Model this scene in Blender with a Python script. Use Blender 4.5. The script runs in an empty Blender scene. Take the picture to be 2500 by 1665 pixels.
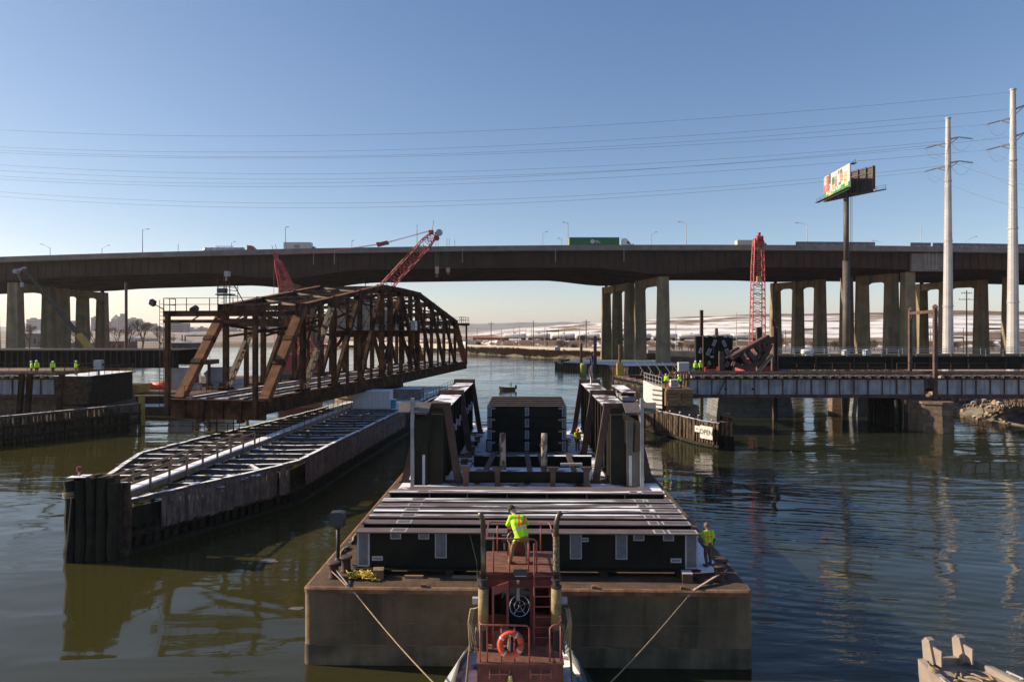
import bpy, math, random
from mathutils import Vector, Matrix
R = math.radians
rnd = random.Random(11)
sc = bpy.context.scene
COL = sc.collection

# ------------------------------------------------------------------ camera, sky, sun, exposure
CAMZ, F, CX, HY = 13.0, 1667.0, 1250.0, 802.0
cam = bpy.data.objects.new('camera', bpy.data.cameras.new('camera'))
COL.objects.link(cam)
cam.location = (0, 0, CAMZ)
cam.rotation_euler = (R(90), 0, 0)
cam.data.sensor_width = 36.0
cam.data.lens = 36.0 * F / 2500.0
cam.data.shift_y = -0.0122
cam.data.clip_start = 0.5
cam.data.clip_end = 30000
sc.camera = cam

SUN_EL, SUN_AZ = 26.0, 9.0            # azimuth: degrees beyond the left-hand direction
to_sun = Vector((-math.cos(R(SUN_AZ)) * math.cos(R(SUN_EL)), math.sin(R(SUN_AZ)) * math.cos(R(SUN_EL)), math.sin(R(SUN_EL))))
world = bpy.data.worlds.new('World')
sc.world = world
world.use_nodes = True
wn = world.node_tree
sky = wn.nodes.new('ShaderNodeTexSky')
sky.sky_type = 'NISHITA'
sky.sun_disc = False
sky.sun_elevation = R(SUN_EL)
sky.sun_rotation = R(-90 + SUN_AZ)
sky.altitude = 0
sky.air_density = 0.8
sky.dust_density = 0.5
sky.ozone_density = 2.5
bg = wn.nodes['Background']
bg.inputs['Strength'].default_value = 0.085
# one even colour grade for the whole sky: a contrast exponent and gain per channel
GRADE = ((1.05, 7.4), (0.93, 6.15), (0.76, 5.75))
sep = wn.nodes.new('ShaderNodeSeparateColor')
cmb = wn.nodes.new('ShaderNodeCombineColor')
wn.links.new(sky.outputs['Color'], sep.inputs[0])
for ch, (ex_, gain) in enumerate(GRADE):
    dv = wn.nodes.new('ShaderNodeMath'); dv.operation = 'DIVIDE'; dv.inputs[1].default_value = 6.0
    pw = wn.nodes.new('ShaderNodeMath'); pw.operation = 'POWER'; pw.inputs[1].default_value = ex_
    ml = wn.nodes.new('ShaderNodeMath'); ml.operation = 'MULTIPLY'; ml.inputs[1].default_value = gain
    wn.links.new(sep.outputs[ch], dv.inputs[0]); wn.links.new(dv.outputs[0], pw.inputs[0]); wn.links.new(pw.outputs[0], ml.inputs[0]); wn.links.new(ml.outputs[0], cmb.inputs[ch])
wn.links.new(cmb.outputs[0], bg.inputs['Color'])
sun = bpy.data.objects.new('sun', bpy.data.lights.new('sun', 'SUN'))
COL.objects.link(sun)
sun.data.energy = 4.8
sun.data.angle = R(0.6)
sun.data.color = (1.0, 0.83, 0.62)
sun.rotation_euler = to_sun.to_track_quat('Z', 'Y').to_euler()
sc.view_settings.view_transform = 'Standard'
sc.view_settings.look = 'None'
sc.view_settings.exposure = 0.75
sc.view_settings.gamma = 1.0
sc.cycles.max_bounces = 6
sc.cycles.volume_bounces = 0

# ------------------------------------------------------------------ placing helpers
def V(*a):
    return Vector(a)
def XS(px, Y): return (px - CX) / F * Y
def ZS(py, Y): return CAMZ - (py - HY) / F * Y
def YG(py, z): return (CAMZ - z) * F / (py - HY)
def P(px, py, Y): return Vector((XS(px, Y), Y, ZS(py, Y)))
def lerp(a, b, t): return a + (b - a) * t
def table(x, pts):
    if x <= pts[0][0]: return pts[0][1]
    for (x0, y0), (x1, y1) in zip(pts, pts[1:]):
        if x <= x1:
            return y0 + (y1 - y0) * (x - x0) / (x1 - x0)
    return pts[-1][1]

# ------------------------------------------------------------------ object helpers
def tag(o, label=None, cat=None, group=None, kind=None):
    if label: o['label'] = label
    if cat: o['category'] = cat
    if group: o['group'] = group
    if kind: o['kind'] = kind
    return o
def thing(name, label, cat, loc=(0, 0, 0), group=None, rz=0.0):
    o = bpy.data.objects.new(name, None)
    COL.objects.link(o)
    o.empty_display_size = 0.3
    o.location = loc
    o.rotation_euler = (0, 0, rz)
    return tag(o, label, cat, group)
def rootloc(p):
    v = Vector((0, 0, 0))
    while p is not None:
        v += Vector(p.location)
        p = p.parent
    return v
def copy_tree(o, parent=None):
    c = o.copy()
    COL.objects.link(c)
    c.parent = parent
    for ch in list(o.children):
        copy_tree(ch, c)
    return c
def inst(name, mesh, loc, parent=None, rot=(0, 0, 0), scale=(1, 1, 1)):
    o = bpy.data.objects.new(name, mesh)
    COL.objects.link(o)
    o.location = Vector(loc) - (rootloc(parent) if parent else Vector((0, 0, 0)))
    o.rotation_euler = rot
    o.scale = scale
    o.parent = parent
    return o

class MB:
    def __init__(s):
        s.v, s.f, s.m, s.mi = [], [], [], 0
    def add(s, vs, fs):
        n = len(s.v)
        s.v += [Vector(v) for v in vs]
        for f in fs:
            s.f.append([i + n for i in f])
            s.m.append(s.mi)
        return s
    def box(s, x0, x1, y0, y1, z0, z1):
        return s.add([(x0, y0, z0), (x1, y0, z0), (x1, y1, z0), (x0, y1, z0), (x0, y0, z1), (x1, y0, z1), (x1, y1, z1), (x0, y1, z1)],
                     [(3, 2, 1, 0), (4, 5, 6, 7), (0, 1, 5, 4), (1, 2, 6, 5), (2, 3, 7, 6), (3, 0, 4, 7)])
    def cbox(s, c, size, rz=0.0, rx=0.0, ry=0.0):
        m = Matrix.Translation(Vector(c)) @ Matrix.Rotation(rz, 4, 'Z') @ Matrix.Rotation(ry, 4, 'Y') @ Matrix.Rotation(rx, 4, 'X')
        t = MB().box(-size[0] / 2, size[0] / 2, -size[1] / 2, size[1] / 2, -size[2] / 2, size[2] / 2)
        return s.add([m @ v for v in t.v], t.f)
    @staticmethod
    def frame(a, b, up=(0, 0, 1)):
        a, b = Vector(a), Vector(b)
        d = (b - a).normalized()
        u = Vector(up)
        if abs(d.dot(u)) > 0.98: u = Vector((0, 1, 0)) if abs(d.y) < 0.9 else Vector((1, 0, 0))
        x = d.cross(u).normalized()
        return d, x, x.cross(d).normalized()
    def bar(s, a, b, w, h, up=(0, 0, 1), w2=None, h2=None):
        a, b = Vector(a), Vector(b)
        d, x, u = MB.frame(a, b, up)
        w2 = w if w2 is None else w2
        h2 = h if h2 is None else h2
        vs = [a - x * w / 2 - u * h / 2, a + x * w / 2 - u * h / 2, a + x * w / 2 + u * h / 2, a - x * w / 2 + u * h / 2,
              b - x * w2 / 2 - u * h2 / 2, b + x * w2 / 2 - u * h2 / 2, b + x * w2 / 2 + u * h2 / 2, b - x * w2 / 2 + u * h2 / 2]
        return s.add(vs, [(0, 1, 2, 3), (7, 6, 5, 4), (1, 0, 4, 5), (2, 1, 5, 6), (3, 2, 6, 7), (0, 3, 7, 4)])
    def cyl(s, a, b, r0, r1=None, n=8, caps=True):
        a, b = Vector(a), Vector(b)
        r1 = r0 if r1 is None else r1
        d, x, u = MB.frame(a, b)
        vs = []
        for c, r in ((a, r0), (b, r1)):
            for k in range(n):
                t = 2 * math.pi * k / n
                vs.append(c + (x * math.cos(t) + u * math.sin(t)) * r)
        fs = [(k, (k + 1) % n, n + (k + 1) % n, n + k) for k in range(n)]
        if caps: fs += [tuple(range(n - 1, -1, -1)), tuple(range(n, 2 * n))]
        return s.add(vs, fs)
    def tube(s, pts, r, n=6, closed=False):
        pts = [Vector(p) for p in pts]
        N = len(pts)
        rr = r if isinstance(r, (list, tuple)) else [r] * N
        vs, px = [], None
        for i, p in enumerate(pts):
            q0 = pts[i - 1] if (i > 0 or closed) else pts[i]
            q1 = pts[(i + 1) % N] if (i < N - 1 or closed) else pts[i]
            d = (q1 - q0).normalized()
            if px is None:
                _, x, u = MB.frame(q0, q1)
            else:
                x = (px - d * px.dot(d)).normalized()
                u = d.cross(x).normalized()
            px = x
            for k in range(n):
                t = 2 * math.pi * k / n
                vs.append(p + (x * math.cos(t) + u * math.sin(t)) * rr[i])
        fs = []
        for i in range(N if closed else N - 1):
            j = (i + 1) % N
            for k in range(n):
                fs.append((i * n + k, i * n + (k + 1) % n, j * n + (k + 1) % n, j * n + k))
        if not closed:
            fs += [tuple(range(n - 1, -1, -1)), tuple(range((N - 1) * n, N * n))]
        return s.add(vs, fs)
    def prism(s, poly, vec):
        n = len(poly)
        poly = [Vector(p) for p in poly]
        vec = Vector(vec)
        return s.add(poly + [p + vec for p in poly], [tuple(range(n - 1, -1, -1)), tuple(range(n, 2 * n))] + [(k, (k + 1) % n, n + (k + 1) % n, n + k) for k in range(n)])
    def lathe(s, prof, c=(0, 0, 0), n=12, axis=None):
        c = Vector(c)
        q = Vector(axis).to_track_quat('Z', 'Y') if axis else None
        vs, fs = [], []
        for r, z in prof:
            for k in range(n):
                t = 2 * math.pi * k / n
                p = Vector((r * math.cos(t), r * math.sin(t), z))
                vs.append(c + (q @ p if q else p))
        m = len(prof)
        for i in range(m - 1):
            for k in range(n):
                fs.append((i * n + k, i * n + (k + 1) % n, (i + 1) * n + (k + 1) % n, (i + 1) * n + k))
        fs += [tuple(range(n - 1, -1, -1)), tuple(range((m - 1) * n, m * n))]
        return s.add(vs, fs)
    def torus(s, c, axis, R0, r, n=20, m=6):
        q = Vector(axis).to_track_quat('Z', 'Y')
        pts = [Vector(c) + q @ Vector((R0 * math.cos(2 * math.pi * k / n), R0 * math.sin(2 * math.pi * k / n), 0)) for k in range(n)]
        return s.tube(pts, r, m, closed=True)
    def ibeam(s, a, b, h, w, tf=0.04, tw=0.03, up=(0, 0, 1)):
        a, b = Vector(a), Vector(b)
        d, x, u = MB.frame(a, b, up)
        s.bar(a, b, tw, h - 2 * tf, up)
        s.bar(a + u * (h - tf) / 2, b + u * (h - tf) / 2, w, tf, up)
        return s.bar(a - u * (h - tf) / 2, b - u * (h - tf) / 2, w, tf, up)
    def lattice(s, a, b, w, h, n=None, t=0.05, lw=0.07, up=(0, 0, 1)):
        a, b = Vector(a), Vector(b)
        d, x, u = MB.frame(a, b, up)
        L = (b - a).length
        n = n or max(3, int(L / max(w, h) / 0.9))
        for sg in (-1, 1):
            s.bar(a + x * sg * w / 2, b + x * sg * w / 2, t, h, up)
        for su in (-1, 1):
            for k in range(n):
                p0 = a + d * L * k / n + x * (w / 2 if k % 2 else -w / 2) + u * su * h / 2
                p1 = a + d * L * (k + 1) / n + x * (-w / 2 if k % 2 else w / 2) + u * su * h / 2
                s.bar(p0, p1, lw, 0.02, u)
        return s
    def boom(s, a, b, w0, h0, w1, h1, n, r, rl, up=(0, 0, 1)):
        a, b = Vector(a), Vector(b)
        d, x, u = MB.frame(a, b, up)
        L = (b - a).length
        def corner(k, i):
            t = k / n
            w, h = lerp(w0, w1, t), lerp(h0, h1, t)
            sx, su = ((-1, -1), (1, -1), (1, 1), (-1, 1))[i]
            return a + d * L * t + x * sx * w / 2 + u * su * h / 2
        for i in range(4):
            s.cyl(corner(0, i), corner(n, i), r, r, 5)
        for k in range(n):
            for i in range(4):
                j = (i + 1) % 4
                p, q = (corner(k, i), corner(k + 1, j)) if (k + i) % 2 else (corner(k, j), corner(k + 1, i))
                s.cyl(p, q, rl, rl, 4, False)
                s.cyl(corner(k, i), corner(k, j), rl * 0.8, rl * 0.8, 4, False)
        return s
    def rail(s, pts, h, step, r=0.025, mid=(0.5,), n=5):
        pts = [Vector(p) for p in pts]
        up = Vector((0, 0, 1))
        for z in list(mid) + [1.0]:
            s.tube([p + up * h * z for p in pts], r, n)
        for p, q in zip(pts, pts[1:]):
            k = max(1, int(round((q - p).length / step)))
            for i in range(k + 1):
                c = p.lerp(q, i / k)
                s.cyl(c, c + up * h, r, r, n)
        return s
    def xform(s, m):
        s.v = [m @ v for v in s.v]
        return s
    def build(s, name, mats, parent=None, smooth=False):
        me = bpy.data.meshes.new(name)
        off = rootloc(parent) if parent else Vector((0, 0, 0))
        me.from_pydata([tuple(v - off) for v in s.v], [], s.f)
        mats = mats if isinstance(mats, (list, tuple)) else [mats]
        for mm in mats: me.materials.append(mm)
        if len(mats) > 1: me.polygons.foreach_set('material_index', s.m)
        if smooth: me.polygons.foreach_set('use_smooth', [True] * len(s.f))
        me.update()
        o = bpy.data.objects.new(name, me)
        COL.objects.link(o)
        o.parent = parent
        return o
    def mesh(s, name, mats, smooth=False):
        o = s.build(name, mats, None, smooth)
        me = o.data
        bpy.data.objects.remove(o)
        return me

# ------------------------------------------------------------------ materials
MATS = {}
def mat(name, c1, c2=None, rough=0.6, metal=0.0, scale=1.5, streak=None, sscale=2.0, samt=0.5, bump=0.0, bscale=12.0, streak2=None, snow=None, spec=0.5, thr=(0.4, 0.62), stretch=(1, 1, 1)):
    if name in MATS: return MATS[name]
    m = bpy.data.materials.new(name)
    m.use_nodes = True
    nt = m.node_tree
    N, L = nt.nodes, nt.links
    b = N['Principled BSDF']
    b.inputs['Roughness'].default_value = rough
    b.inputs['Metallic'].default_value = metal
    b.inputs['Specular IOR Level'].default_value = spec
    tc = N.new('ShaderNodeTexCoord')
    oi = N.new('ShaderNodeObjectInfo')
    mul = N.new('ShaderNodeMath'); mul.operation = 'MULTIPLY'; mul.inputs[1].default_value = 57.0
    L.new(oi.outputs['Random'], mul.inputs[0])
    va = N.new('ShaderNodeVectorMath'); va.operation = 'ADD'
    L.new(tc.outputs['Object'], va.inputs[0]); L.new(mul.outputs[0], va.inputs[1])
    def noise(sc_, det=5, st=None, rgh=0.6):
        n = N.new('ShaderNodeTexNoise')
        n.inputs['Scale'].default_value = sc_
        n.inputs['Detail'].default_value = det
        n.inputs['Roughness'].default_value = rgh
        if st:
            mp = N.new('ShaderNodeMapping'); mp.inputs['Scale'].default_value = st
            L.new(va.outputs[0], mp.inputs['Vector']); L.new(mp.outputs[0], n.inputs['Vector'])
        else:
            L.new(va.outputs[0], n.inputs['Vector'])
        return n
    def ramp(src, lo, hi):
        r = N.new('ShaderNodeMapRange')
        r.inputs['From Min'].default_value = lo; r.inputs['From Max'].default_value = hi
        L.new(src, r.inputs['Value'])
        return r.outputs[0]
    def mix(fac, a, c):
        x = N.new('ShaderNodeMix'); x.data_type = 'RGBA'
        L.new(fac, x.inputs['Factor'])
        for sock, val in ((x.inputs[6], a), (x.inputs[7], c)):
            if isinstance(val, tuple): sock.default_value = (*val, 1)
            else: L.new(val, sock)
        return x.outputs[2]
    c2 = c2 or tuple(v * 0.7 for v in c1)
    n1 = noise(scale, 6, stretch if stretch != (1, 1, 1) else None)
    col = mix(ramp(n1.outputs['Fac'], *thr), c1, c2)
    if streak:
        n2 = noise(sscale, 4, (1, 1, 0.07))
        f = ramp(n2.outputs['Fac'], 0.46, 0.68)
        mm = N.new('ShaderNodeMath'); mm.operation = 'MULTIPLY'; mm.inputs[1].default_value = samt
        L.new(f, mm.inputs[0])
        col = mix(mm.outputs[0], col, streak)
    if streak2:
        n4 = noise(sscale * 2.6, 5, (1, 1, 0.05), 0.7)
        f4 = ramp(n4.outputs['Fac'], 0.53, 0.72)
        n5 = noise(0.55, 4)
        f5 = ramp(n5.outputs['Fac'], 0.42, 0.62)
        m4 = N.new('ShaderNodeMath'); m4.operation = 'MULTIPLY'
        L.new(f4, m4.inputs[0]); L.new(f5, m4.inputs[1])
        col = mix(m4.outputs[0], col, streak2)
    if snow:
        amt, ss = snow[:2]
        g = N.new('ShaderNodeNewGeometry')
        sx = N.new('ShaderNodeSeparateXYZ'); L.new(g.outputs['Normal'], sx.inputs[0])
        up = ramp(sx.outputs['Z'], 0.72, 0.85)
        ns = noise(ss, 5, snow[2] if len(snow) > 2 else None, 0.65)
        th = 0.68 - 0.4 * amt
        cov = ramp(ns.outputs['Fac'], th - 0.02, th + 0.03)
        mm = N.new('ShaderNodeMath'); mm.operation = 'MULTIPLY'
        L.new(up, mm.inputs[0]); L.new(cov, mm.inputs[1])
        col = mix(mm.outputs[0], col, (0.80, 0.82, 0.86))
    L.new(col, b.inputs['Base Color'])
    if rough > 0.25:
        rr = N.new('ShaderNodeMapRange')
        rr.inputs['To Min'].default_value = max(0.05, rough - 0.12); rr.inputs['To Max'].default_value = min(1, rough + 0.15)
        L.new(n1.outputs['Fac'], rr.inputs['Value']); L.new(rr.outputs[0], b.inputs['Roughness'])
    if bump:
        n3 = noise(bscale, 6)
        bp = N.new('ShaderNodeBump'); bp.inputs['Strength'].default_value = bump; bp.inputs['Distance'].default_value = 0.05
        L.new(n3.outputs['Fac'], bp.inputs['Height']); L.new(bp.outputs[0], b.inputs['Normal'])
    MATS[name] = m
    return m

truss_steel = mat('truss_steel', (0.105, 0.046, 0.022), (0.026, 0.016, 0.011), 0.85, 0, 0.9, (0.014, 0.010, 0.008), 2.5, 0.6, 0.4, 9, spec=0.15, thr=(0.36, 0.58))
truss_rust_sunlit = mat('truss_rust_sunlit', (0.185, 0.088, 0.045), (0.10, 0.05, 0.027), 0.85, 0, 0.8, (0.05, 0.028, 0.017), 2.0, 0.4, 0.4, 9, spec=0.15)  # paler rust, with the sunlit tone of end posts and cover plates in its colour
lacing_steel = mat('lacing_steel', (0.13, 0.095, 0.055), (0.06, 0.04, 0.028), 0.8, 0, 2.0)
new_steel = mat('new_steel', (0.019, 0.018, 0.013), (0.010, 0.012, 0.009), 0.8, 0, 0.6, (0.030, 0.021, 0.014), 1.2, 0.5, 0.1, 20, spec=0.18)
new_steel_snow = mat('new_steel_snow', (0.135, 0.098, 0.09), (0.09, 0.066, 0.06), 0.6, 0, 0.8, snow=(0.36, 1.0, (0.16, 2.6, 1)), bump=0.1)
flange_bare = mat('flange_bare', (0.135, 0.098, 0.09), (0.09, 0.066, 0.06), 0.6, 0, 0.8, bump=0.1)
brown_steel = mat('brown_steel', (0.088, 0.045, 0.032), (0.045, 0.026, 0.021), 0.7, 0, 1.2, (0.05, 0.03, 0.025), 2.0, 0.5)
brown_steel_snow = mat('brown_steel_snow', (0.115, 0.062, 0.045), (0.06, 0.036, 0.030), 0.6, 0, 1.2, snow=(0.5, 0.45))
grey_steel = mat('grey_steel', (0.27, 0.28, 0.29), (0.2, 0.21, 0.22), 0.5, 0, 1.5)
plate_fill = mat('plate_fill', (0.16, 0.17, 0.19), (0.11, 0.12, 0.135), 0.6, 0, 3)
plate_edge = mat('plate_edge', (0.42, 0.43, 0.45), (0.33, 0.34, 0.36), 0.6, 0, 4)
hull_rust = mat('hull_rust', (0.185, 0.125, 0.070), (0.085, 0.066, 0.038), 0.75, 0, 0.5, (0.026, 0.027, 0.017), 0.9, 0.8, 1.0, 3, streak2=(0.26, 0.12, 0.05), spec=0.3, thr=(0.36, 0.64))
hull_edge = mat('hull_edge', (0.27, 0.15, 0.078), (0.14, 0.075, 0.042), 0.75, 0, 1.6, bump=0.5, bscale=8, spec=0.3)
deck_rust = mat('deck_rust', (0.135, 0.082, 0.050), (0.06, 0.041, 0.029), 0.8, 0, 0.8, bump=0.6, bscale=7, spec=0.3, thr=(0.36, 0.62))
deck_snow = mat('deck_snow', (0.17, 0.10, 0.075), (0.09, 0.06, 0.05), 0.75, 0, 0.8, snow=(0.66, 0.4))
tug_red = mat('tug_red', (0.175, 0.045, 0.031), (0.095, 0.028, 0.021), 0.6, 0, 2.0, (0.06, 0.026, 0.019), 3, 0.6, 0.25, 15, spec=0.3)
tug_deck = mat('tug_deck', (0.20, 0.085, 0.058), (0.115, 0.055, 0.04), 0.8, 0, 3.5, bump=0.4, spec=0.3)
tug_rail = mat('tug_rail', (0.34, 0.085, 0.07), (0.22, 0.065, 0.055), 0.45, 0, 4)
black_steel = mat('black_steel', (0.02, 0.018, 0.017), (0.035, 0.03, 0.026), 0.6, 0, 2)
gold_wrap = mat('gold_wrap', (0.30, 0.215, 0.095), (0.20, 0.14, 0.065), 0.55, 0.2, 5, bump=0.5, bscale=30)
pipe_steel = mat('pipe_steel', (0.16, 0.13, 0.10), (0.08, 0.06, 0.05), 0.4, 0.7, 3)
perf_steel = mat('perf_steel', (0.33, 0.26, 0.17), (0.05, 0.04, 0.03), 0.5, 0.5, 28, thr=(0.48, 0.52))
chrome = mat('chrome', (0.6, 0.6, 0.6), (0.45, 0.45, 0.45), 0.25, 0.9, 3)
concrete = mat('concrete', (0.26, 0.205, 0.115), (0.165, 0.135, 0.082), 0.85, 0, 0.25, (0.075, 0.068, 0.05), 0.5, 0.7, 0.2, 3)
parapet_con = mat('parapet_con', (0.24, 0.205, 0.18), (0.18, 0.155, 0.138), 0.85, 0, 0.3, (0.14, 0.13, 0.12), 0.6, 0.5)
weather_steel = mat('weather_steel', (0.056, 0.030, 0.020), (0.032, 0.018, 0.013), 0.85, 0, 0.15, (0.046, 0.03, 0.023), 0.5, 0.5)
grey_paint = mat('grey_paint', (0.37, 0.385, 0.425), (0.28, 0.285, 0.31), 0.6, 0, 0.9, (0.12, 0.095, 0.085), 2.2, 0.65)
rust_flange = mat('rust_flange', (0.12, 0.062, 0.042), (0.06, 0.036, 0.03), 0.8, 0, 1.2)
timber_dark = mat('timber_dark', (0.045, 0.035, 0.027), (0.016, 0.014, 0.012), 0.95, 0, 2.2, (0.075, 0.06, 0.05), 3.5, 0.45, 0.9, 9, spec=0.12)
timber_wet = mat('timber_wet', (0.026, 0.024, 0.015), (0.012, 0.015, 0.011), 0.7, 0, 1.6, (0.045, 0.038, 0.025), 3.0, 0.5, 0.8, 8, spec=0.2)
timber_grey = mat('timber_grey', (0.21, 0.165, 0.145), (0.11, 0.085, 0.078), 0.95, 0, 1.5, (0.05, 0.04, 0.038), 4.0, 0.75, 0.6, 10, spec=0.15)
timber_brown = mat('timber_brown', (0.125, 0.082, 0.05), (0.05, 0.036, 0.026), 0.9, 0, 1.8, (0.03, 0.024, 0.02), 3.0, 0.5, 0.8, 9, spec=0.15)
timber_snow = mat('timber_snow', (0.12, 0.088, 0.068), (0.06, 0.046, 0.038), 0.9, 0, 2.0, snow=(0.62, 1.6), bump=0.4)
timber_new = mat('timber_new', (0.26, 0.18, 0.115), (0.17, 0.12, 0.085), 0.8, 0, 2.5, (0.11, 0.08, 0.06), 3, 0.4, 0.3)
plank_snow = mat('plank_snow', (0.24, 0.165, 0.11), (0.16, 0.11, 0.08), 0.8, 0, 2.5, snow=(0.97, 0.8))
bark = mat('bark', (0.30, 0.25, 0.20), (0.08, 0.055, 0.042), 0.9, 0, 3.5, thr=(0.47, 0.55), stretch=(1, 1, 0.45), bump=0.8, bscale=9)
snow_mat = mat('snow_mat', (0.80, 0.82, 0.86), (0.72, 0.74, 0.79), 0.7, 0, 1.2, bump=0.4, bscale=5)
white_paint = mat('white_paint', (0.72, 0.72, 0.72), (0.60, 0.60, 0.60), 0.5, 0, 1.5)
galv = mat('galv', (0.43, 0.42, 0.425), (0.34, 0.335, 0.34), 0.55, 0.1, 0.4, (0.28, 0.27, 0.27), 0.8, 0.5)
lamp_grey = mat('lamp_grey', (0.30, 0.30, 0.31), (0.24, 0.24, 0.25), 0.5, 0.4, 1)
crane_red = mat('crane_red', (0.42, 0.055, 0.055), (0.28, 0.042, 0.042), 0.5, 0, 1.2)
crane_yellow = mat('crane_yellow', (0.52, 0.34, 0.05), (0.40, 0.27, 0.06), 0.5, 0, 1)
dark_grey = mat('dark_grey', (0.072, 0.072, 0.070), (0.045, 0.045, 0.045), 0.7, 0, 1.5, spec=0.3)
stone = mat('stone', (0.23, 0.155, 0.095), (0.12, 0.085, 0.06), 0.85, 0, 0.9, (0.07, 0.05, 0.04), 1.5, 0.5, 0.7, 6)
pier_con = mat('pier_con', (0.20, 0.205, 0.20), (0.13, 0.135, 0.135), 0.8, 0, 0.8, (0.09, 0.085, 0.075), 1.0, 0.5)
glass_dark = mat('glass_dark', (0.02, 0.025, 0.03), (0.03, 0.035, 0.04), 0.08)
orange_paint = mat('orange_paint', (0.62, 0.075, 0.03), (0.5, 0.06, 0.028), 0.5, 0, 3)
rope_tan = mat('rope_tan', (0.36, 0.27, 0.16), (0.22, 0.16, 0.10), 0.9, 0, 20)
rope_yellow = mat('rope_yellow', (0.62, 0.47, 0.035), (0.45, 0.34, 0.04), 0.7, 0, 15)
rubber = mat('rubber', (0.018, 0.018, 0.018), (0.03, 0.03, 0.03), 0.75, 0, 4)

def text_mesh(body, size, m, parent, extrude=.004, offset=0.0, align='CENTER', name='lettering'):
    cu = bpy.data.curves.new('tmp_text', 'FONT')
    cu.body = body; cu.size = size; cu.align_x = align; cu.align_y = 'CENTER'; cu.extrude = extrude; cu.offset = offset
    tmp = bpy.data.objects.new('tmp_text', cu)
    COL.objects.link(tmp)
    me = bpy.data.meshes.new_from_object(tmp.evaluated_get(bpy.context.evaluated_depsgraph_get()))
    bpy.data.objects.remove(tmp)
    me.materials.clear(); me.materials.append(m)
    o = bpy.data.objects.new(name, me)
    COL.objects.link(o)
    o.parent = parent
    return o
# ------------------------------------------------------------------ water
def water_material():
    m = bpy.data.materials.new('river_water')
    m.use_nodes = True
    nt = m.node_tree
    N, L = nt.nodes, nt.links
    b = N['Principled BSDF']
    b.inputs['Roughness'].default_value = 0.045
    b.inputs['IOR'].default_value = 1.33
    tc = N.new('ShaderNodeTexCoord')
    def noise(s, det, st=(1, 1, 1), rot=0.0, dist=0.0):
        mp = N.new('ShaderNodeMapping')
        mp.inputs['Scale'].default_value = st
        mp.inputs['Rotation'].default_value = (0, 0, rot)
        n = N.new('ShaderNodeTexNoise')
        n.inputs['Scale'].default_value = s
        n.inputs['Detail'].default_value = det
        n.inputs['Distortion'].default_value = dist
        L.new(tc.outputs['Object'], mp.inputs['Vector'])
        L.new(mp.outputs[0], n.inputs['Vector'])
        return n.outputs['Fac']
    def math_(op, a, c):
        x = N.new('ShaderNodeMath'); x.operation = op
        for i, q in enumerate((a, c)):
            if isinstance(q, (int, float)): x.inputs[i].default_value = q
            else: L.new(q, x.inputs[i])
        return x.outputs[0]
    patch = N.new('ShaderNodeMapRange')
    patch.inputs['From Min'].default_value = 0.42; patch.inputs['From Max'].default_value = 0.60
    patch.inputs['To Min'].default_value = 0.08; patch.inputs['To Max'].default_value = 1.0
    L.new(noise(0.035, 3, (1, 1.6, 1), 0.3), patch.inputs['Value'])
    swell = noise(0.16, 2, (0.55, 1.6, 1), 0.25, 0.6)
    rip = noise(0.75, 3, (0.5, 1.5, 1), -0.2, 0.8)
    fine = noise(2.6, 3, (0.55, 1.3, 1), 0.15, 0.5)
    h = math_('ADD', math_('MULTIPLY', swell, 0.75),
              math_('MULTIPLY', patch.outputs[0], math_('ADD', math_('MULTIPLY', rip, 0.34), math_('MULTIPLY', fine, 0.075))))
    # the barge's wash: long parallel wavelets fanning off its right side
    wv = N.new('ShaderNodeTexWave'); wv.wave_type = 'BANDS'; wv.bands_direction = 'Y'
    wv.inputs['Scale'].default_value = 0.34; wv.inputs['Distortion'].default_value = 7.0; wv.inputs['Detail'].default_value = 3.0; wv.inputs['Detail Scale'].default_value = 0.22
    wmp = N.new('ShaderNodeMapping'); wmp.inputs['Rotation'].default_value = (0, 0, 0.30)
    L.new(tc.outputs['Object'], wmp.inputs['Vector']); L.new(wmp.outputs[0], wv.inputs['Vector'])
    dist_ = N.new('ShaderNodeVectorMath'); dist_.operation = 'DISTANCE'; dist_.inputs[1].default_value = (19, 41, 0)
    L.new(tc.outputs['Object'], dist_.inputs[0])
    msk = N.new('ShaderNodeMapRange'); msk.interpolation_type = 'SMOOTHSTEP'
    msk.inputs['From Min'].default_value = 21.0; msk.inputs['From Max'].default_value = 3.0
    L.new(dist_.outputs['Value'], msk.inputs['Value'])
    h = math_('ADD', h, math_('MULTIPLY', math_('MULTIPLY', wv.outputs['Fac'], 0.17), math_('MULTIPLY', msk.outputs[0], patch.outputs[0])))
    bp = N.new('ShaderNodeBump')
    bp.inputs['Strength'].default_value = 1.0
    bp.inputs['Distance'].default_value = 0.17
    L.new(h, bp.inputs['Height'])
    L.new(bp.outputs[0], b.inputs['Normal'])
    mx = N.new('ShaderNodeMix'); mx.data_type = 'RGBA'
    mx.inputs[6].default_value = (0.040, 0.037, 0.011, 1); mx.inputs[7].default_value = (0.017, 0.022, 0.013, 1)
    sx = N.new('ShaderNodeSeparateXYZ'); L.new(tc.outputs['Object'], sx.inputs[0])
    chan = N.new('ShaderNodeMapRange'); chan.interpolation_type = 'SMOOTHSTEP'
    chan.inputs['From Min'].default_value = -22.0; chan.inputs['From Max'].default_value = 26.0
    L.new(sx.outputs['X'], chan.inputs['Value'])
    L.new(math_('ADD', math_('MULTIPLY', chan.outputs[0], 0.75), math_('MULTIPLY', noise(0.02, 3), 0.3)), mx.inputs['Factor'])
    L.new(mx.outputs[2], b.inputs['Base Color'])
    return m
wm = MB()
wm.add([(-900, -60, 0), (900, -60, 0), (900, 700, 0), (-900, 700, 0)], [(0, 1, 2, 3)])
tag(wm.build('water', water_material()), 'dark green rippled river water', kind='structure')

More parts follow.
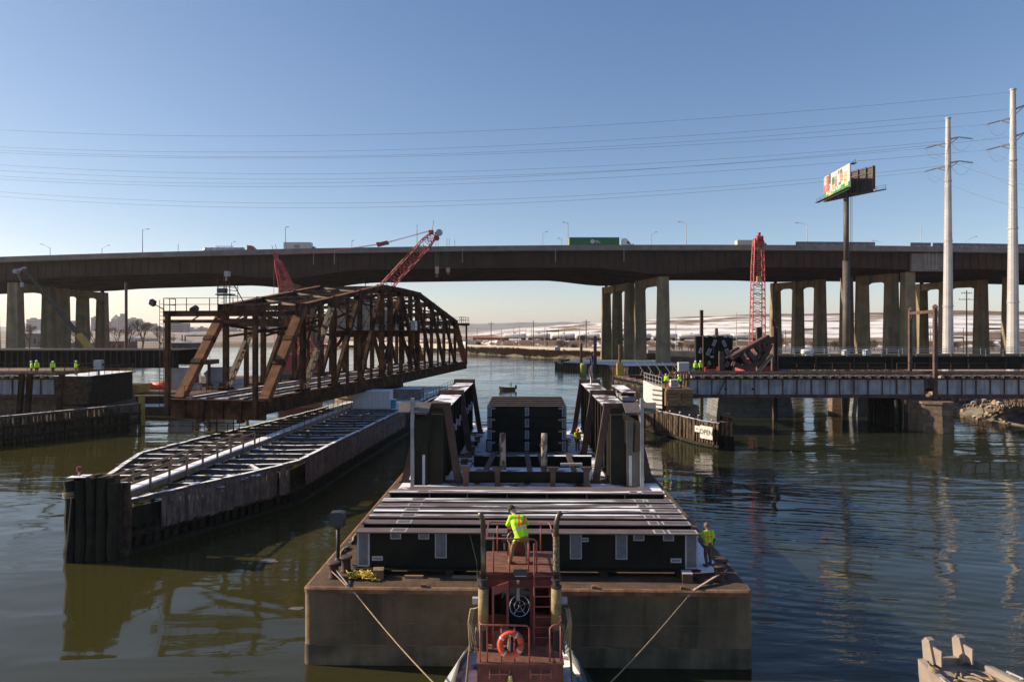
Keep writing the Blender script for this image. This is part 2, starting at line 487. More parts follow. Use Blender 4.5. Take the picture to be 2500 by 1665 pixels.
# ------------------------------------------------------------------ terrain: river banks, flats, snowy landfill hill
XR = [(-60, 66), (60, 66), (95, 66.5), (120, 69), (180, 66), (232, 62), (262, 50), (290, 34), (301, 14), (361, -28), (420, -60), (480, -100), (512, -165), (520, -400)]
XL = [(-60, -112), (150, -112), (250, -128), (350, -165), (450, -212), (500, -240), (514, -260), (520, -400)]
HILL = [(-140, 0), (-49, 3), (39, 12), (86, 16), (195, 22.5), (330, 25.5), (480, 27.5), (900, 27), (1400, 18)]
def smooth(t):
    t = max(0.0, min(1.0, t))
    return t * t * (3 - 2 * t)
def hnoise(x, y):
    return math.sin(x * 0.13 + 1.3 * math.sin(y * 0.07)) * math.cos(y * 0.11 + math.sin(x * 0.05)) 
def ground_h(x, y):
    if y > 520: d = 60
    else: d = max(x - table(y, XR), table(y, XL) - x)
    d2 = d + 1.6 * hnoise(x * 2.1, y * 1.9)
    z = lerp(-3.0, 1.9, smooth((d2 + 5) / 9))
    z += 0.6 * smooth((d - 8) / 20) + (0.18 * hnoise(x * 1.7, y * 1.3) if d > 0 else 0)
    hh = table(x, HILL)
    if hh > 0 and y > 400:
        z += hh * smooth((y - 425 - max(0, 60 - x) * 0.4) / 235) * (1 + 0.05 * hnoise(x * 0.3, y * 0.3))
    return z
def axis(parts):
    out = []
    for a, b, s in parts:
        v = a
        while v < b - 1e-6:
            out.append(v); v += s
    out.append(parts[-1][1])
    return out
gx = axis([(-9000, -1500, 1500), (-1500, -450, 150), (-450, -180, 18), (-180, 130, 5), (130, 560, 12), (560, 1500, 90), (1500, 9000, 1500)])
gy = axis([(-60, 60, 12), (60, 330, 5), (330, 560, 7), (560, 760, 12), (760, 1500, 90), (1500, 12000, 1500)])
tm = MB()
for y in gy:
    for x in gx:
        tm.v.append(Vector((x, y, ground_h(x, y))))
nx = len(gx)
for j in range(len(gy) - 1):
    for i in range(nx - 1):
        tm.f.append([j * nx + i, j * nx + i + 1, (j + 1) * nx + i + 1, (j + 1) * nx + i]); tm.m.append(0)
def terrain_material():
    m = bpy.data.materials.new('winter_ground')
    m.use_nodes = True
    nt = m.node_tree
    N, L = nt.nodes, nt.links
    b = N['Principled BSDF']
    b.inputs['Roughness'].default_value = 0.9
    tc = N.new('ShaderNodeTexCoord')
    def noise(s, det, st=(1, 1, 1)):
        mp = N.new('ShaderNodeMapping'); mp.inputs['Scale'].default_value = st
        n = N.new('ShaderNodeTexNoise'); n.inputs['Scale'].default_value = s; n.inputs['Detail'].default_value = det; n.inputs['Roughness'].default_value = 0.65
        L.new(tc.outputs['Object'], mp.inputs['Vector']); L.new(mp.outputs[0], n.inputs['Vector'])
        return n.outputs['Fac']
    def rng(v, lo, hi):
        r = N.new('ShaderNodeMapRange'); r.inputs['From Min'].default_value = lo; r.inputs['From Max'].default_value = hi
        L.new(v, r.inputs['Value']); return r.outputs[0]
    def mix(f, a, c):
        x = N.new('ShaderNodeMix'); x.data_type = 'RGBA'; L.new(f, x.inputs['Factor'])
        for sck, val in ((x.inputs[6], a), (x.inputs[7], c)):
            if isinstance(val, tuple): sck.default_value = (*val, 1)
            else: L.new(val, sck)
        return x.outputs[2]
    earth = mix(rng(noise(0.09, 6), 0.4, 0.6), (0.20, 0.13, 0.075), (0.11, 0.075, 0.05))
    rock = mix(rng(noise(0.7, 6), 0.4, 0.6), (0.20, 0.17, 0.12), (0.09, 0.08, 0.06))
    # bands of drifted snow following the contours of the slope
    snowf = rng(noise(0.030, 10, (0.32, 0.8, 9.0)), 0.44, 0.53)
    sep = N.new('ShaderNodeSeparateXYZ'); L.new(tc.outputs['Object'], sep.inputs[0])
    top = rng(sep.outputs['Z'], 25.5, 23.0)
    low = rng(sep.outputs['Z'], 0.9, 2.1)
    flat = rng(sep.outputs['Z'], 1.5, 7.0)
    a1 = N.new('ShaderNodeMath'); a1.operation = 'MULTIPLY'; L.new(snowf, a1.inputs[0]); L.new(top, a1.inputs[1])
    a2 = N.new('ShaderNodeMath'); a2.operation = 'MULTIPLY'; L.new(a1.outputs[0], a2.inputs[0]); L.new(flat, a2.inputs[1])
    col = mix(a2.outputs[0], mix(low, rock, earth), (0.78, 0.76, 0.74))
    L.new(col, b.inputs['Base Color'])
    return m
tag(tm.build('terrain', terrain_material(), None, True), 'brown river flats and snow streaked landfill hill', kind='structure')

# far ridge line
hm = MB()
far_green = mat('far_ridge_wood', (0.07, 0.065, 0.06), (0.15, 0.14, 0.14), 0.95, 0, 0.004)
rows = [(7600, 0.0), (8200, 0.7), (9000, 1.0)]
xs = [-9000 + 140 * k for k in range(129)]
for Y, t in rows:
    for x in xs:
        z = 34 + 26 * math.sin(x * 0.0007 + 1.9) + 14 * math.sin(x * 0.0021) + 5 * math.sin(x * 0.009 + 1) + 3 * math.sin(x * 0.031)
        hm.v.append(Vector((x, Y, 1 + t * max(z + 26, 8))))
for j in range(2):
    for i in range(len(xs) - 1):
        n = len(xs)
        hm.f.append([j * n + i, j * n + i + 1, (j + 1) * n + i + 1, (j + 1) * n + i]); hm.m.append(0)
tag(hm.build('hills', far_green, None, True), 'low blue wooded ridge on the horizon', kind='structure')

# ------------------------------------------------------------------ highway viaduct
def road_z(x): return 39.1 - 8.15e-5 * (x - 55) ** 2
YN, YF = 214.0, 277.0
PIERS = [(-158.5, -0.105), (-72.5, -0.15), (48.3, -0.1875), (126.3, -0.36)]
def haunch(x, Y):
    h = 0.0
    for i, (xp, s) in enumerate(PIERS):
        d = abs(x - (xp + s * (Y - 218)))
        w = 26.0 if i in (1, 2) else 18
        k = 2.3 if i in (1, 2) else 0.5
        h = max(h, k * smooth(1 - d / w))
    return h
viaduct = thing('highway_viaduct', 'long dark steel highway viaduct crossing the river on concrete piers', 'viaduct', (0, 214, 0))
XSEG = [-330 + 5.0 * k for k in range(133)]
for gi, Y in enumerate((216.0, 226.0, 236.0, 242.0, 249.0, 258.0, 267.0, 275.0)):
    mb = MB()
    for x0, x1 in zip(XSEG, XSEG[1:]):
        t0, t1 = road_z(x0) - 1.3, road_z(x1) - 1.3
        b0, b1 = road_z(x0) - 6.6 - haunch(x0, Y), road_z(x1) - 6.6 - haunch(x1, Y)
        mb.add([(x0, Y - .03, b0), (x1, Y - .03, b1), (x1, Y - .03, t1), (x0, Y - .03, t0), (x0, Y + .03, b0), (x1, Y + .03, b1), (x1, Y + .03, t1), (x0, Y + .03, t0)],
               [(0, 1, 2, 3), (7, 6, 5, 4)])
        mb.add([(x0, Y - .4, b0 - .12), (x1, Y - .4, b1 - .12), (x1, Y + .4, b1 - .12), (x0, Y + .4, b0 - .12), (x0, Y - .4, b0), (x1, Y - .4, b1), (x1, Y + .4, b1), (x0, Y + .4, b0)],
               [(3, 2, 1, 0), (4, 5, 6, 7), (0, 1, 5, 4), (2, 3, 7, 6)])
        if gi in (0, 4):
            mb.box(x0 - .04, x0 + .04, Y - .3, Y - .03, b0, t0); mb.box((x0 + x1) / 2 - .03, (x0 + x1) / 2 + .03, Y - .2, Y - .03, max(b0, b1), min(t0, t1))
    mb.build('girder', weather_steel, viaduct)
for Y0, Y1 in ((213.0, 244.2), (246.0, 278.0)):
    mb = MB()
    for x0, x1 in zip(XSEG, XSEG[1:]):
        z0, z1 = road_z(x0) - 1.3, road_z(x1) - 1.3
        mb.add([(x0, Y0, z0 - .35), (x1, Y0, z1 - .35), (x1, Y1, z1 - .35), (x0, Y1, z0 - .35), (x0, Y0, z0), (x1, Y0, z1), (x1, Y1, z1), (x0, Y1, z0)],
               [(3, 2, 1, 0), (4, 5, 6, 7), (0, 1, 5, 4), (2, 3, 7, 6)])
    mb.build('deck', parapet_con, viaduct)
    for Yp in (Y0, Y1 - .3):
        for k in range(0, 132, 3):
            mb = MB()
            x0, x1 = XSEG[k], XSEG[k + 3] - 0.03
            z0, z1 = road_z(x0), road_z(x1)
            off = 0.003 if Yp == Y0 else 0.0
            mb.add([(x0, Yp - off, z0 - 1.42), (x1, Yp - off, z1 - 1.42), (x1, Yp + .3, z1 - 1.28), (x0, Yp + .3, z0 - 1.28), (x0, Yp - off, z0), (x1, Yp - off, z1), (x1, Yp + .22, z1), (x0, Yp + .22, z0)],
                   [(3, 2, 1, 0), (4, 5, 6, 7), (0, 1, 5, 4), (2, 3, 7, 6), (1, 2, 6, 5), (3, 0, 4, 7)])
            mb.build('parapet', parapet_con, viaduct)
for Y, dz in ((222.0, -5.6), (230.0, -5.9), (252.0, -5.6), (262.0, -5.9)):
    mb = MB()
    mb.tube([(x, Y, road_z(x) + dz - 0.9 * haunch(x, Y)) for x in XSEG[::2]], 0.09, 5)
    mb.build('conduit', galv, viaduct)
mb = MB()
for x in range(-320, 330, 9):      # cross frames between the girders
    for Y0, Y1 in ((216, 226), (226, 236), (249, 258), (258, 267)):
        zt, zb = road_z(x) - 2.2, road_z(x) - 6.0 - haunch(x, Y0)
        mb.bar((x, Y0, zt), (x, Y1, zb), .15, .15); mb.bar((x, Y0, zb), (x, Y1, zt), .15, .15); mb.bar((x, Y0, zb), (x, Y1, zb), .15, .15)
mb.build('cross_bracing', weather_steel, viaduct)
for px in (1129, 1356, 1523, 766, 817):
    x = XS(px, 213)
    mb = MB()
    mb.tube([(x, 212.75, road_z(x) - 0.9), (x, 212.75, road_z(x) - 5.2)], 0.1, 6)
    mb.build('drain_pipe', galv, viaduct)
wall_panel = mat('wall_panel', (0.19, 0.20, 0.21), (0.15, 0.155, 0.16), 0.7, 0, 0.5)
for s0, s1 in ((1942, 2136), (2222, 2272), (2277, 2700)):
    x0, x1 = XS(s0, 213.2), XS(s1, 213.2)
    n = max(2, int((x1 - x0) / 2.3))
    for k in range(n):
        a, b_ = lerp(x0, x1, k / n) + .06, lerp(x0, x1, (k + 1) / n)
        z = road_z((a + b_) / 2)
        mb = MB()
        mb.box(a, b_, 213.1, 213.16, z + .03, z + 1.02)
        mb.box(a, b_, 213.0, 213.1, z + 0.95, z + 1.08); mb.box(a, b_, 213.0, 213.1, z + 0.45, z + 0.53)
        mb.box(a - .06, a, 212.98, 213.2, z + .002, z + 1.1)
        mb.build('barrier_panel', wall_panel, viaduct)
# hanging inspection cage on the near girder at the right
xg = XS(2270, 213)
mb = MB()
for dx in (-1.2, 0, 1.2, 2.4):
    mb.cyl((xg + dx, 213.4, 37.0), (xg + dx, 213.4, 31.6), .06)
mb.rail([(xg - 1.2, 212.8, 31.6), (xg + 2.4, 212.8, 31.6)], 1.0, 0.9, .05); mb.box(xg - 1.3, xg + 2.5, 212.7, 213.6, 31.5, 31.6)
mb.build('inspection_cage', galv, viaduct)
mb = MB()
mb.box(XS(2225, 215), XS(2312, 215), 214.8, 215.9, 31.0, 36.6)
mb.build('expansion_panel', parapet_con, viaduct)

def pier_bent(cols, caps, label, top=None):
    """cols: (x, Y); caps: index pairs joined by an arched cap beam."""
    bx = sum(c[0] for c in cols) / len(cols)
    by = sum(c[1] for c in cols) / len(cols)
    t = thing('bridge_pier', label, 'bridge pier', (bx, by, 0), 'concrete piers of the highway viaduct')
    tops = []
    for x, Y in cols:
        zt = road_z(x) - 7.3 - haunch(x, Y)
        tops.append(zt)
        mb = MB()
        wx0, wy0, wx1, wy1 = 2.15, 1.75, 1.55, 1.45
        zb = -2
        mb.add([(x - wx0, Y - wy0, zb), (x + wx0, Y - wy0, zb), (x + wx0, Y + wy0, zb), (x - wx0, Y + wy0, zb), (x - wx1, Y - wy1, zt), (x + wx1, Y - wy1, zt), (x + wx1, Y + wy1, zt), (x - wx1, Y + wy1, zt)],
               [(3, 2, 1, 0), (4, 5, 6, 7), (0, 1, 5, 4), (1, 2, 6, 5), (2, 3, 7, 6), (3, 0, 4, 7)])
        mb.build('column', concrete, t)
        mb = MB(); mb.box(x - .5, x + .5, Y - .5, Y + .5, zt, zt + .75)
        mb.build('bearing', weather_steel, t)
    for i, j in caps:
        (x0, y0), (x1, y1) = cols[i], cols[j]
        a, b_ = Vector((x0, y0, 0)), Vector((x1, y1, 0))
        d = (b_ - a).normalized()
        L = (b_ - a).length
        sd = Vector((d.y, -d.x, 0)) * 1.35
        z0, z1 = tops[i], tops[j]
        prof = []
        for k in range(9):
            u = k / 8
            e = min(1.0, min(u, 1 - u) * L / 3.4)
            prof.append((u, lerp(z0, z1, u) - 4.6 + 2.1 * (1 - (1 - e) ** 2)))
        poly = [a + d * 0.3 + V(0, 0, z0 - .06), b_ - d * 0.3 + V(0, 0, z1 - .06)] + [a.lerp(b_, max(.3 / L, min(1 - .3 / L, u))) + V(0, 0, z) for u, z in reversed(prof)]
        mb = MB()
        mb.prism([p - sd for p in poly], sd * 2)
        mb.build('cap_beam', concrete, t)
    return t
def colat(px, Y): return (XS(px, Y), Y)
pier_bent([colat(1618.7, 218), (44.6, 237.8)], [(0, 1)], 'tall near pair of pier columns right of the river channel')
pier_bent([(42.7, 248), (40.2, 261), (37.8, 274)], [(0, 1), (1, 2)], 'sunlit far pier with three columns right of the river channel')
pier_bent([colat(38, 218), colat(120, 238)], [(0, 1)], 'wide near pier columns at the left bank behind the telescopic boom')
pier_bent([colat(153.6, 248), colat(202, 261), colat(250, 274)], [(0, 1), (1, 2)], 'far three column pier at the left bank with two arched openings')
pier_bent([colat(-22, 222)], [], 'single pier column cut off by the left picture edge')
pier_bent([(-72.5, 218), (-75, 236)], [(0, 1)], 'near viaduct pier mostly hidden behind the swing bridge')
pier_bent([(-76.5, 248), (-78.5, 261), (-80.5, 274)], [(0, 1), (1, 2)], 'far viaduct pier hidden behind the swing bridge and red crane')
pier_bent([colat(2216, 218)], [], 'single pier column with pale top right of the billboard post')
pier_bent([colat(2176, 223.7), colat(2105, 234.5)], [(0, 1)], 'two column pier with arched beam just right of the billboard post')
pier_bent([colat(2067, 240.8)], [], 'single pier column directly behind the billboard post')
pier_bent([colat(2002, 252.6), colat(1948, 263), colat(1893, 274)], [(0, 1), (1, 2)], 'three column pier with two arches left of the billboard post')
pier_bent([colat(2395, 250), colat(2308, 261), colat(2250, 274)], [(0, 1), (1, 2)], 'three column pier behind the nearer white power pole')
pier_bent([colat(2465, 236)], [], 'stained pier column at the right edge behind the farther white pole')

# street lamps on the viaduct
def street_lamp(px, pytop, Y, arm, label, slant=False):
    x = XS(px, Y)
    zb = road_z(x) - (0.0 if Y < 216 else 0.9)
    zt = ZS(pytop, Y)
    t = thing('street_lamp', label, 'street lamp', (x, Y, zb), 'street lamps along the viaduct')
    mb = MB(); mb.cyl((x, Y, zb), (x, Y, zt), .13, .08, 6); mb.build('post', lamp_grey, t)
    mb = MB()
    if arm:
        rise = abs(arm) * (0.45 if slant else 0.12)
        mb.tube([(x, Y, zt - .4), (x + arm * .4, Y, zt + rise * .4), (x + arm, Y, zt + rise)], .05, 5)
        mb.build('arm', lamp_grey, t)
        mb = MB(); mb.cbox((x + arm * 1.12, Y, zt + rise), (.75, .32, .16)); mb.build('lamp_head', lamp_grey, t)
LAMPS = [(348, 561, 213.6, 1.5, 'tall lamp post over the left span, arm to the right', 0), (122.5, 605, 244, -2.8, 'lamp with a slanting arm to the left at the far left', 1),
         (249, 606, 246, 2.2, 'short lamp with curved arm between the two left lamps', 1), (565, 593, 246, 1.0, 'small lamp rising behind the tank trailer', 1),
         (697, 555, 213.6, 0.6, 'lamp post standing at the rear of the white box truck', 0), (859, 588, 246, .4, 'short plain lamp between the white truck and crane boom', 0),
         (1018, 548, 213.6, 0, 'thin tall mast just left of the crane boom head', 0), (1110, 586, 246, 0, 'thin short mast right of the crane boom head', 0),
         (1325, 570, 246, 1.3, 'lamp with arm slanting right, left of the green container', 1), (1371, 583, 246, -1.0, 'short lamp close to the left of the green container', 0),
         (1386.6, 544, 213.6, -1.2, 'tall lamp post touching the rear of the green container', 0), (1590, 572, 246, 1.6, 'lamp with arm slanting right of the white tractor cab', 1),
         (1675.5, 544, 213.6, -2.0, 'tall lamp with left arm over the right pier', 0), (1970, 547, 213.6, -2.9, 'tall lamp rising above the first noise barrier', 0),
         (2151, 590, 246, -2.6, 'short lamp in the gap between noise barriers', 0), (1842, 583, 246, 2.2, 'lamp just above the right lattice boom', 1),
         (2249, 551, 213.6, 0, 'thin tall mast on the second noise barrier', 0), (2356, 589, 246, 3.6, 'lamp with long slanting arm between the white poles', 1),
         (435, 595, 246, 0, 'thin mast left of the tank trailer', 0)]
for a in LAMPS: street_lamp(a[0], a[1], a[2], a[3], a[4], a[5])
# ------------------------------------------------------------------ deck barge with its steel cargo (barge frame: origin at the near rail, x right, y away)
BM = Matrix.Translation((0.56, 26.25, 0)) @ Matrix.Rotation(R(-1.26), 4, 'Z')
def bl(x, y, z): return BM @ Vector((x, y, z))
HW, BLEN, DZ = 8.65, 47.0, 3.0
barge = thing('deck_barge', 'long rusty flat deck barge carrying bridge steel in the foreground', 'barge', bl(0, 0, 0))
mb = MB()
rad = 0.24
def hull_ring(z, inset=0.0):
    pts = []
    w, l = HW - inset, BLEN
    for cx, cy, a0 in ((-w + rad, inset + rad, 180), (w - rad, inset + rad, 270), (w - rad, l - rad - inset, 0), (-w + rad, l - rad - inset, 90)):
        for k in range(5):
            a = R(a0 + 22.5 * k)
            pts.append(bl(cx + rad * math.cos(a), cy + rad * math.sin(a), z))
    return pts
rings = [hull_ring(0.78, 0.0), hull_ring(0.8, 0.012), hull_ring(DZ - 0.24, 0.012)]
n = len(rings[0])
for rg in rings: mb.v += rg
for i in range(len(rings) - 1):
    for k in range(n):
        mb.f.append([i * n + k, i * n + (k + 1) % n, (i + 1) * n + (k + 1) % n, (i + 1) * n + k]); mb.m.append(0)
mb.build('hull', hull_rust, barge, True)
mb = MB()      # scuffed boot band at the waterline
rb0 = [hull_ring(-0.8, -.004), hull_ring(0.78, -.004)]
for rg in rb0: mb.v += rg
for k in range(n): mb.f.append([k, (k + 1) % n, n + (k + 1) % n, n + k]); mb.m.append(0)
mb.build('boot_band', mat('boot_band', (.21, .165, .105), (.085, .073, .046), .8, 0, .5, (.03, .03, .02), 1.2, .6, .6, 5, spec=.3, thr=(.38, .6)), barge, True)
mb = MB()     # rounded deck edge
rr = [hull_ring(DZ - 0.24, 0.0), hull_ring(DZ - 0.08, -0.02), hull_ring(DZ - 0.02, 0.03), hull_ring(DZ, 0.12)]
for rg in rr: mb.v += rg
for i in range(len(rr) - 1):
    for k in range(n):
        mb.f.append([i * n + k, i * n + (k + 1) % n, (i + 1) * n + (k + 1) % n, (i + 1) * n + k]); mb.m.append(0)
mb.build('deck_edge', hull_edge, barge, False)
mb = MB()
rr = [hull_ring(DZ, 0.12), hull_ring(DZ - 0.004, 0.6)]
for rg in rr: mb.v += rg
for k in range(n): mb.f.append([k, (k + 1) % n, n + (k + 1) % n, n + k]); mb.m.append(0)
mb.build('deck_margin', deck_rust, barge, False)
deck_parts = [(0.55, 2.0, deck_rust, -8.2, 8.2)]
y = 2.0
k = 0
while y < BLEN - 1:
    y2 = min(BLEN - .55, y + 4.9)
    for i, (xa, xb) in enumerate(((-8.2, -4.1), (-4.1, 0), (0, 4.1), (4.1, 8.2))):
        mt = deck_snow if (y > 8 or i == 3) else deck_rust
        deck_parts.append((y, y2, mt, xa, xb))
    y = y2
for (ya, yb, mt, xa, xb) in deck_parts:
    mb = MB()
    mb.box(xa + .01, xb - .01, ya + .01, yb - .01, DZ - .1, DZ - .012 + rnd.uniform(0, .008))
    mb.xform(BM)
    mb.build('deck_plate', mt, barge)
mb = MB()     # weld seams and wear strips on the transom
for x in (-5.2, -1.8, 1.6, 5.0):
    mb.box(x - .012, x + .012, .002, .03, .8, DZ - .25)
mb.box(-8.1, 8.1, -.008, .03, .765, .79); mb.box(-8.2, 8.2, .002, .03, 1.62, 1.64)
mb.xform(BM).build('weld_seam', hull_edge, barge)
mb = MB()
for x in (-4.0, 2.6, 6.0):
    mb.box(x - .09, x + .09, .06, .2, DZ - .01, DZ + .1)
mb.xform(BM).build('deck_lug', hull_edge, barge)
# bitts
def bitt(x, y, par, h=.62, r=.2):
    mb = MB()
    mb.lathe([(r * 1.15, 0), (r, .05), (r * .93, h * .5), (r, h * .86), (r * 1.3, h * .88), (r * 1.32, h * .97), (r * 1.1, h)], bl(x, y, DZ), 14)
    return mb.build('bitt', brown_steel, par, True)
for x, y in ((-7.75, 1.05), (-7.45, 1.75), (7.95, 1.75), (7.65, 1.1)):
    bitt(x, y, barge)

# ---- front row of long plate girders
def plated(par, x0, x1, y, z0, z1, name='connection_plate', border=.04):
    """a bare metal contact plate with a paler primed border, on a web facing the near end"""
    mb = MB()
    mb.mi = 1; mb.box(x0, x1, y - .006, y + .02, z0, z1)
    mb.mi = 0; mb.box(x0 + border, x1 - border, y - .012, y + .02, z0 + border, z1 - border)
    mb.xform(BM).build(name, [plate_fill, plate_edge], par)
ROWS = [1.28, 2.5, 3.5, 4.45, 5.3, 6.25, 7.95]
ORD = ['nearest', 'second', 'third', 'fourth', 'fifth', 'sixth', 'farthest']
GZ0, GZ1 = 3.22, 4.76
for k, y in enumerate(ROWS):
    g = thing('plate_girder', f'dark bridge girder lying across the barge, {ORD[k]} of the seven in the low front row', 'girder', bl(0, y, GZ0), 'seven long girders at the near end of the barge')
    L0, L1 = -6.95, 6.95
    yc = y + .32
    mb = MB(); mb.box(L0 + .02, L1 - .02, yc - .03, yc + .03, GZ0 + .045, GZ1 - .05).xform(BM); mb.build('web', new_steel, g)
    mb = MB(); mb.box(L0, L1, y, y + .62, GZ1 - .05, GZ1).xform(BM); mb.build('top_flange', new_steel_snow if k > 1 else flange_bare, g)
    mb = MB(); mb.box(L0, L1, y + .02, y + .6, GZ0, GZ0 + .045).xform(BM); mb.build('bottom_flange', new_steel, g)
    for j, x in enumerate((-6.9, -4.9, -3.0, -1.0, 1.0, 3.0, 4.9, 6.86)):
        for sg in (-1, 1):
            if k == 0 and sg < 0: continue
            mb = MB()
            ya, yb = (yc + .03, yc + .29) if sg > 0 else (yc - .29, yc - .03)
            mb.box(x, x + .03, ya, yb, GZ0 + .045, GZ1 - .05)
            mb.xform(BM).build('stiffener', grey_steel if (k == 6) else new_steel, g)
    # pale primed bands on the top flange
    for x0_, x1_ in ((-5.55, -4.9), (5.15, 5.6), (5.75, 6.9)):
        mb = MB(); mb.mi = 1; mb.box(x0_, x1_, y + .05, y + .57, GZ1, GZ1 + .006); mb.mi = 0; mb.box(x0_ + .06, x1_ - .06, y + .1, y + .52, GZ1, GZ1 + .01)
        mb.xform(BM).build('flange_plate', [flange_bare, plate_edge], g)
    if k == 0:
        yw = y + .285
        # solid face plates toward the near end
        mb = MB(); mb.box(L0 + .65, L1 - .65, yw - .004, yw + .01, GZ0 + .05, GZ1 - .055).xform(BM); mb.build('web_face', new_steel, g)
        for x0_, x1_ in ((-6.93, -6.42), (6.42, 6.93)):
            plated(g, x0_, x1_, yw - .02, GZ0 + .05, GZ1 - .06, 'end_plate', .07)
        for x in (-5.35, -4.2, 4.55, 5.75, -1.55):
            plated(g, x - .22, x + .22, yw - .02, GZ1 - .36, GZ1 - .07)
        plated(g, 2.2, 2.52, yw - .02, GZ1 - .42, GZ1 - .25)
        for x in (-3.5, 3.85, 2.0):
            plated(g, x - .24, x + .24, yw - .02, GZ0 + .42, GZ1 - .07)
        for x in (-6.1, 6.05):
            plated(g, x - .22, x + .22, yw - .025, GZ0 + .3, GZ0 + .48, 'name_plate', .06)
# timber blocking under them
for j, x in enumerate((-6.2, -3.1, 0, 3.1, 6.2)):
    mb = MB(); mb.box(x - .15, x + .15, 1.25, 8.6, DZ, GZ0).xform(BM)
    o = mb.build('timber_blocking', timber_dark)
    tag(o, f'timber skid under the low girder row, {["leftmost", "second from left", "middle one", "second from right", "rightmost"][j]}', 'timber', 'timber skids under the front girders')
for j, (x0_, x1_) in enumerate(((-4.9, -4.15), (-3.0, -1.7))):
    mb = MB(); mb.box(x0_, x1_, 1.02, 1.15, DZ, DZ + .09).xform(BM)
    tag(mb.build('plank', timber_new), f'pale yellow plank lying on deck, {["short left one", "long one nearer the tug"][j]}', 'plank')
# flat wide beam behind the row
o = thing('flat_girder', 'wide grey steel plate beam lying flat behind the front girder row', 'girder', bl(0, 9.6, 3.2))
mb = MB(); mb.box(-6.3, 6.6, 9.1, 10.6, 4.42, 4.47).xform(BM); mb.build('top_plate', flange_bare, o)
mb = MB(); mb.box(-6.2, 6.5, 9.3, 9.36, 3.05, 4.42); mb.box(-6.2, 6.5, 10.3, 10.36, 3.05, 4.42); mb.xform(BM).build('web', new_steel, o)

# ---- middle stack of shorter girders, four tiers, six rows
TIER = ['bottom', 'second', 'third', 'top']
RW = ['front', 'second', 'third', 'fourth', 'fifth', 'rear']
SY0, SZ0, TH = 27.6, 3.28, 0.905
for r_ in range(6):
    for t_ in range(4):
        y = SY0 + r_ * 1.42
        z0 = SZ0 + t_ * TH
        g = thing('stacked_girder', f'short dark girder of the middle stack, {TIER[t_]} tier, {RW[r_]} row', 'girder', bl(.05, y, z0), 'girders stacked in the middle of the barge')
        wx = 3.13 + (.09 if t_ == 0 else 0)
        mb = MB(); mb.box(-wx, wx, y, y + .55, z0, z0 + .04); mb.box(-wx, wx, y + .05, y + .11, z0 + .04, z0 + TH - .05)
        mb.xform(BM).build('web', new_steel, g)
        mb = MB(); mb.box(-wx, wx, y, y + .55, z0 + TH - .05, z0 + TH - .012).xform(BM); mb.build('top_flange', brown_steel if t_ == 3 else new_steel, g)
        if r_ == 0:
            plated(g, -.14, .17, y + .04, z0 + .12, z0 + TH - .13)
            for sg in (-1, 1):
                plated(g, min(sg * 2.78, sg * 3.1), max(sg * 2.78, sg * 3.1), y + .045, z0 + .06, z0 + TH - .08, 'end_plate', .05)
                plated(g, min(sg * 2.5, sg * 2.85), max(sg * 2.5, sg * 2.85), y + .04, z0 + TH - .26, z0 + TH - .14, 'name_plate', .03)
for x in (-2.4, 0, 2.4):
    mb = MB(); mb.box(x - .14, x + .14, SY0 - .15, SY0 + 8.0, DZ, SZ0).xform(BM)
    tag(mb.build('timber_blocking', timber_snow), f'timber skid under the middle girder stack, {["left", "centre", "right"][int((x + 2.4) / 2.4)]} one', 'timber', 'skids under the middle stack')

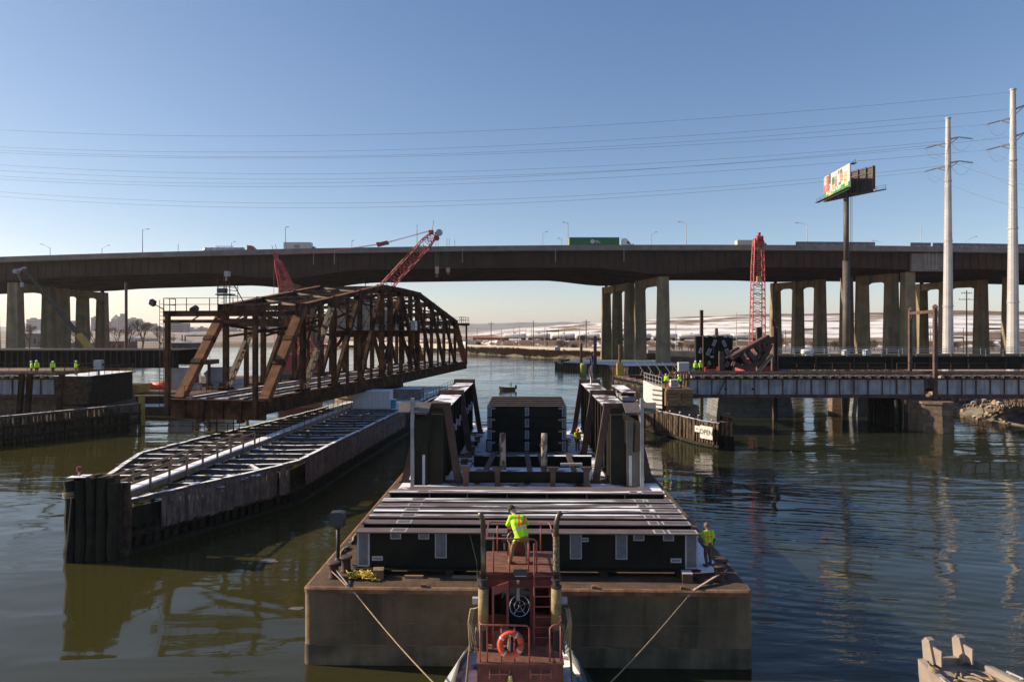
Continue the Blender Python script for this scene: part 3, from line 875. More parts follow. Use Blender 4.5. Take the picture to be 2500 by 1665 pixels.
# ---- tall girders standing on edge along both sides, held by braced frames
def tall_girder(sg):
    side = 'left' if sg < 0 else 'right'
    g = thing('standing_girder', f'tall dark girder standing upright along the {side} side of the barge', 'girder', bl(sg * 6, 17, DZ), 'two tall girders standing upright')
    X = lambda x: sg * x
    def bx(mb, x0_, x1_, *r): mb.box(min(X(x0_), X(x1_)), max(X(x0_), X(x1_)), *r)
    y0_, y1_ = 18.6, 39.6
    mb = MB(); bx(mb, 5.3, 6.55, y0_, y1_, 3.45, 7.75); mb.xform(BM).build('web', new_steel, g)
    mb = MB(); bx(mb, 5.12, 6.75, y0_ - .3, y1_ + .2, 7.75, 7.81); mb.xform(BM).build('top_flange', brown_steel_snow, g)
    mb = MB(); bx(mb, 5.12, 6.75, y0_ - .3, y1_ + .2, 3.38, 3.45); mb.xform(BM).build('bottom_flange', new_steel, g)
    for k in range(11):
        y = y0_ + .6 + k * 1.95
        mb = MB(); bx(mb, 5.15, 5.3, y, y + .05, 3.45, 7.75); mb.xform(BM).build('stiffener', new_steel, g)
        mb = MB(); bx(mb, 6.55, 6.72, y, y + .05, 3.45, 7.75); mb.xform(BM).build('stiffener', new_steel, g)
    if sg < 0:        # small primed tabs stepping along the inner face
        for k in range(7):
            y = 20.2 + k * 2.55
            z = 6.1 - .02 * k
            mb = MB(); bx(mb, 5.05, 5.18, y, y + .3, z - .38, z); bx(mb, 5.05, 5.3, y + .3, y + .75, z - .06, z); bx(mb, 5.06, 5.16, y + .75, y + 1.0, z - .1, z + .3)
            mb.xform(BM).build('connection_tab', plate_edge, g)
    mb = MB(); bx(mb, 5.35, 7.1, 17.35, 18.6, DZ + .1, 7.5); mb.xform(BM).build('end_box', new_steel, g)
    # near end: edge-on pale plate with two wing plates and an angled end web
    mb = MB(); bx(mb, 7.12, 7.34, 16.7, 16.95, DZ + .05, 8.6); mb.xform(BM)
    mb.build('end_post_plate', grey_steel, g)
    mb = MB(); bx(mb, 6.3, 7.12, 16.95, 17.02, DZ + .05, 7.2); mb.xform(BM).build('end_web', mat('end_web_r', (.10, .088, .078), (.07, .062, .057), .55, 0, 1.0) if sg > 0 else new_steel, g)  # right end web is a lighter grey-brown than the left
    wing = mat('wing_paint', (.15, .13, .115), (.11, .098, .09), .55, 0, 1.2)
    for a, b_ in ((6.08, 7.1), (7.38, 8.2)):
        mb = MB()
        mb.prism([(X(a + (.12 if a < 7 else 0)), 16.6, 7.75), (X(b_ - (.12 if a > 7 else 0)), 16.6, 7.75), (X(b_), 17.3, 8.3), (X(a), 17.3, 8.3)], (0, .05, -.06))
        mb.xform(BM).build('wing_plate', wing, g)
    mb = MB()
    mb.prism([(X(6.1), 17.3, 7.7), (X(7.1), 16.75, 7.1), (X(7.1), 16.75, 5.35), (X(6.75), 16.9, 5.2), (X(6.1), 17.3, 5.9)], (0, .06, 0))
    mb.xform(BM).build('bent_plate', new_steel, g)
    mb = MB(); bx(mb, 6.45, 6.62, 16.9, 16.945, DZ + .1, 5.0); mb.xform(BM).build('primed_strip', plate_edge, g)
    mb = MB()         # curved end of the top flange
    mb.prism([(X(5.2), 18.3, 7.75), (X(6.7), 18.3, 7.75), (X(6.2), 18.1, 7.3), (X(5.7), 18.1, 7.25)], (0, .4, 0))
    mb.xform(BM).build('flange_end', brown_steel_snow, g)
    # braced frames
    for k, y in enumerate((17.95, 27.3, 38.7)):
        f = thing('brace_frame', f'brown steel brace frame over the {side} standing girder, {["nearest", "middle", "farthest"][k]} one', 'brace frame', bl(sg * 6, y, DZ), 'brace frames over the standing girders')
        mb = MB(); bx(mb, 4.95, 6.95, y, y + .36, 7.84, 8.16); mb.xform(BM).build('cap_beam', brown_steel, f)
        mb = MB(); mb.bar((X(5.2), y + .17, 7.85), (X(4.45), y + .17, DZ), .46, .34, (0, 1, 0)); mb.xform(BM).build('inner_leg', brown_steel, f)
        mb = MB(); mb.bar((X(6.75), y + .17, 7.85), (X(7.95), y + .17, DZ), .46, .34, (0, 1, 0)); mb.xform(BM).build('outer_leg', brown_steel, f)
        mb = MB(); bx(mb, 4.1, 8.3, y - .05, y + .4, DZ, DZ + .1); mb.bar((X(4.3), y + .45, DZ + .15), (X(5.1), y + 2.8, DZ + .75), .22, .22); mb.xform(BM).build('foot_beam', brown_steel, f)
tall_girder(-1)
tall_girder(1)

bun = thing('steel_bundle', 'bundle of grey steel sections stacked outside the right standing girder', 'steel bundle', bl(7.8, 26, DZ))
for k in range(10):
    mb = MB(); mb.box(7.2, 8.25, 25.4, 32.0, DZ + .06 + .56 * k, DZ + .06 + .56 * k + (.3 if k < 9 else .08)); mb.xform(BM).build('section', grey_steel if k < 9 else brown_steel_snow, bun)
    if k < 9:
        for y in (26.2, 28.7, 31.2): mb = MB(); mb.box(7.25, 8.2, y, y + .3, DZ + .36 + .56 * k, DZ + .62 + .56 * k); mb.xform(BM).build('spacer', timber_dark, bun)
# ---- cradle of crossbeams and flared posts between them
cr = thing('cargo_cradle', 'low brown steel cradle with flared posts between the standing girders', 'cradle', bl(.2, 17, DZ))
for x in (-3.85, -1.85, 1.65, 3.75):
    mb = MB()
    mb.box(x - .16, x + .16, 16.7, 17.0, DZ, DZ + .95)
    mb.prism([(x - .16, 16.66, DZ + .95), (x + .16, 16.66, DZ + .95), (x + .38, 16.66, DZ + 1.28), (x - .38, 16.66, DZ + 1.28)], (0, .4, 0))
    mb.xform(BM).build('flared_post', brown_steel, cr)
for y, z0_, z1_, x0_, x1_ in ((17.1, 3.2, 3.92, -3.7, 3.9), (20.0, 3.6, 4.35, -3.6, 4.4)):
    mb = MB(); mb.ibeam((x0_, y + .2, (z0_ + z1_) / 2), (x1_, y + .2, (z0_ + z1_) / 2), z1_ - z0_, .4); mb.xform(BM).build('cross_beam', new_steel, cr)
    mb = MB(); mb.box(x0_, x1_, y - .02, y + .42, z1_, z1_ + .02); mb.xform(BM).build('beam_cap', brown_steel_snow, cr)
for x in (-2.6, .2, 1.1, 3.0):
    mb = MB(); mb.bar((x, 16.9, 4.02), (x + (.35 if x < -1 else -.2), 20.4, 4.42), .32, .14); mb.xform(BM).build('tie_beam', brown_steel, cr)
mb = MB(); mb.cyl((2.2, 18.2, 4.15), (3.6, 18.3, 4.15), .12, .12, 8); mb.xform(BM).build('spreader_pipe', galv, cr)
mb = MB()
for x in (-3.2, 0, 3.3): mb.cyl((x, 17.5, DZ + .4), (x, 17.9, DZ + .4), .38, .38, 14)
mb.xform(BM).build('roller', brown_steel, cr)
for j, (x, y) in enumerate(((-1.55, 17.75), (1.12, 17.75))):
    mb = MB()
    pts = [bl(x + rnd.uniform(-.02, .02), y, z) for z in (3.2, 4.0, 4.8, 5.5, 6.25)]
    mb.tube(pts, [.21, .205, .2, .2, .195], 12)
    mb.cyl(pts[3] + V(-.18, -.05, 0), pts[3] + V(-.28, -.1, .03), .06, .04, 6)
    tag(mb.build('timber_post', bark, None, True), ['peeling bare log post, the left one on the barge', 'sunlit peeling log post, the right one on the barge'][j], 'log post', 'log posts standing on the barge')
for j, (x, y, sx, sy, sz, rz) in enumerate(((-2.9, 15.6, .5, .25, .18, .3), (-1.9, 15.4, .7, .18, .12, -.2), (-1.2, 15.7, .35, .35, .3, .1))):
    mb = MB(); mb.cbox((x, y, DZ + sz / 2), (sx, sy, sz), rz); mb.xform(BM)
    tag(mb.build('wood_offcut', timber_new), f'offcut of timber lying below the cradle, {["left", "middle", "right"][j]} piece', 'timber')
# stepped dunnage beside the stack and left inner deck clutter
for j in range(5):
    mb = MB(); mb.cbox((-4.6 + .05 * j, 24.0 + 2.6 * j, DZ + .22), (.5, .3, .44), .3 * j); mb.xform(BM)
    tag(mb.build('dunnage_block', timber_snow), f'snowy dunnage block at the foot of the left standing girder, {["first", "second", "third", "fourth", "fifth"][j]} from the tug', 'timber block')
mb = MB(); mb.prism([(6.95, 16.2, DZ), (8.3, 14.6, DZ), (8.35, 17.8, DZ), (7.2, 19.6, DZ)], (0, 0, .05)); mb.xform(BM)
tag(mb.build('tarpaulin', snow_mat), 'crumpled pale tarpaulin on deck outside the right standing girder', 'tarpaulin')

# ---- loose gear on the near deck
lb = thing('post_box', 'dark metal box on a single post at the left corner of the barge', 'post box', bl(-8.0, 2.55, DZ))
mb = MB(); mb.cyl(bl(-8.0, 2.55, DZ), bl(-8.0, 2.55, 4.62), .085, .085, 10); mb.lathe([(.2, 0), (.19, .12), (.1, .3)], bl(-8.0, 2.55, DZ), 12); mb.build('post', black_steel, lb, True)
mb = MB(); mb.lathe([(.1, 0), (.22, .16)], bl(-8.0, 2.55, 4.5), 10); mb.cbox(bl(-8.0, 2.55, 4.68), (.62, .5, .05)); mb.build('bracket', brown_steel, lb)
mb = MB()
c = bl(-8.0, 2.55, 4.7)
mb.prism([c + V(-.29, -.22, 0), c + V(.27, -.26, 0), c + V(.29, -.2, .5), c + V(.1, -.2, .55), c + V(-.29, -.18, .52)], (0, .45, 0))
mb.build('housing', mat('housing_green', (.035, .045, .045), (.025, .03, .03), .45), lb)
# heap of yellow rope
mb = MB()
for i in range(26):
    cx, cy = -6.55 + rnd.gauss(0, .25), 1.0 + rnd.gauss(0, .13)
    pts = []
    a0 = rnd.uniform(0, 6.28); rx = rnd.uniform(.12, .32); ry = rnd.uniform(.08, .2)
    for k in range(14):
        a = a0 + k * .5
        pts.append(bl(cx + rx * math.cos(a) + .02 * k * math.cos(a0), cy + ry * math.sin(a), DZ + .04 + .22 * math.exp(-((cx + 6.55) ** 2) * 6) * rnd.uniform(.3, 1) + .03 * math.sin(3 * a)))
    mb.tube(pts, .02, 5)
mb.tube([bl(-7.55, 1.9, DZ + .3), bl(-7.35, 1.5, DZ + .08), bl(-7.1, 1.2, DZ + .03)], .025, 5)
tag(mb.build('rope_heap', rope_yellow, None, True), 'heap of tangled yellow rope on the near left deck', 'rope')
mb = MB(); mb.cbox(bl(-5.95, 1.05, DZ + .17), (.42, .4, .34), .12); mb.mi = 1; mb.cbox(bl(-5.95, 1.05, DZ + .35), (.42, .4, .03), .12)
tag(mb.build('wood_block', [hull_edge, timber_new]), 'square wooden block beside the yellow rope heap', 'block')
mb = MB(); mb.cbox(bl(6.35, .95, DZ + .17), (.4, .45, .34), -.1); mb.mi = 1; mb.cbox(bl(6.35, .95, DZ + .35), (.4, .45, .03), -.1)
tag(mb.build('wood_block', [deck_rust, plate_edge]), 'pale topped block at the right end of the front girder', 'block')
for j, pts in enumerate(([(-7.4, 2.2, .1), (-6.95, 1.9, .06), (-6.75, 2.6, .08), (-6.9, 3.6, .1), (-7.3, 3.9, .12)], [(-6.6, 1.6, .05), (-6.85, 2.2, .08), (-6.72, 3.2, .35), (-6.95, 4.2, .12), (-7.3, 5.2, .1)])):
    mb = MB(); mb.tube([bl(x, y, DZ + z) for x, y, z in pts], .045, 6)
    tag(mb.build('hose', rubber, None, True), f'black hose looped on the left side deck, {["inner", "outer"][j]} one', 'hose')
for j in range(2):       # mooring rope along the left rail
    mb = MB()
    mb.tube([bl(-8.2 + .06 * math.sin(k), 3.0 + j * 2.2 + .22 * k, DZ + .06 + .03 * math.cos(k * 2)) for k in range(9)], .06, 6)
    tag(mb.build('mooring_rope', rope_tan, None, True), f'old mooring rope lying along the left rail, {["near", "far"][j]} length', 'rope')
# bent pipe frame and straps at the right corner
fr = thing('pipe_frame', 'bent steel pipe frame lying at the right front corner of the barge', 'pipe frame', bl(7.2, 1.0, DZ))
for a, b_ in (((6.9, .75, .06), (6.55, 1.3, .1)), ((6.9, .75, .06), (7.7, .95, .1)), ((7.7, .95, .1), (8.0, 1.6, .12)), ((6.55, 1.3, .1), (8.0, 1.6, .12)), ((6.3, 1.6, .1), (7.1, 1.75, .14)), ((7.7, .95, .1), (7.72, .9, .4))):
    mb = MB(); mb.cyl(bl(a[0], a[1], DZ + a[2]), bl(b_[0], b_[1], DZ + b_[2]), .045, .045, 7); mb.build('pipe', brown_steel, fr)
for sg, label in ((-1, 'left'), (1, 'right')):
    t = thing('tow_line', f'tow wire with pale strap running to the {label} front corner of the barge', 'tow line', bl(sg * 7.6, .8, DZ), 'tow wires between tug and barge')
    x0_, y0_ = (-7.75, 1.0) if sg < 0 else (7.9, 1.3)
    kx, ky, kz = (-6.95, .1, 3.02) if sg < 0 else (6.5, .1, 3.02)
    mb = MB()
    mb.bar(bl(x0_, y0_ - .1, DZ + .28), bl(kx, ky, kz), .16, .03, (0, .6, .8)); mb.bar(bl(x0_ + .1, y0_, DZ + .34), bl(kx + .04, ky, kz + .03), .14, .03, (.3, .6, .8))
    mb.build('strap', mat('strap_fabric', (.42, .33, .27), (.30, .24, .20), .9, 0, 4), t)
    mb = MB(); mb.cyl(bl(kx, ky, kz), bl(kx + .35 * (-sg), ky - .1, kz - .27), .05, .04, 8); mb.build('shackle', galv, t)
    p0 = bl(kx + .35 * (-sg), ky - .1, kz - .27)
    p1 = V(-1.75, 20.5, 1.75) if sg < 0 else V(2.25, 20.4, 1.75)
    mb = MB(); mb.tube([p0.lerp(p1, k / 8) - V(0, 0, .12 * math.sin(math.pi * k / 8)) for k in range(9)], .022, 6)
    mb.build('wire', rope_tan, t)

# ---- flag on the right standing girder
fl = thing('flag', 'striped american flag hanging limp from a thin pole on the right standing girder', 'flag', bl(5.9, 36.6, 7.82))
mb = MB(); mb.cyl(bl(5.9, 36.6, 7.82), bl(6.15, 36.6, 10.75), .03, .02, 6); mb.build('pole', lamp_grey, fl)
mb = MB()
NX, NZ = 14, 30
for j in range(NZ + 1):
    t = j / NZ
    for i in range(NX + 1):
        u = i / NX
        x = 6.12 - .08 * t - (.10 + .50 * u) * (.55 + .1 * math.sin(5 * t)) + .06 * math.sin(9 * t)
        y = 36.6 + .14 * math.sin(u * 9 + t * 4) - .05
        z = 10.65 - t * 2.45 - .35 * u * (1 - .3 * t)
        mb.v.append(bl(x, y, z))
for j in range(NZ):
    for i in range(NX):
        a = j * (NX + 1) + i
        mb.f.append([a, a + 1, a + NX + 2, a + NX + 1])
        mb.m.append(2 if (j < 11) else (0 if (i // 2) % 2 else 1))
mb.build('cloth', [mat('flag_red', (.5, .03, .04), (.42, .025, .035), .8), mat('flag_white', (.75, .72, .72), (.7, .68, .68), .8), mat('flag_blue', (.03, .04, .16), (.025, .03, .12), .8)], fl, True)
# ------------------------------------------------------------------ swing span (frame: x across with 0 = right truss, y along from the near end)
TM = Matrix.Translation((-22.5, 62, 0)) @ Matrix.Rotation(-math.atan(.19), 4, 'Z')
def tl(x, y, z): return TM @ Vector((x, y, z))
swing = thing('swing_bridge', 'old rusty through truss railway swing bridge turned open over the left fender', 'swing bridge', tl(-4.3, 35.8, 5))
def part(name, mb, m, par=None, smooth=False): return mb.xform(TM).build(name, m, par or swing, smooth)
TW = 8.6
ys = [0, 7.2, 14.3, 21.4, 28.5, 35.8, 43.1, 50.2, 57.3, 64.4, 71.6]
top = {7.2: 15.2, 14.3: 16.28, 21.4: 17.37, 28.5: 18.45, 35.8: 18.4, 43.1: 18.2, 50.2: 16.87, 57.3: 15.53, 64.4: 14.2}
ZB = 6.6
for sx in (0.0, -TW):
    mb = MB(); mb.bar((sx, -0.4, 5.95), (sx, 72.0, 5.95), .55, 1.3)
    part('bottom_chord', mb, truss_steel)
    mb = MB()
    for dz in (5.28, 6.63): mb.bar((sx, -0.4, dz), (sx, 72.0, dz), .85, .06)
    for k in range(36): mb.bar((sx + .28, k * 2, 5.3), (sx + .28, k * 2, 6.6), .06, .12)
    part('chord_plates', mb, truss_steel)
    tk = sorted(top)
    for a, b_ in zip(tk, tk[1:]):
        mb = MB(); mb.bar((sx, a, top[a]), (sx, b_, top[b_]), .62, .52); part('top_chord', mb, truss_steel)
        mb = MB(); mb.bar((sx, a, top[a] + .29), (sx, b_, top[b_] + .29), .82, .05); part('cover_plate', mb, truss_rust_sunlit)
    for ya, yb in ((0, 7.2), (71.6, 64.4)):        # inclined end posts
        mb = MB(); mb.bar((sx, ya, ZB - .2), (sx, yb, top[yb]), .95, .6); part('end_post', mb, truss_rust_sunlit)
        d = 1 if ya == 0 else -1
        for q in (.36, .62):                        # dark batten straps
            c = Vector((sx, ya, ZB)).lerp(Vector((sx, yb, top[yb])), q)
            mb = MB(); e = (Vector((sx, yb, top[yb])) - Vector((sx, ya, ZB))).normalized() * .25
            mb.bar(c - e, c + e, 1.02, .68); part('batten', mb, truss_steel)
    for y in ys[1:-1]:
        heavy = y in (28.5, 43.1)
        mb = MB()
        if heavy: mb.bar((sx, y, ZB), (sx, y, top[y]), .62, .55)
        else: mb.lattice((sx, y, ZB), (sx, y, top[y] - .2), .5, .42, None, .06, .08, (1, 0, 0))
        part('vertical', mb, truss_steel)
    diag = [(7.2, 14.3, 0), (14.3, 21.4, 1), (21.4, 28.5, 1), (28.5, 35.8, 1), (43.1, 35.8, 1), (50.2, 43.1, 1), (57.3, 50.2, 1), (64.4, 57.3, 1)]
    for ya, yb, hv in diag:        # every diagonal leans in toward the centre at its top
        mb = MB()
        if hv: mb.bar((sx, ya, ZB), (sx, yb, top[yb] - .2), .42, .55)
        else: mb.lattice((sx, ya, ZB), (sx, yb, top[yb] - .2), .6, .42, None, .07, .09, (1, 0, 0))
        part('diagonal', mb, truss_steel if hv else lacing_steel)
    for ya, yb in ((14.3, 21.4), (21.4, 28.5), (28.5, 35.8), (35.8, 43.1), (43.1, 50.2), (50.2, 57.3)):     # thin crossed rods in the upper panels
        for a, b_ in ((ya, yb), (yb, ya)):
            mb = MB(); mb.bar((sx + (.07 if a < b_ else -.07), a, 12.6), (sx + (.07 if a < b_ else -.07), b_, top[b_] - .3), .07, .1); part('tie_rod', mb, truss_steel)
    for ya, yb in zip(ys[1:-1], ys[2:-1]):          # light half-panel hangers
        ym = (ya + yb) / 2
        mb = MB(); mb.lattice((sx, ym, ZB), (sx, ym, table(ym, sorted(top.items())) - .25), .26, .26, None, .045, .05, (1, 0, 0)); part('hanger', mb, truss_steel)
    for y in ys[1:-1]:                                           # gusset plates
        for z, hh in ((top[y], 1.3), (ZB, 1.2)):
            mb = MB(); mb.box(sx - .34, sx - .30, y - .9, y + .9, z - hh * .6, z + hh * .25); mb.box(sx + .30, sx + .34, y - .9, y + .9, z - hh * .6, z + hh * .25)
            part('gusset', mb, truss_steel)
for y in ys[1:-1]:              # crossed sway bracing between the two trusses
    for x0_, x1_ in ((-.25, -TW + .25), (-TW + .25, -.25)):
        mb = MB(); mb.lattice((x0_, y + (.1 if x0_ < -1 else 0), 12.2 if y not in (28.5, 35.8, 43.1) else 15.8), (x1_, y + (.1 if x0_ < -1 else 0), top[y] - 1.9 if y not in (28.5, 35.8, 43.1) else 17.4), .24, .22, None, .04, .06); part('sway_brace', mb, truss_steel)
# top lateral system
tk = sorted(top)
for y in tk:
    mb = MB(); mb.lattice((0, y, top[y] - .1), (-TW, y, top[y] - .1), .45, .5); part('top_strut', mb, truss_steel)
    mb = MB(); mb.lattice((0, y, top[y] - 1.8), (-TW, y, top[y] - 1.8), .3, .35)
    mb.bar((-.2, y, top[y] - 1.8), (-TW / 2, y, top[y] - .2), .12, .1); mb.bar((-TW + .2, y, top[y] - 1.8), (-TW / 2, y, top[y] - .2), .12, .1)
    part('sway_frame', mb, lacing_steel)
for a, b_ in zip(tk, tk[1:]):
    for x0_, x1_ in ((0, -TW), (-TW, 0)):
        mb = MB(); mb.lattice((x0_, a, top[a] + (.06 if x0_ else 0)), (x1_, b_, top[b_] + (.06 if x0_ else 0)), .26, .22, None, .04, .06); part('top_lateral', mb, lacing_steel)
# portal bracing at the hips
for yb in (7.2, 64.4):
    mb = MB(); mb.lattice((0, yb - 1.0, top[yb] - 1.6), (-TW, yb - 1.0, top[yb] - 1.6), .5, .8); part('portal_beam', mb, truss_steel)
# floor: beams, stringers, ties, rails
for y in [k * 3.58 for k in range(21)]:
    mb = MB(); mb.ibeam((-.3, y, 5.75), (-TW + .3, y, 5.75), 1.1, .35); part('floor_beam', mb, truss_steel)
mb = MB(); mb.box(-TW - .5, .5, -.75, -.45, 4.75, 6.45); part('end_floor_beam', mb, truss_steel)
for xe in (-7.4, -5.6, -3.6, -1.8, -.2):
    mb = MB(); mb.box(xe - .06, xe + .06, -.95, -.75, 4.8, 6.4); part('end_stiffener', mb, truss_steel)
mb = MB(); mb.box(-TW - .6, .6, -1.05, -.4, 6.45, 6.52); part('end_plate', mb, truss_steel)
for x in (-6.9, -5.4, -3.2, -1.7):
    mb = MB(); mb.ibeam((x, -.4, 5.95), (x, 71.8, 5.95), .75, .3); part('stringer', mb, truss_steel)
tie = MB().box(-3.9, 3.9, -.12, .12, -.1, .1).mesh('tie', timber_snow)
for k in range(143):
    y = .1 + k * .5
    o = inst('tie', tie, tl(-4.3 + rnd.uniform(-.06, .06), y, 6.44), swing, (0, 0, -math.atan(.19)))
for x in (-6.9, -5.4, -3.2, -1.7):
    mb = MB(); mb.bar((x, -.6, 6.62), (x, 71.8, 6.62), .08, .16); part('rail', mb, rust_flange)
for x in (-8.1, -.5):
    mb = MB(); mb.box(x - .35, x + .35, 0, 71.5, 6.56, 6.6); part('walkway', mb, plank_snow)
    mb = MB(); mb.rail([(x, 0, 6.6), (x, 71.5, 6.6)], 1.05, 3.2, .025); part('railing', mb, truss_steel)
# near end signal frame with walkway on top
for x in (-TW - .35, -.15):
    mb = MB(); mb.bar((x, -1.2, 5.0), (x, -1.2, 14.55), .38, .38); part('frame_post', mb, truss_steel)
    mb = MB(); mb.bar((x, -1.2, 14.3), (x, 7.2, 14.6), .32, .42); part('frame_stringer', mb, truss_steel)
for z, h in ((14.35, .52), (13.65, .3)):
    mb = MB(); mb.bar((-TW - .7, -1.2, z), (.2, -1.2, z), .36, h); part('frame_beam', mb, truss_steel)
for x in (-6.5, -4.3, -2.2):
    mb = MB(); mb.bar((x, -1.2, 13.7), (x + 1.0, -1.2, 14.3), .1, .1); part('frame_brace', mb, truss_steel)
mb = MB(); mb.rail([(-TW - .6, -1.4, 14.6), (.1, -1.4, 14.6)], 1.15, 2.2, .04); mb.rail([(-TW - .6, -1.4, 14.6), (-TW - .6, .2, 14.6)], 1.15, .8, .04); part('frame_railing', mb, truss_steel)
mb = MB()       # ladder on the left post
for dx in (-.05, .35): mb.cyl((-TW - 1.05 + dx, -1.3, 5.2), (-TW - 1.05 + dx, -1.3, 15.6), .025)
for k in range(28): mb.cyl((-TW - 1.1, -1.3, 5.5 + k * .36), (-TW - .7, -1.3, 5.5 + k * .36), .018, .018, 4)
part('ladder', mb, truss_steel)
fl_ = MB(); fl_.cyl((-TW - .6, -1.3, 14.7), (-TW - 1.5, -1.4, 15.2), .04); part('lamp_arm', fl_, truss_steel)
fl_ = MB(); fl_.cbox((-TW - 1.7, -1.45, 15.35), (.5, .35, .5), 0, .3, .5); part('floodlight', fl_, dark_grey)
# signal mast cage
mb = MB()
cx_, cy_ = -4.85, 1.6
for dx, dy in ((-.9, 0), (.35, 0), (-.25, 0), (-.9, 1.3)):
    mb.cyl((cx_ + dx, cy_ + dy, 14.6), (cx_ + dx, cy_ + dy, 17.8), .05)
for z in (16.6, 17.4): mb.rail([(cx_ - .9, cy_, z - 1), (cx_ + .35, cy_, z - 1), (cx_ + .35, cy_ + 1.3, z - 1)], 1.0, 3, .035)
mb.cyl((cx_ + .35, cy_, 17.8), (cx_ + 1.9, cy_ + .4, 14.9), .05)
for k in range(8): mb.cyl((cx_ - .5, cy_ - .1, 14.8 + k * .33), (cx_ - .15, cy_ - .1, 14.8 + k * .33), .02, .02, 4)
part('signal_cage', mb, truss_steel)
mb = MB(); mb.cbox((cx_ - .1, cy_, 16.2), (1.6, .8, .12)); mb.cbox((cx_ - .3, cy_ - .2, 16.55), (.8, .5, .45)); part('signal_platform', mb, dark_grey)
mb = MB(); mb.cbox((cx_ + .1, cy_, 18.15), (.45, .4, .5)); mb.cbox((cx_ - .02, cy_, 17.75), (.12, .12, .5)); part('signal_head', mb, grey_steel)
mb = MB(); mb.cyl((-6.6, -.9, 14.62), (-6.6, -.4, 14.9), .35, .3, 8); part('bell', mb, dark_grey)
# far end small frame
for x in (-TW, 0):
    mb = MB(); mb.bar((x, 72.8, 6), (x, 72.8, 14.0), .3, .3); part('far_frame_post', mb, truss_steel)
mb = MB(); mb.bar((-TW - .4, 72.8, 13.8), (.6, 72.8, 13.8), .35, .5); mb.bar((-TW, 72.6, 13.6), (-TW, 64.4, 13.8), .25, .3); mb.bar((0, 72.6, 13.6), (0, 64.4, 13.8), .25, .3); part('far_frame_beam', mb, truss_steel)
mb = MB(); mb.rail([(-TW, 72.8, 14.05), (.5, 72.8, 14.05)], 1.1, 1.5, .04); mb.rail([(.5, 66, 14.05), (.5, 72.8, 14.05)], 1.1, 1.5, .04); part('far_frame_railing', mb, truss_steel)
# centre tower: portal legs, platform and operator's house
for y in (31.6, 40.0):
    for x in (-TW + .05, -.05):
        mb = MB(); mb.bar((x, y, ZB), (x, y, 17.8), .5, .7); part('tower_leg', mb, truss_steel)
    mb = MB(); mb.bar((0, y, 12.2), (-TW, y, 12.2), .4, .8); part('tower_beam', mb, truss_steel)
    for sgn in (1, -1):
        mb = MB(); mb.bar((-.1 if sgn > 0 else -TW + .1, y, 9.6), (-1.9 if sgn > 0 else -TW + 1.9, y, 12.1), .35, .3); part('knee_brace', mb, truss_steel)
mb = MB(); mb.box(-TW - .1, .9, 29.4, 42.8, 12.62, 12.75); part('house_platform', mb, truss_steel)
mb = MB(); mb.rail([(.8, 29.5, 12.75), (.8, 42.6, 12.75)], 1.1, 1.7, .035); mb.rail([(-TW, 29.5, 12.75), (.8, 29.5, 12.75)], 1.1, 1.7, .035); part('platform_railing', mb, truss_steel)
hw = mat('house_wall', (.50, .47, .42), (.42, .39, .35), .8, 0, 1.0)
hs = MB()
hs.box(-7.8, -.9, 31.8, 38.8, 12.75, 15.5)
house = part('operator_house', hs, hw)
mb = MB(); mb.prism([(-8.1, 31.5, 15.5), (-.6, 31.5, 15.5), (-4.35, 31.5, 16.7)], (0, 7.6, 0)); part('roof', mb, mat('house_roof', (.36, .35, .34), (.28, .27, .27), .8), house)
for y in (32.8, 36.5):
    mb = MB(); mb.box(-.9, -.86, y, y + 1.0, 13.6, 15.0); part('window', mb, glass_dark, house)
for x in (-6.6, -2.6):
    mb = MB(); mb.box(x, x + 1.1, 31.76, 31.8, 13.6, 14.9); part('window', mb, glass_dark, house)
mb = MB(); mb.box(-4.9, -3.9, 31.75, 31.8, 12.8, 14.9); part('door', mb, grey_steel, house)
mb = MB(); mb.box(-.3, .75, 39.5, 40.8, 12.76, 14.1); part('white_cabinet', mb, white_paint)
mb = MB(); mb.cyl((-2.2, 28.3, 18.6), (-2.2, 28.3, 20.2), .05); mb.cbox((-2.2, 28.3, 19.1), (.7, .7, .3)); part('wind_mast', mb, truss_steel)
# undercarriage and hanging maintenance cage below the near end
mb = MB(); mb.cyl(tl(-4.3, 35.8, 4.0), tl(-4.3, 35.8, 5.2), 4.4, 4.4, 24); mb.build('turntable_drum', truss_steel, swing)
mb = MB()
for x in (-6.8, -4.9, -3.2): mb.cyl((x, .2, 3.4), (x, .2, 4.9), .05)
mb.rail([(-7.4, .2, 3.4), (-2.6, .2, 3.4)], .9, 1.2, .035); mb.cbox((-5, .3, 3.38), (5.0, .7, .06)); mb.bar((-6.6, .2, 4.7), (-5.6, .2, 3.5), .07, .07); part('hanging_cage', mb, truss_steel)
for x in (-6.3, -2.2):
    mb = MB(); mb.cbox((x, -.2, 4.6), (.5, .6, .35)); part('end_lift', mb, truss_steel)
pv = thing('pivot_pier', 'round masonry pier carrying the swing bridge, hidden inside the left fender', 'bridge pier', tl(-4.3, 35.8, 0))
mb = MB(); mb.lathe([(5.4, -1.5), (5.2, 3.4), (5.5, 3.45), (5.5, 3.95), (4.2, 4.0)], tl(-4.3, 35.8, 0), 28); mb.build('masonry', stone, pv)

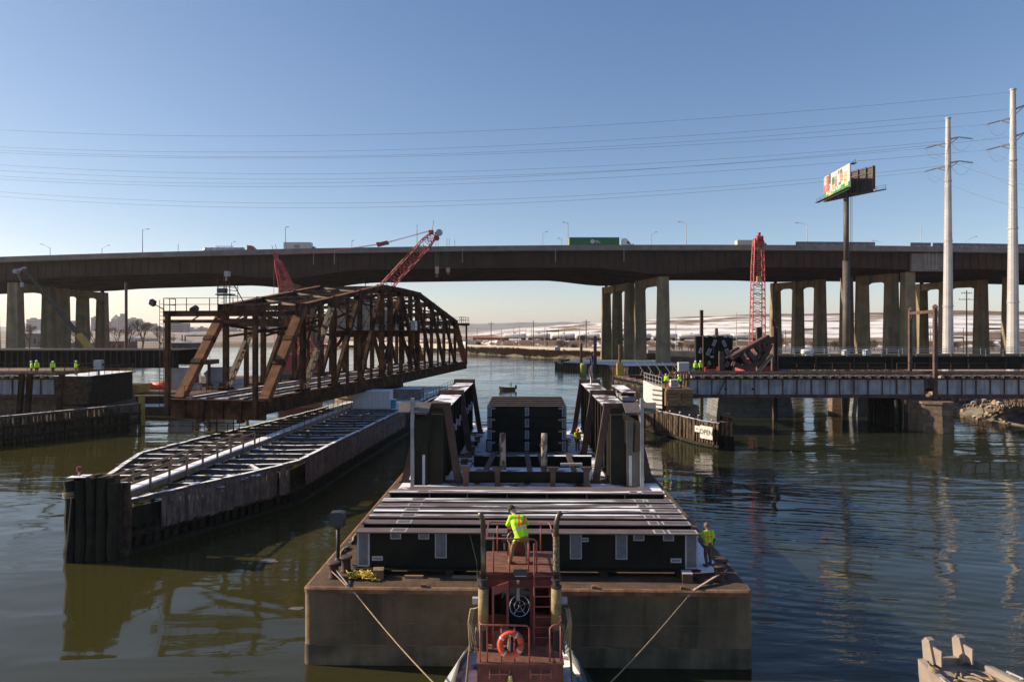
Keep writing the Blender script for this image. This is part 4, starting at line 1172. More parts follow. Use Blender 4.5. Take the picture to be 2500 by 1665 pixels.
# ------------------------------------------------------------------ timber fender island under the swing span
fen = thing('timber_fender', 'long weathered timber fender island with snowy crossbeams below the swing bridge', 'fender', (-22, 60, 0))
RW_ = [V(-22.2, 39.3, 0), V(-16.0, 50.6, 0), V(-13.3, 82.6, 0), V(-9.8, 118, 0)]
LW_ = [V(-24.7, 40.4, 0), V(-27.4, 45.9, 0), V(-29.8, 54.5, 0), V(-25.4, 76, 0), V(-18.0, 118, 0)]
def along(path, s):
    for a, b_ in zip(path, path[1:]):
        L = (b_ - a).length
        if s <= L: return a + (b_ - a) * s / L, (b_ - a).normalized()
        s -= L
    return path[-1], (path[-1] - path[-2]).normalized()
def plen(path): return sum((b_ - a).length for a, b_ in zip(path, path[1:]))
pl_meshes = []
for k in range(4):
    mb = MB()
    w = .145
    mb.add([(-w, -.04, -1.0), (w, -.04, -1.0 + .03 * k), (w, .04, -1.0 + .03 * k), (-w, .04, -1.0), (-w + .01 * k, -.04, .95), (w, -.04, .95 - .02 * k), (w, .04, .95 - .02 * k), (-w + .01 * k, .04, .95)],
           [(3, 2, 1, 0), (4, 5, 6, 7), (0, 1, 5, 4), (1, 2, 6, 5), (2, 3, 7, 6), (3, 0, 4, 7)])
    pl_meshes.append(mb.mesh('plank', timber_grey))
s = 2.3
while s < 46.5:
    p, d = along(RW_, s)
    gap = (10.9 < s < 11.3) or (12.2 < s < 14.6) 
    if not gap:
        nrm = V(d.y, -d.x, 0)
        o = inst('plank', pl_meshes[rnd.randrange(4)], p + nrm * (.02 + rnd.uniform(0, .03)) + V(0, 0, 2.0 + rnd.uniform(-.07, .05)), fen,
                 (rnd.uniform(-.012, .012), rnd.uniform(-.012, .012) + (.05 if 11.3 < s < 12.2 else 0), math.atan2(d.y, d.x) + rnd.uniform(-.02, .02)), (1, 1, rnd.uniform(.96, 1.04)))
    s += .305
pile = [MB().tube([(0, 0, -2), (.02, 0, 0), (0, .02, 1.45)], [.2, .19, .18], 8).mesh('pile', timber_wet, True) for _ in range(1)]
s = 0.2
while s < 80:
    p, d = along(RW_, s)
    nrm = V(d.y, -d.x, 0)
    inst('pile', pile[0], p - nrm * .3 + V(0, 0, rnd.uniform(-.12, .08)), fen, (rnd.uniform(-.03, .03), rnd.uniform(-.03, .03), rnd.uniform(0, 6)))
    s += .62
for path, L in ((RW_, 79), (LW_, 83)):
    pts = [along(path, L * k / 60)[0] for k in range(61)]
    for z, w, h, m_, off in ((3.0, .34, .26, timber_snow, -.16), (1.02, .3, .3, timber_dark, -.1), (.12, .36, .3, timber_wet, .1)):
        sgn = 1 if path is RW_ else -1
        for a, b_ in ((0, 10), (10, 20), (20, 30), (30, 40), (40, 50), (50, 60)):
            mb = MB()
            for i in range(a, b_):
                p, q = pts[i], pts[i + 1]
                d = (q - p).normalized(); nrm = V(d.y, -d.x, 0) * sgn
                j = rnd.uniform(-.03, .03)
                mb.bar(p + nrm * off + V(0, 0, z + j), q + nrm * off + V(0, 0, z + j), w, h)
            mb.build('wale', m_, fen)
mb_back = MB()
for i in range(60):      # dark solid sheeting behind the lower planks
    p, q = along(RW_, 79 * i / 60)[0], along(RW_, 79 * (i + 1) / 60)[0]
    d = (q - p).normalized(); nrm = V(d.y, -d.x, 0)
    mb_back.bar(p - nrm * .5 + V(0, 0, .8), q - nrm * .5 + V(0, 0, .8), .08, 3.4)
mb_back.build('sheeting', timber_wet, fen)
s = 1.0
while s < 82:
    p, d = along(LW_, s)
    inst('pile', pile[0], p + V(0, 0, 1.3 + rnd.uniform(-.15, .1)), fen, (rnd.uniform(-.04, .04), rnd.uniform(-.04, .04), rnd.uniform(0, 6)))
    s += 1.3
# walkway with railings
W0, W1 = V(-23.15, 40.0, 3.32), V(-20.3, 84.0, 3.32)
wd = (W1 - W0).normalized(); wn_ = V(wd.y, -wd.x, 0)
slab = MB().box(-.5, .5, -.55, .55, -.03, .03).mesh('walk_board', plank_snow)
k = 0
while k * 1.12 < (W1 - W0).length:
    inst('walk_board', slab, W0 + wd * (k * 1.12 + .55), fen, (0, 0, math.atan2(wd.y, wd.x) - R(90))); k += 1
for sg in (-1, 1):
    mb = MB(); mb.bar(W0 + wn_ * .45 * sg - V(0, 0, .2), W1 + wn_ * .45 * sg - V(0, 0, .2), .12, .34); mb.build('walk_beam', timber_new, fen)
post = MB().box(-.055, .055, -.055, .055, -.35, 1.0).mesh('rail_post', timber_new)
for sg in (-1, 1):
    for k in range(9):
        inst('rail_post', post, W0 + wd * (.3 + 2.1 * k) + wn_ * .56 * sg, fen, (0, 0, math.atan2(wd.y, wd.x) - R(90)))
    for z in (.95, .48):
        mb = MB(); mb.bar(W0 + wd * .2 + wn_ * .56 * sg + V(0, 0, z), W0 + wd * 17.2 + wn_ * .56 * sg + V(0, 0, z), .045, .13); mb.build('handrail', timber_new, fen)
    mb = MB(); mb.rail([W0 + wd * 18 + wn_ * .56 * sg, W1 + wn_ * .56 * sg], 1.0, 1.7, .025, (.5,)); mb.build('pipe_railing', truss_steel, fen)
# crossbeams
for k in range(26):
    Yc = 44.5 + k * 2.02
    t = (Yc - W0.y) / (W1.y - W0.y)
    c = W0.lerp(W1, t)
    def xat(path):
        for a, b_ in zip(path, path[1:]):
            if a.y <= Yc <= b_.y: return a.x + (b_.x - a.x) * (Yc - a.y) / (b_.y - a.y)
        return path[-1].x
    xr, xl = xat(RW_), xat(LW_)
    for xa, xb in ((c.x + .5, xr - .3), (xl + .3, c.x - .5)):
        zj = rnd.uniform(-.05, .05)
        mb = MB()
        mid = V((xa + xb) / 2, Yc + rnd.uniform(-.1, .1), 2.84 + zj + rnd.uniform(-.06, .04))
        mb.bar(V(xa, Yc, 2.86 + zj), mid, .28, .28); mb.bar(mid, V(xb, Yc + rnd.uniform(-.12, .12), 2.86 + zj), .28, .28)
        mb.build('crossbeam', timber_snow, fen)
# nose piles
nose = thing('pile_cluster', 'thick cluster of dark timber piles at the near tip of the left fender', 'pile cluster', (-23.5, 39, 0))
npos = []
for i in range(5):
    for j in range(3):
        npos.append((-24.75 + i * .56 + j * .16, 38.2 + j * .42 + i * .06))
for i, (x, y) in enumerate(npos):
    mb = MB()
    z1_ = 4.65 + rnd.uniform(-.18, .12) - (.35 if i > 11 else 0)
    zs_ = [-1.5 + (z1_ + 1.5) * q_ / 9 for q_ in range(10)]
    mb.tube([(x + rnd.uniform(-.05, .05), y + rnd.uniform(-.05, .05), z_) for z_ in zs_], [rnd.uniform(.22, .30) * (1.05 - .015 * q_) for q_ in range(10)], 9)
    mb.build('pile', (timber_wet, timber_dark, timber_brown)[i % 3], nose, False)
mb = MB()
for k in range(5): mb.torus((-24.75, 38.25, 3.55 + k * .07), (rnd.uniform(-.1, .1), .1, 1), .34, .035, 16, 5)
mb.tube([(-24.5, 37.95, 3.6), (-24.6, 37.9, 2.2), (-24.75, 37.88, .4), (-24.8, 37.9, -.3)], .035, 6); mb.build('lashing_rope', rope_tan, nose)
bcn = thing('marker_light', 'small red marker lantern on top of the fender pile cluster', 'marker light', (-24.35, 38.4, 4.7))
mb = MB(); mb.cyl((-24.35, 38.4, 4.62), (-24.35, 38.4, 4.98), .05); mb.build('stem', galv, bcn)
mb = MB(); mb.lathe([(.1, 0), (.13, .04), (.12, .2), (.14, .22), (.13, .28)], (-24.35, 38.4, 4.95), 12); mb.build('lantern', mat('lantern_red', (.20, .015, .015), (.14, .012, .012), .35), bcn)
mb = MB(); mb.cbox((-24.3, 38.4, 4.68), (1.0, .8, .06), .1); mb.build('base_plate', timber_snow, bcn)
# broken hull debris inside the nose
for j, (x, y, L, a, z) in enumerate(((-19.6, 45.6, 3.2, .5, 2.75), (-19.2, 46.3, 2.4, .25, 2.8), (-18.6, 49.4, 2.2, -.9, 2.9), (-20.2, 44.4, 2.8, .3, 2.6))):
    mb = MB(); mb.cbox((x, y, z), (L, .3, .16), a, 0, .03); 
    tag(mb.build('loose_timber', timber_snow), f'snow covered loose timber lying inside the fender nose, {["second nearest", "third nearest", "farthest", "nearest"][j]}', 'timber')
mb = MB()
for k in range(7): mb.cbox((-19.5 + .3 * k, 46.9 + .12 * k, 2.86 + .03 * (k % 2)), (.26, 1.1, .05), .35)
tag(mb.build('snowy_panel', snow_mat), 'snow covered slatted board lying on the fender nose', 'board')
# white storage container, blue drum and end deck
ct = thing('storage_container', 'white storage container standing on the fender behind the walkway', 'container', (-16.9, 85, 3.1))
cw = mat('container_white', (.62, .64, .67), (.52, .54, .57), .5, 0, .8, (.4, .4, .4), 2, .4)
mb = MB(); mb.box(XS(862, 84), XS(951, 84), 84.0, 86.5, 3.12, 5.25); mb.build('body', cw, ct)
for k in range(14):
    x = lerp(XS(862, 84), XS(951, 84), (k + .5) / 14)
    mb = MB(); mb.box(x - .07, x + .07, 83.97, 84.0, 3.25, 5.12); mb.build('rib', cw, ct)
mb = MB(); mb.box(XS(862, 84) - .04, XS(951, 84) + .04, 83.95, 86.55, 5.25, 5.32); mb.build('roof', snow_mat, ct)
mb = MB(); mb.cbox((XS(960, 85), 85, 3.65), (.6, .7, 1.05)); mb.mi = 1; mb.cbox((XS(960, 85), 85, 4.2), (.66, .76, .06))
tag(mb.build('blue_tote', [mat('tote_blue', (.05, .22, .34), (.04, .16, .26), .5), snow_mat]), 'small blue box beside the white container on the fender', 'box')
mb = MB(); mb.prism([V(-23.5, 88, 2.95), V(-13.0, 87, 2.95), V(-9.9, 117, 2.95), V(-17.6, 117, 2.95)], (0, 0, .14)); mb.build('end_deck', plank_snow, fen)
mb = MB(); mb.prism([V(-14.9, 84.0, 2.95), V(-13.5, 83.5, 2.95), V(-13.1, 87, 2.95), V(-23.2, 88, 2.95), V(-23.0, 83.8, 2.95)], (0, 0, .13)); mb.build('container_deck', plank_snow, fen)
mb = MB(); mb.rail([V(-12.9, 88, 3.1), V(-10.1, 116, 3.1)], 1.1, 2.2, .03); mb.build('end_railing', truss_steel, fen)
sh = thing('machinery_box', 'grey flat roofed machinery box at the far end of the left fender', 'cabinet', (-14.2, 96, 3.1))
mb = MB(); mb.cbox((-14.6, 97, 3.8), (3.6, 5, 1.4)); mb.build('body', pier_con, sh)
mb = MB(); mb.cbox((-14.6, 97, 4.55), (3.9, 5.3, .1)); mb.build('lid', plank_snow, sh)
# ------------------------------------------------------------------ people: one continuous remeshed body, clothing colours by region, vest and headgear as children
skin = mat('skin', (.45, .27, .19), (.40, .23, .16), .6)
lime = mat('lime_fabric', (.46, .85, .015), (.38, .74, .012), .8, 0, 6)
orange_f = mat('orange_fabric', (.95, .16, .03), (.85, .13, .03), .8)
silver_f = mat('silver_tape', (.50, .50, .52), (.42, .42, .44), .4, .2)
tan_f = mat('tan_trousers', (.27, .165, .07), (.20, .12, .05), .9, 0, 5, bump=.3)
brown_f = mat('brown_trousers', (.13, .085, .055), (.10, .065, .042), .9, 0, 5)
dark_f = mat('dark_fabric', (.03, .028, .03), (.045, .04, .042), .9)
jean_f = mat('denim', (.06, .075, .11), (.045, .055, .085), .9)
boot_m = mat('boot_leather', (.09, .06, .04), (.06, .04, .03), .8)
helmet_w = mat('helmet_white', (.75, .76, .78), (.7, .7, .72), .35)
hat_tan = mat('hat_tan', (.17, .105, .065), (.13, .08, .05), .9)
hat_dark = mat('hat_dark', (.05, .035, .03), (.04, .03, .025), .9)
BASE = dict(pelvis=(0, 0, .95), chest=(0, .01, 1.28), neck=(0, .0, 1.46), head=(0, .03, 1.63), shL=(-.19, 0, 1.42), shR=(.19, 0, 1.42),
            elL=(-.25, -.02, 1.14), elR=(.25, -.02, 1.14), wrL=(-.27, .08, .90), wrR=(.27, .08, .90), hipL=(-.1, 0, .93), hipR=(.1, 0, .93),
            knL=(-.11, .03, .5), knR=(.11, .03, .5), anL=(-.11, -.02, .08), anR=(.11, -.02, .08))
def person(label, loc, yaw=0.0, pose=None, top='vest', trousers=tan_f, hat='helmet', hatmat=helmet_w, voxel=.03, sleeve=None, group=None, scale=1.0):
    J = dict(BASE); J.update(pose or {})
    J = {k: Vector(v) for k, v in J.items()}
    root = thing('person', label, 'person', loc, group, yaw)
    root.scale = (scale,) * 3
    caps = []        # (a, b, ra, rb, region)
    def c(a, b, ra, rb, rg): caps.append((J[a] if isinstance(a, str) else Vector(a), J[b] if isinstance(b, str) else Vector(b), ra, rb, rg))
    up = (J['neck'] - J['pelvis']).normalized()
    side = (J['shR'] - J['shL']).normalized()
    fw = up.cross(side).normalized()
    for s_ in (-1, 0, 1):
        c(J['pelvis'] + side * .075 * s_, J['chest'] + side * .09 * s_, .135, .145, 0)
        c(J['chest'] + side * .09 * s_, J['chest'].lerp(J['neck'], .62) + side * .08 * s_, .145, .10, 0)
        c(J['pelvis'] + side * .06 * s_ + up * .02, J['pelvis'] + side * .06 * s_ - up * .08, .14, .13, 1)
    c('shL', 'shR', .095, .095, 0)
    c('chest', 'neck', .1, .075, 0)
    hd = (J['head'] - J['neck']).normalized()
    c('neck', 'head', .062, .065, 2)
    c(J['head'] - hd * .03, J['head'] + hd * .06 + fw * .0, .088, .1, 2)
    c(J['head'] - hd * .07 + fw * .045, J['head'] + fw * .02, .05, .07, 2)
    c(J['head'] + fw * .1 + hd * .02, J['head'] + fw * .125 - hd * .01, .017, .02, 2)
    for s_ in (-1, 1):
        c(J['head'] + side * .1 * s_ + hd * .02, J['head'] + side * .105 * s_ - hd * .03, .02, .018, 2)
        S = 'R' if s_ > 0 else 'L'
        c('sh' + S, 'el' + S, .082, .066, 3); c('el' + S, 'wr' + S, .062, .047, 3)
        d = (J['wr' + S] - J['el' + S]).normalized()
        palm = J['wr' + S] + d * .09
        c('wr' + S, palm, .036, .042, 4)
        sd = d.cross(fw).normalized() if abs(d.dot(fw)) < .95 else side
        for i, fl__ in enumerate((.07, .085, .08, .06)):
            p0 = palm + sd * (-.033 + .022 * i)
            p1 = p0 + d * fl__ * .6; p2 = p1 + (d * .5 + fw * .5).normalized() * fl__ * .5
            c(p0, p1, .0115, .011, 4); c(p1, p2, .011, .0095, 4)
        c(palm - d * .05 + sd * -.035, palm + sd * -.075 + fw * .02, .0135, .011, 4)
        c('hip' + S, 'kn' + S, .105, .08, 1); c('kn' + S, 'an' + S, .078, .062, 1)
        foot = J['an' + S] + Vector((.03 * s_, .19, -.04))
        c(J['an' + S] + Vector((0, -.03, -.03)), foot, .052, .045, 5)
    mb = MB()
    for a, b_, ra, rb, rg in caps:
        d, x, u = MB.frame(a, b_ + Vector((0, 0, 1e-5)))
        L = (b_ - a).length
        prof = []
        for k in range(4): 
            t = -math.pi / 2 + k * math.pi / 6.2
            prof.append((max(ra * math.cos(t), 1e-4), ra * math.sin(t)))
        for k in range(4):
            t = k * math.pi / 6.2
            prof.append((max(rb * math.cos(t), 1e-4), L + rb * math.sin(t)))
        mb.lathe(prof, a, 10, d)
    tmp = mb.build('tmp', [skin])
    md = tmp.modifiers.new('r', 'REMESH'); md.mode = 'VOXEL'; md.voxel_size = voxel
    sm = tmp.modifiers.new('s', 'SMOOTH'); sm.iterations = 3; sm.factor = .5
    dg = bpy.context.evaluated_depsgraph_get()
    me = bpy.data.meshes.new_from_object(tmp.evaluated_get(dg))
    bpy.data.objects.remove(tmp)
    me.materials.clear()
    jacket = lime if top in ('jacket', 'vest_lime') else (sleeve or dark_f)
    for mm in (jacket, trousers, skin, jacket, dark_f, boot_m, orange_f, silver_f, lime): me.materials.append(mm)
    A = [(a, b_ - a, max((b_ - a).length_squared, 1e-9), ra, rb, rg) for a, b_, ra, rb, rg in caps]
    vs, vf = [], []
    P0 = J['pelvis']
    H = (J['neck'] - P0).length
    for p in me.polygons:
        q = p.center
        best, reg_ = 9, 0
        for a, ab, l2, ra, rb, rg in A:
            t = max(0, min(1, (q - a).dot(ab) / l2))
            dd = (q - a - ab * t).length - lerp(ra, rb, t)
            if dd < best: best, reg_ = dd, rg
        mi = reg_
        r_ = q - P0
        h = r_.dot(up) / H
        lat = r_.dot(side)
        if reg_ == 0 or (reg_ == 1 and h > -.1 and top == 'jacket'):
            mi = 0
            if top == 'jacket':
                if .28 < h < .38: mi = 7
                elif .45 < h < 1.0 and .05 < abs(lat) < .115: mi = 6
                elif .44 < h < .56 and abs(lat) < .12: mi = 6
            elif top == 'vest':
                mi = 8
                if .60 < h < .70 or .1 < h < .17: mi = 6
                elif .17 < h < .24: mi = 7
                elif h > .3 and .06 < abs(lat) < .12: mi = 6
        elif reg_ == 3 and top == 'vest':
            el = min((q - J['shL']).length, (q - J['shR']).length)
            mi = 8 if el < .27 else 3
            if .2 < el < .25: mi = 7
        p.material_index = mi
        p.use_smooth = True
    b_ = bpy.data.objects.new('body', me)
    COL.objects.link(b_); b_.parent = root
    hm_ = MB()
    c0 = J['head'] + hd * .05
    if hat == 'helmet':
        hm_.lathe([(.165, -.01), (.16, .0), (.128, .005), (.125, .05), (.1, .105), (.05, .135), (.012, .14)], c0, 14, hd)
    elif hat == 'beanie':
        hm_.lathe([(.108, -.035), (.122, -.03), (.12, .03), (.112, .07), (.085, .115), (.045, .135), (.01, .14)], c0 - fw * .005, 14, hd)
    o = hm_.build('headgear', hatmat, None, True); o.parent = root
    return root
person('person in lime jacket and tan trousers bending over the tug console', (.28, 21.0, 5.78), 0,
       dict(pelvis=(.02, 0, .86), chest=(-.09, .13, 1.19), neck=(-.19, .25, 1.40), head=(-.27, .36, 1.53), shL=(-.31, .20, 1.35), shR=(.06, .19, 1.35),
            elL=(-.42, .33, 1.10), elR=(.20, .36, 1.12), wrL=(-.36, .56, 1.03), wrR=(.02, .58, 1.04), hipL=(-.08, 0, .84), hipR=(.12, 0, .84),
            knL=(-.26, .10, .46), knR=(.20, .08, .45), anL=(-.34, -.02, .08), anR=(.20, -.03, .08)), 'jacket', tan_f, 'beanie', hat_dark, .017)
person('person in lime and orange vest standing at the right rail of the barge', bl(7.65, 2.7, DZ), R(20),
       dict(head=(-.02, .05, 1.63), wrR=(.30, .10, .88), elR=(.27, -.03, 1.14), elL=(-.24, .12, 1.2), wrL=(-.2, .32, 1.22), knR=(.12, .06, .5), anR=(.14, .02, .08), anL=(-.12, -.08, .08)),
       'vest', brown_f, 'beanie', hat_tan, .018)
person('person in orange and lime vest half hidden beside the middle girder stack', bl(4.15, 29.8, DZ), R(200), None, 'vest', brown_f, 'helmet', orange_paint, .03)

# ------------------------------------------------------------------ pusher tug
TX = .23
tug = thing('push_tug', 'small dark red pusher tug with two exhaust stacks nosed against the barge', 'tug', (TX, 20, 0))
# hull and bulwarks
out = [(-1.2, 25.9), (-1.75, 24.6), (-2.25, 22.5), (-2.4, 19), (-2.3, 14), (2.3, 14), (2.4, 19), (2.25, 22.5), (1.75, 24.6), (1.2, 25.9)]
mb = MB()
for z, k in ((-.6, .86), (.5, .97), (1.35, 1.0)):
    mb.v += [V(TX + x * k, y, z) for x, y in out]
n = len(out)
for i in range(2):
    for k in range(n): mb.f.append([i * n + (k + 1) % n, i * n + k, (i + 1) * n + k, (i + 1) * n + (k + 1) % n]); mb.m.append(0)
mb.build('hull', mat('tug_hull', (.05, .05, .052), (.035, .035, .037), .5), tug)
mb = MB(); mb.v = [V(TX + x * .99, y, 1.34) for x, y in out]; mb.f = [list(range(n))[::-1]]; mb.m = [0]
mb.build('main_deck', deck_snow, tug)
for sg in (-1, 1):
    pts = [V(TX + sg * 1.25, 25.8, 0), V(TX + sg * 1.8, 24.5, 0), V(TX + sg * 2.28, 22.5, 0), V(TX + sg * 2.42, 19, 0)]
    for a, b_ in zip(pts, pts[1:]):
        mb = MB()
        inn = V(-sg * .28, 0, 0)
        mb.add([a + V(0, 0, 1.3), b_ + V(0, 0, 1.3), b_ + V(0, 0, 2.05) + inn, a + V(0, 0, 2.05) + inn, a + V(-sg * .06, 0, 1.3), b_ + V(-sg * .06, 0, 1.3), b_ + V(-sg * .06, 0, 2.05) + inn, a + V(-sg * .06, 0, 2.05) + inn],
               [(0, 1, 2, 3), (7, 6, 5, 4), (3, 2, 6, 7), (0, 3, 7, 4), (1, 5, 6, 2)])
        mb.build('bulwark', mat('bulwark_grey', (.13, .135, .135), (.095, .1, .1), .5), tug)
        mb = MB(); mb.bar(a + V(sg * .06, 0, 1.25), b_ + V(sg * .06, 0, 1.25), .22, .28); mb.build('rub_rail', white_paint if sg < 0 else rubber, tug)
    mb = MB(); mb.box(TX + sg * .75 - .25, TX + sg * .75 + .25, 25.7, 26.15, .4, 2.9); mb.build('push_knee', tug_red, tug)
# lower house
mb = MB(); mb.box(TX - 1.2, TX + 1.2, 19.0, 23.2, 1.35, 3.66); mb.build('lower_house', tug_red, tug)
mb = MB(); mb.box(TX - 1.22, TX + 1.22, 18.97, 23.25, 3.66, 3.71); mb.build('lower_deck', tug_deck, tug)
for x0_, x1_ in ((-.85, -.3), (.28, .86)):
    mb = MB(); mb.bar(V(TX + x0_, 18.94, 3.42), V(TX + x1_, 18.94, 3.42), .03, .03)
    for x in (x0_, (x0_ + x1_) / 2, x1_): mb.cyl(V(TX + x, 18.94, 3.3), V(TX + x, 18.94, 3.55), .016)
    mb.build('grab_rail', tug_rail, tug)
mb = MB(); mb.cyl(V(TX - .28, 18.9, 3.05), V(TX - .28, 18.9, 3.4), .1, .05, 10); mb.build('fender_float', mat('float_yellow', (.5, .42, .12), (.42, .34, .1), .6), tug)
# wheel house
wh = MB(); wh.box(TX - 1.02, TX - .97, 20.15, 22.4, 3.71, 4.55); wh.box(TX + .97, TX + 1.02, 20.15, 22.4, 3.71, 4.55); wh.box(TX - 1.02, TX - .97, 20.15, 22.4, 5.35, 5.6); wh.box(TX + .97, TX + 1.02, 20.15, 22.4, 5.35, 5.6)
for x_, y_ in ((-1.0, 20.18), (1.0, 20.18), (-1.0, 22.35), (1.0, 22.35), (-1.0, 21.3), (1.0, 21.3)): wh.box(TX + x_ - .04, TX + x_ + .04, y_ - .04, y_ + .04, 4.55, 5.35)
wh.box(TX - 1.0, TX + 1.0, 20.2, 22.35, 3.711, 3.74); wh.box(TX - 1.02, TX + 1.02, 22.35, 22.4, 3.71, 4.5); wh.box(TX - 1.02, TX + 1.02, 22.35, 22.4, 5.3, 5.6)
wh.box(TX - .97, TX - .32, 20.15, 20.2, 3.71, 4.55); wh.box(TX + .3, TX + .97, 20.15, 20.2, 3.71, 4.55); wh.box(TX - .97, TX - .32, 20.15, 20.2, 5.35, 5.6); wh.box(TX + .3, TX + .97, 20.15, 20.2, 5.35, 5.6); wh.box(TX - .4, TX - .32, 20.15, 20.2, 4.55, 5.35); wh.box(TX + .3, TX + .38, 20.15, 20.2, 4.55, 5.35); wh.box(TX - .32, TX + .3, 20.15, 20.2, 5.35, 5.6)
wheelhouse = wh.build('wheel_house', tug_red, tug)
clear = bpy.data.materials.new('clear_glass'); clear.use_nodes = True
cb_ = clear.node_tree.nodes['Principled BSDF']; cb_.inputs['Transmission Weight'].default_value = 1.0; cb_.inputs['Roughness'].default_value = 0.02; cb_.inputs['IOR'].default_value = 1.12; cb_.inputs['Base Color'].default_value = (.75, .8, .8, 1)
for nm, b6 in (('front_window', (-.95, .95, 22.365, 22.385, 4.5, 5.3)), ('rear_pane', (-.95, -.42, 20.17, 20.185, 4.56, 5.34)), ('rear_pane', (.4, .95, 20.17, 20.185, 4.56, 5.34)), ('side_pane', (-1.005, -.99, 20.24, 22.3, 4.56, 5.34)), ('side_pane', (.99, 1.005, 20.24, 22.3, 4.56, 5.34))):
    mb = MB(); mb.box(TX + b6[0], TX + b6[1], *b6[2:]); mb.build(nm, clear, wheelhouse)
mb = MB(); mb.box(TX - .55, TX + .5, 21.3, 21.9, 3.72, 4.6); mb.box(TX - .5, TX + .45, 21.2, 21.5, 4.6, 4.72); mb.build('dashboard', black_steel, wheelhouse)
for x0_, z0_ in ((-.3, 4.8), (-.02, 4.78)):
    mb = MB(); mb.box(TX + x0_, TX + x0_ + .17, 21.15, 21.22, z0_, z0_ + .18); mb.build('screen', plate_fill, wheelhouse)
mb = MB()
wc = V(TX + .0, 20.75, 4.58)
mb.torus(wc, (0, -1, .35), .3, .014, 28, 5); mb.torus(wc, (0, -1, .35), .16, .01, 20, 5)
for k in range(5):
    a = 2 * math.pi * k / 5 + .3
    q = Vector((0, -1, .35)).to_track_quat('Z', 'Y')
    mb.cyl(wc, wc + q @ Vector((.3 * math.cos(a), .3 * math.sin(a), 0)), .009, .009, 5)
mb.lathe([(.06, -.03), (.05, .03), (.01, .05)], wc, 10, (0, -1, .35)); mb.build('steering_wheel', chrome, wheelhouse)
dr = MB()        # door swung open
a, b_ = V(TX - .36, 20.12, 0), V(TX - .78, 19.75, 0)
for z0_, z1_ in ((3.76, 4.25), (5.3, 5.55)): dr.prism([a + V(0, 0, z0_), b_ + V(0, 0, z0_), b_ + V(0, 0, z1_), a + V(0, 0, z1_)], (.03, -.03, 0))
for p in (a, b_): dr.bar(p + V(0, 0, 3.76), p + V(0, 0, 5.55), .06, .06)
door = dr.build('door', tug_rail, wheelhouse)
mb = MB(); mb.prism([a + V(0, 0, 4.25), b_ + V(0, 0, 4.25), b_ + V(0, 0, 5.3), a + V(0, 0, 5.3)], (.01, -.01, 0)); mb.build('door_pane', clear, door)
ld = MB()        # ladder to the upper station
for x in (.42, 1.0): ld.cyl(V(TX + x, 20.02, 3.75), V(TX + x, 20.02, 6.7), .025)
for k in range(7): ld.cyl(V(TX + .42, 20.02, 3.95 + .3 * k), V(TX + 1.0, 20.02, 3.95 + .3 * k), .018, .018, 5)
ld.build('ladder', tug_rail, tug)
# upper platform
mb = MB(); mb.prism([V(TX - 1.2, 20.2, 5.6), V(TX + 1.2, 20.2, 5.6), V(TX + 1.08, 22.2, 5.6), V(TX - 1.08, 22.2, 5.6)], (0, 0, .14)); platform = mb.build('upper_platform', tug_red, tug)
for k in range(8):
    y0_, y1_ = 20.24 + k * .243, 20.24 + (k + 1) * .243 - .012
    w = lerp(1.16, 1.04, (y0_ - 20.2) / 2)
    mb = MB(); mb.box(TX - w, TX + w, y0_, y1_, 5.74, 5.775); mb.build('deck_board', tug_deck, platform)
ur = MB()
def hoop(mb, pts, r=.024): mb.tube(pts, r, 7)
hoop(ur, [V(TX - 1.02, 20.3, 5.76), V(TX - 1.02, 20.3, 6.7), V(TX - .98, 20.3, 6.77), V(TX + .42, 20.3, 6.74), V(TX + .5, 20.3, 6.66), V(TX + .5, 20.3, 5.76)])
for x in (-.78, -.3, .26): ur.cyl(V(TX + x, 20.3, 5.76), V(TX + x, 20.3, 6.76), .022)
hoop(ur, [V(TX + 1.02, 20.3, 5.76), V(TX + 1.02, 20.3, 6.74), V(TX + 1.1, 20.3, 6.76)])
hoop(ur, [V(TX - 1.0, 20.4, 6.75), V(TX - .99, 22.0, 6.72), V(TX - .9, 22.12, 6.74), V(TX + .9, 22.12, 6.72), V(TX + 1.0, 22.0, 6.7), V(TX + 1.02, 20.4, 6.74)])
for x in (-.7, .0, .7): ur.cyl(V(TX + x, 22.1, 5.76), V(TX + x, 22.1, 6.72), .022)
ur.build('upper_railing', tug_rail, platform, True)
mb = MB(); mb.box(TX - .38, TX + .2, 21.75, 22.05, 5.775, 6.62); mb.build('console', tug_red, platform)
mb = MB(); wc = V(TX - .18, 21.66, 6.35)
mb.torus(wc, (0, -1, .3), .2, .013, 24, 5); mb.torus(wc, (0, -1, .3), .1, .01, 16, 5)
for k in range(5):
    a = 2 * math.pi * k / 5
    q = Vector((0, -1, .3)).to_track_quat('Z', 'Y')
    mb.cyl(wc, wc + q @ Vector((.2 * math.cos(a), .2 * math.sin(a), 0)), .008, .008, 5)
mb.build('upper_wheel', chrome, platform)
mb = MB(); mb.cbox((TX - .48, 21.85, 6.3), (.16, .12, .2)); mb.cyl(V(TX - .45, 21.8, 6.15), V(TX - .45, 21.78, 5.95), .05, .04, 8); mb.build('throttle_box', dark_grey, platform)
mb = MB(); mb.cbox((TX + .02, 20.12, 5.82), (.42, .2, .18), 0, -.3); mb.mi = 1; mb.cbox((TX + .02, 20.02, 5.80), (.34, .02, .11), 0, -.3); mb.build('floodlight', [dark_grey, chrome], platform)
mb = MB(); mb.cyl(V(TX - .05, 20.15, 5.58), V(TX - .05, 20.4, 4.9), .045, .045, 8); mb.build('light_post', galv, platform)
mb = MB(); mb.tube([V(TX - 1.24, 20.3, 5.5), V(TX - 1.28, 20.3, 6.1), V(TX - 1.48, 20.35, 6.85)], [.03, .012, .006], 5); mb.build('whip_antenna', dark_grey, platform)
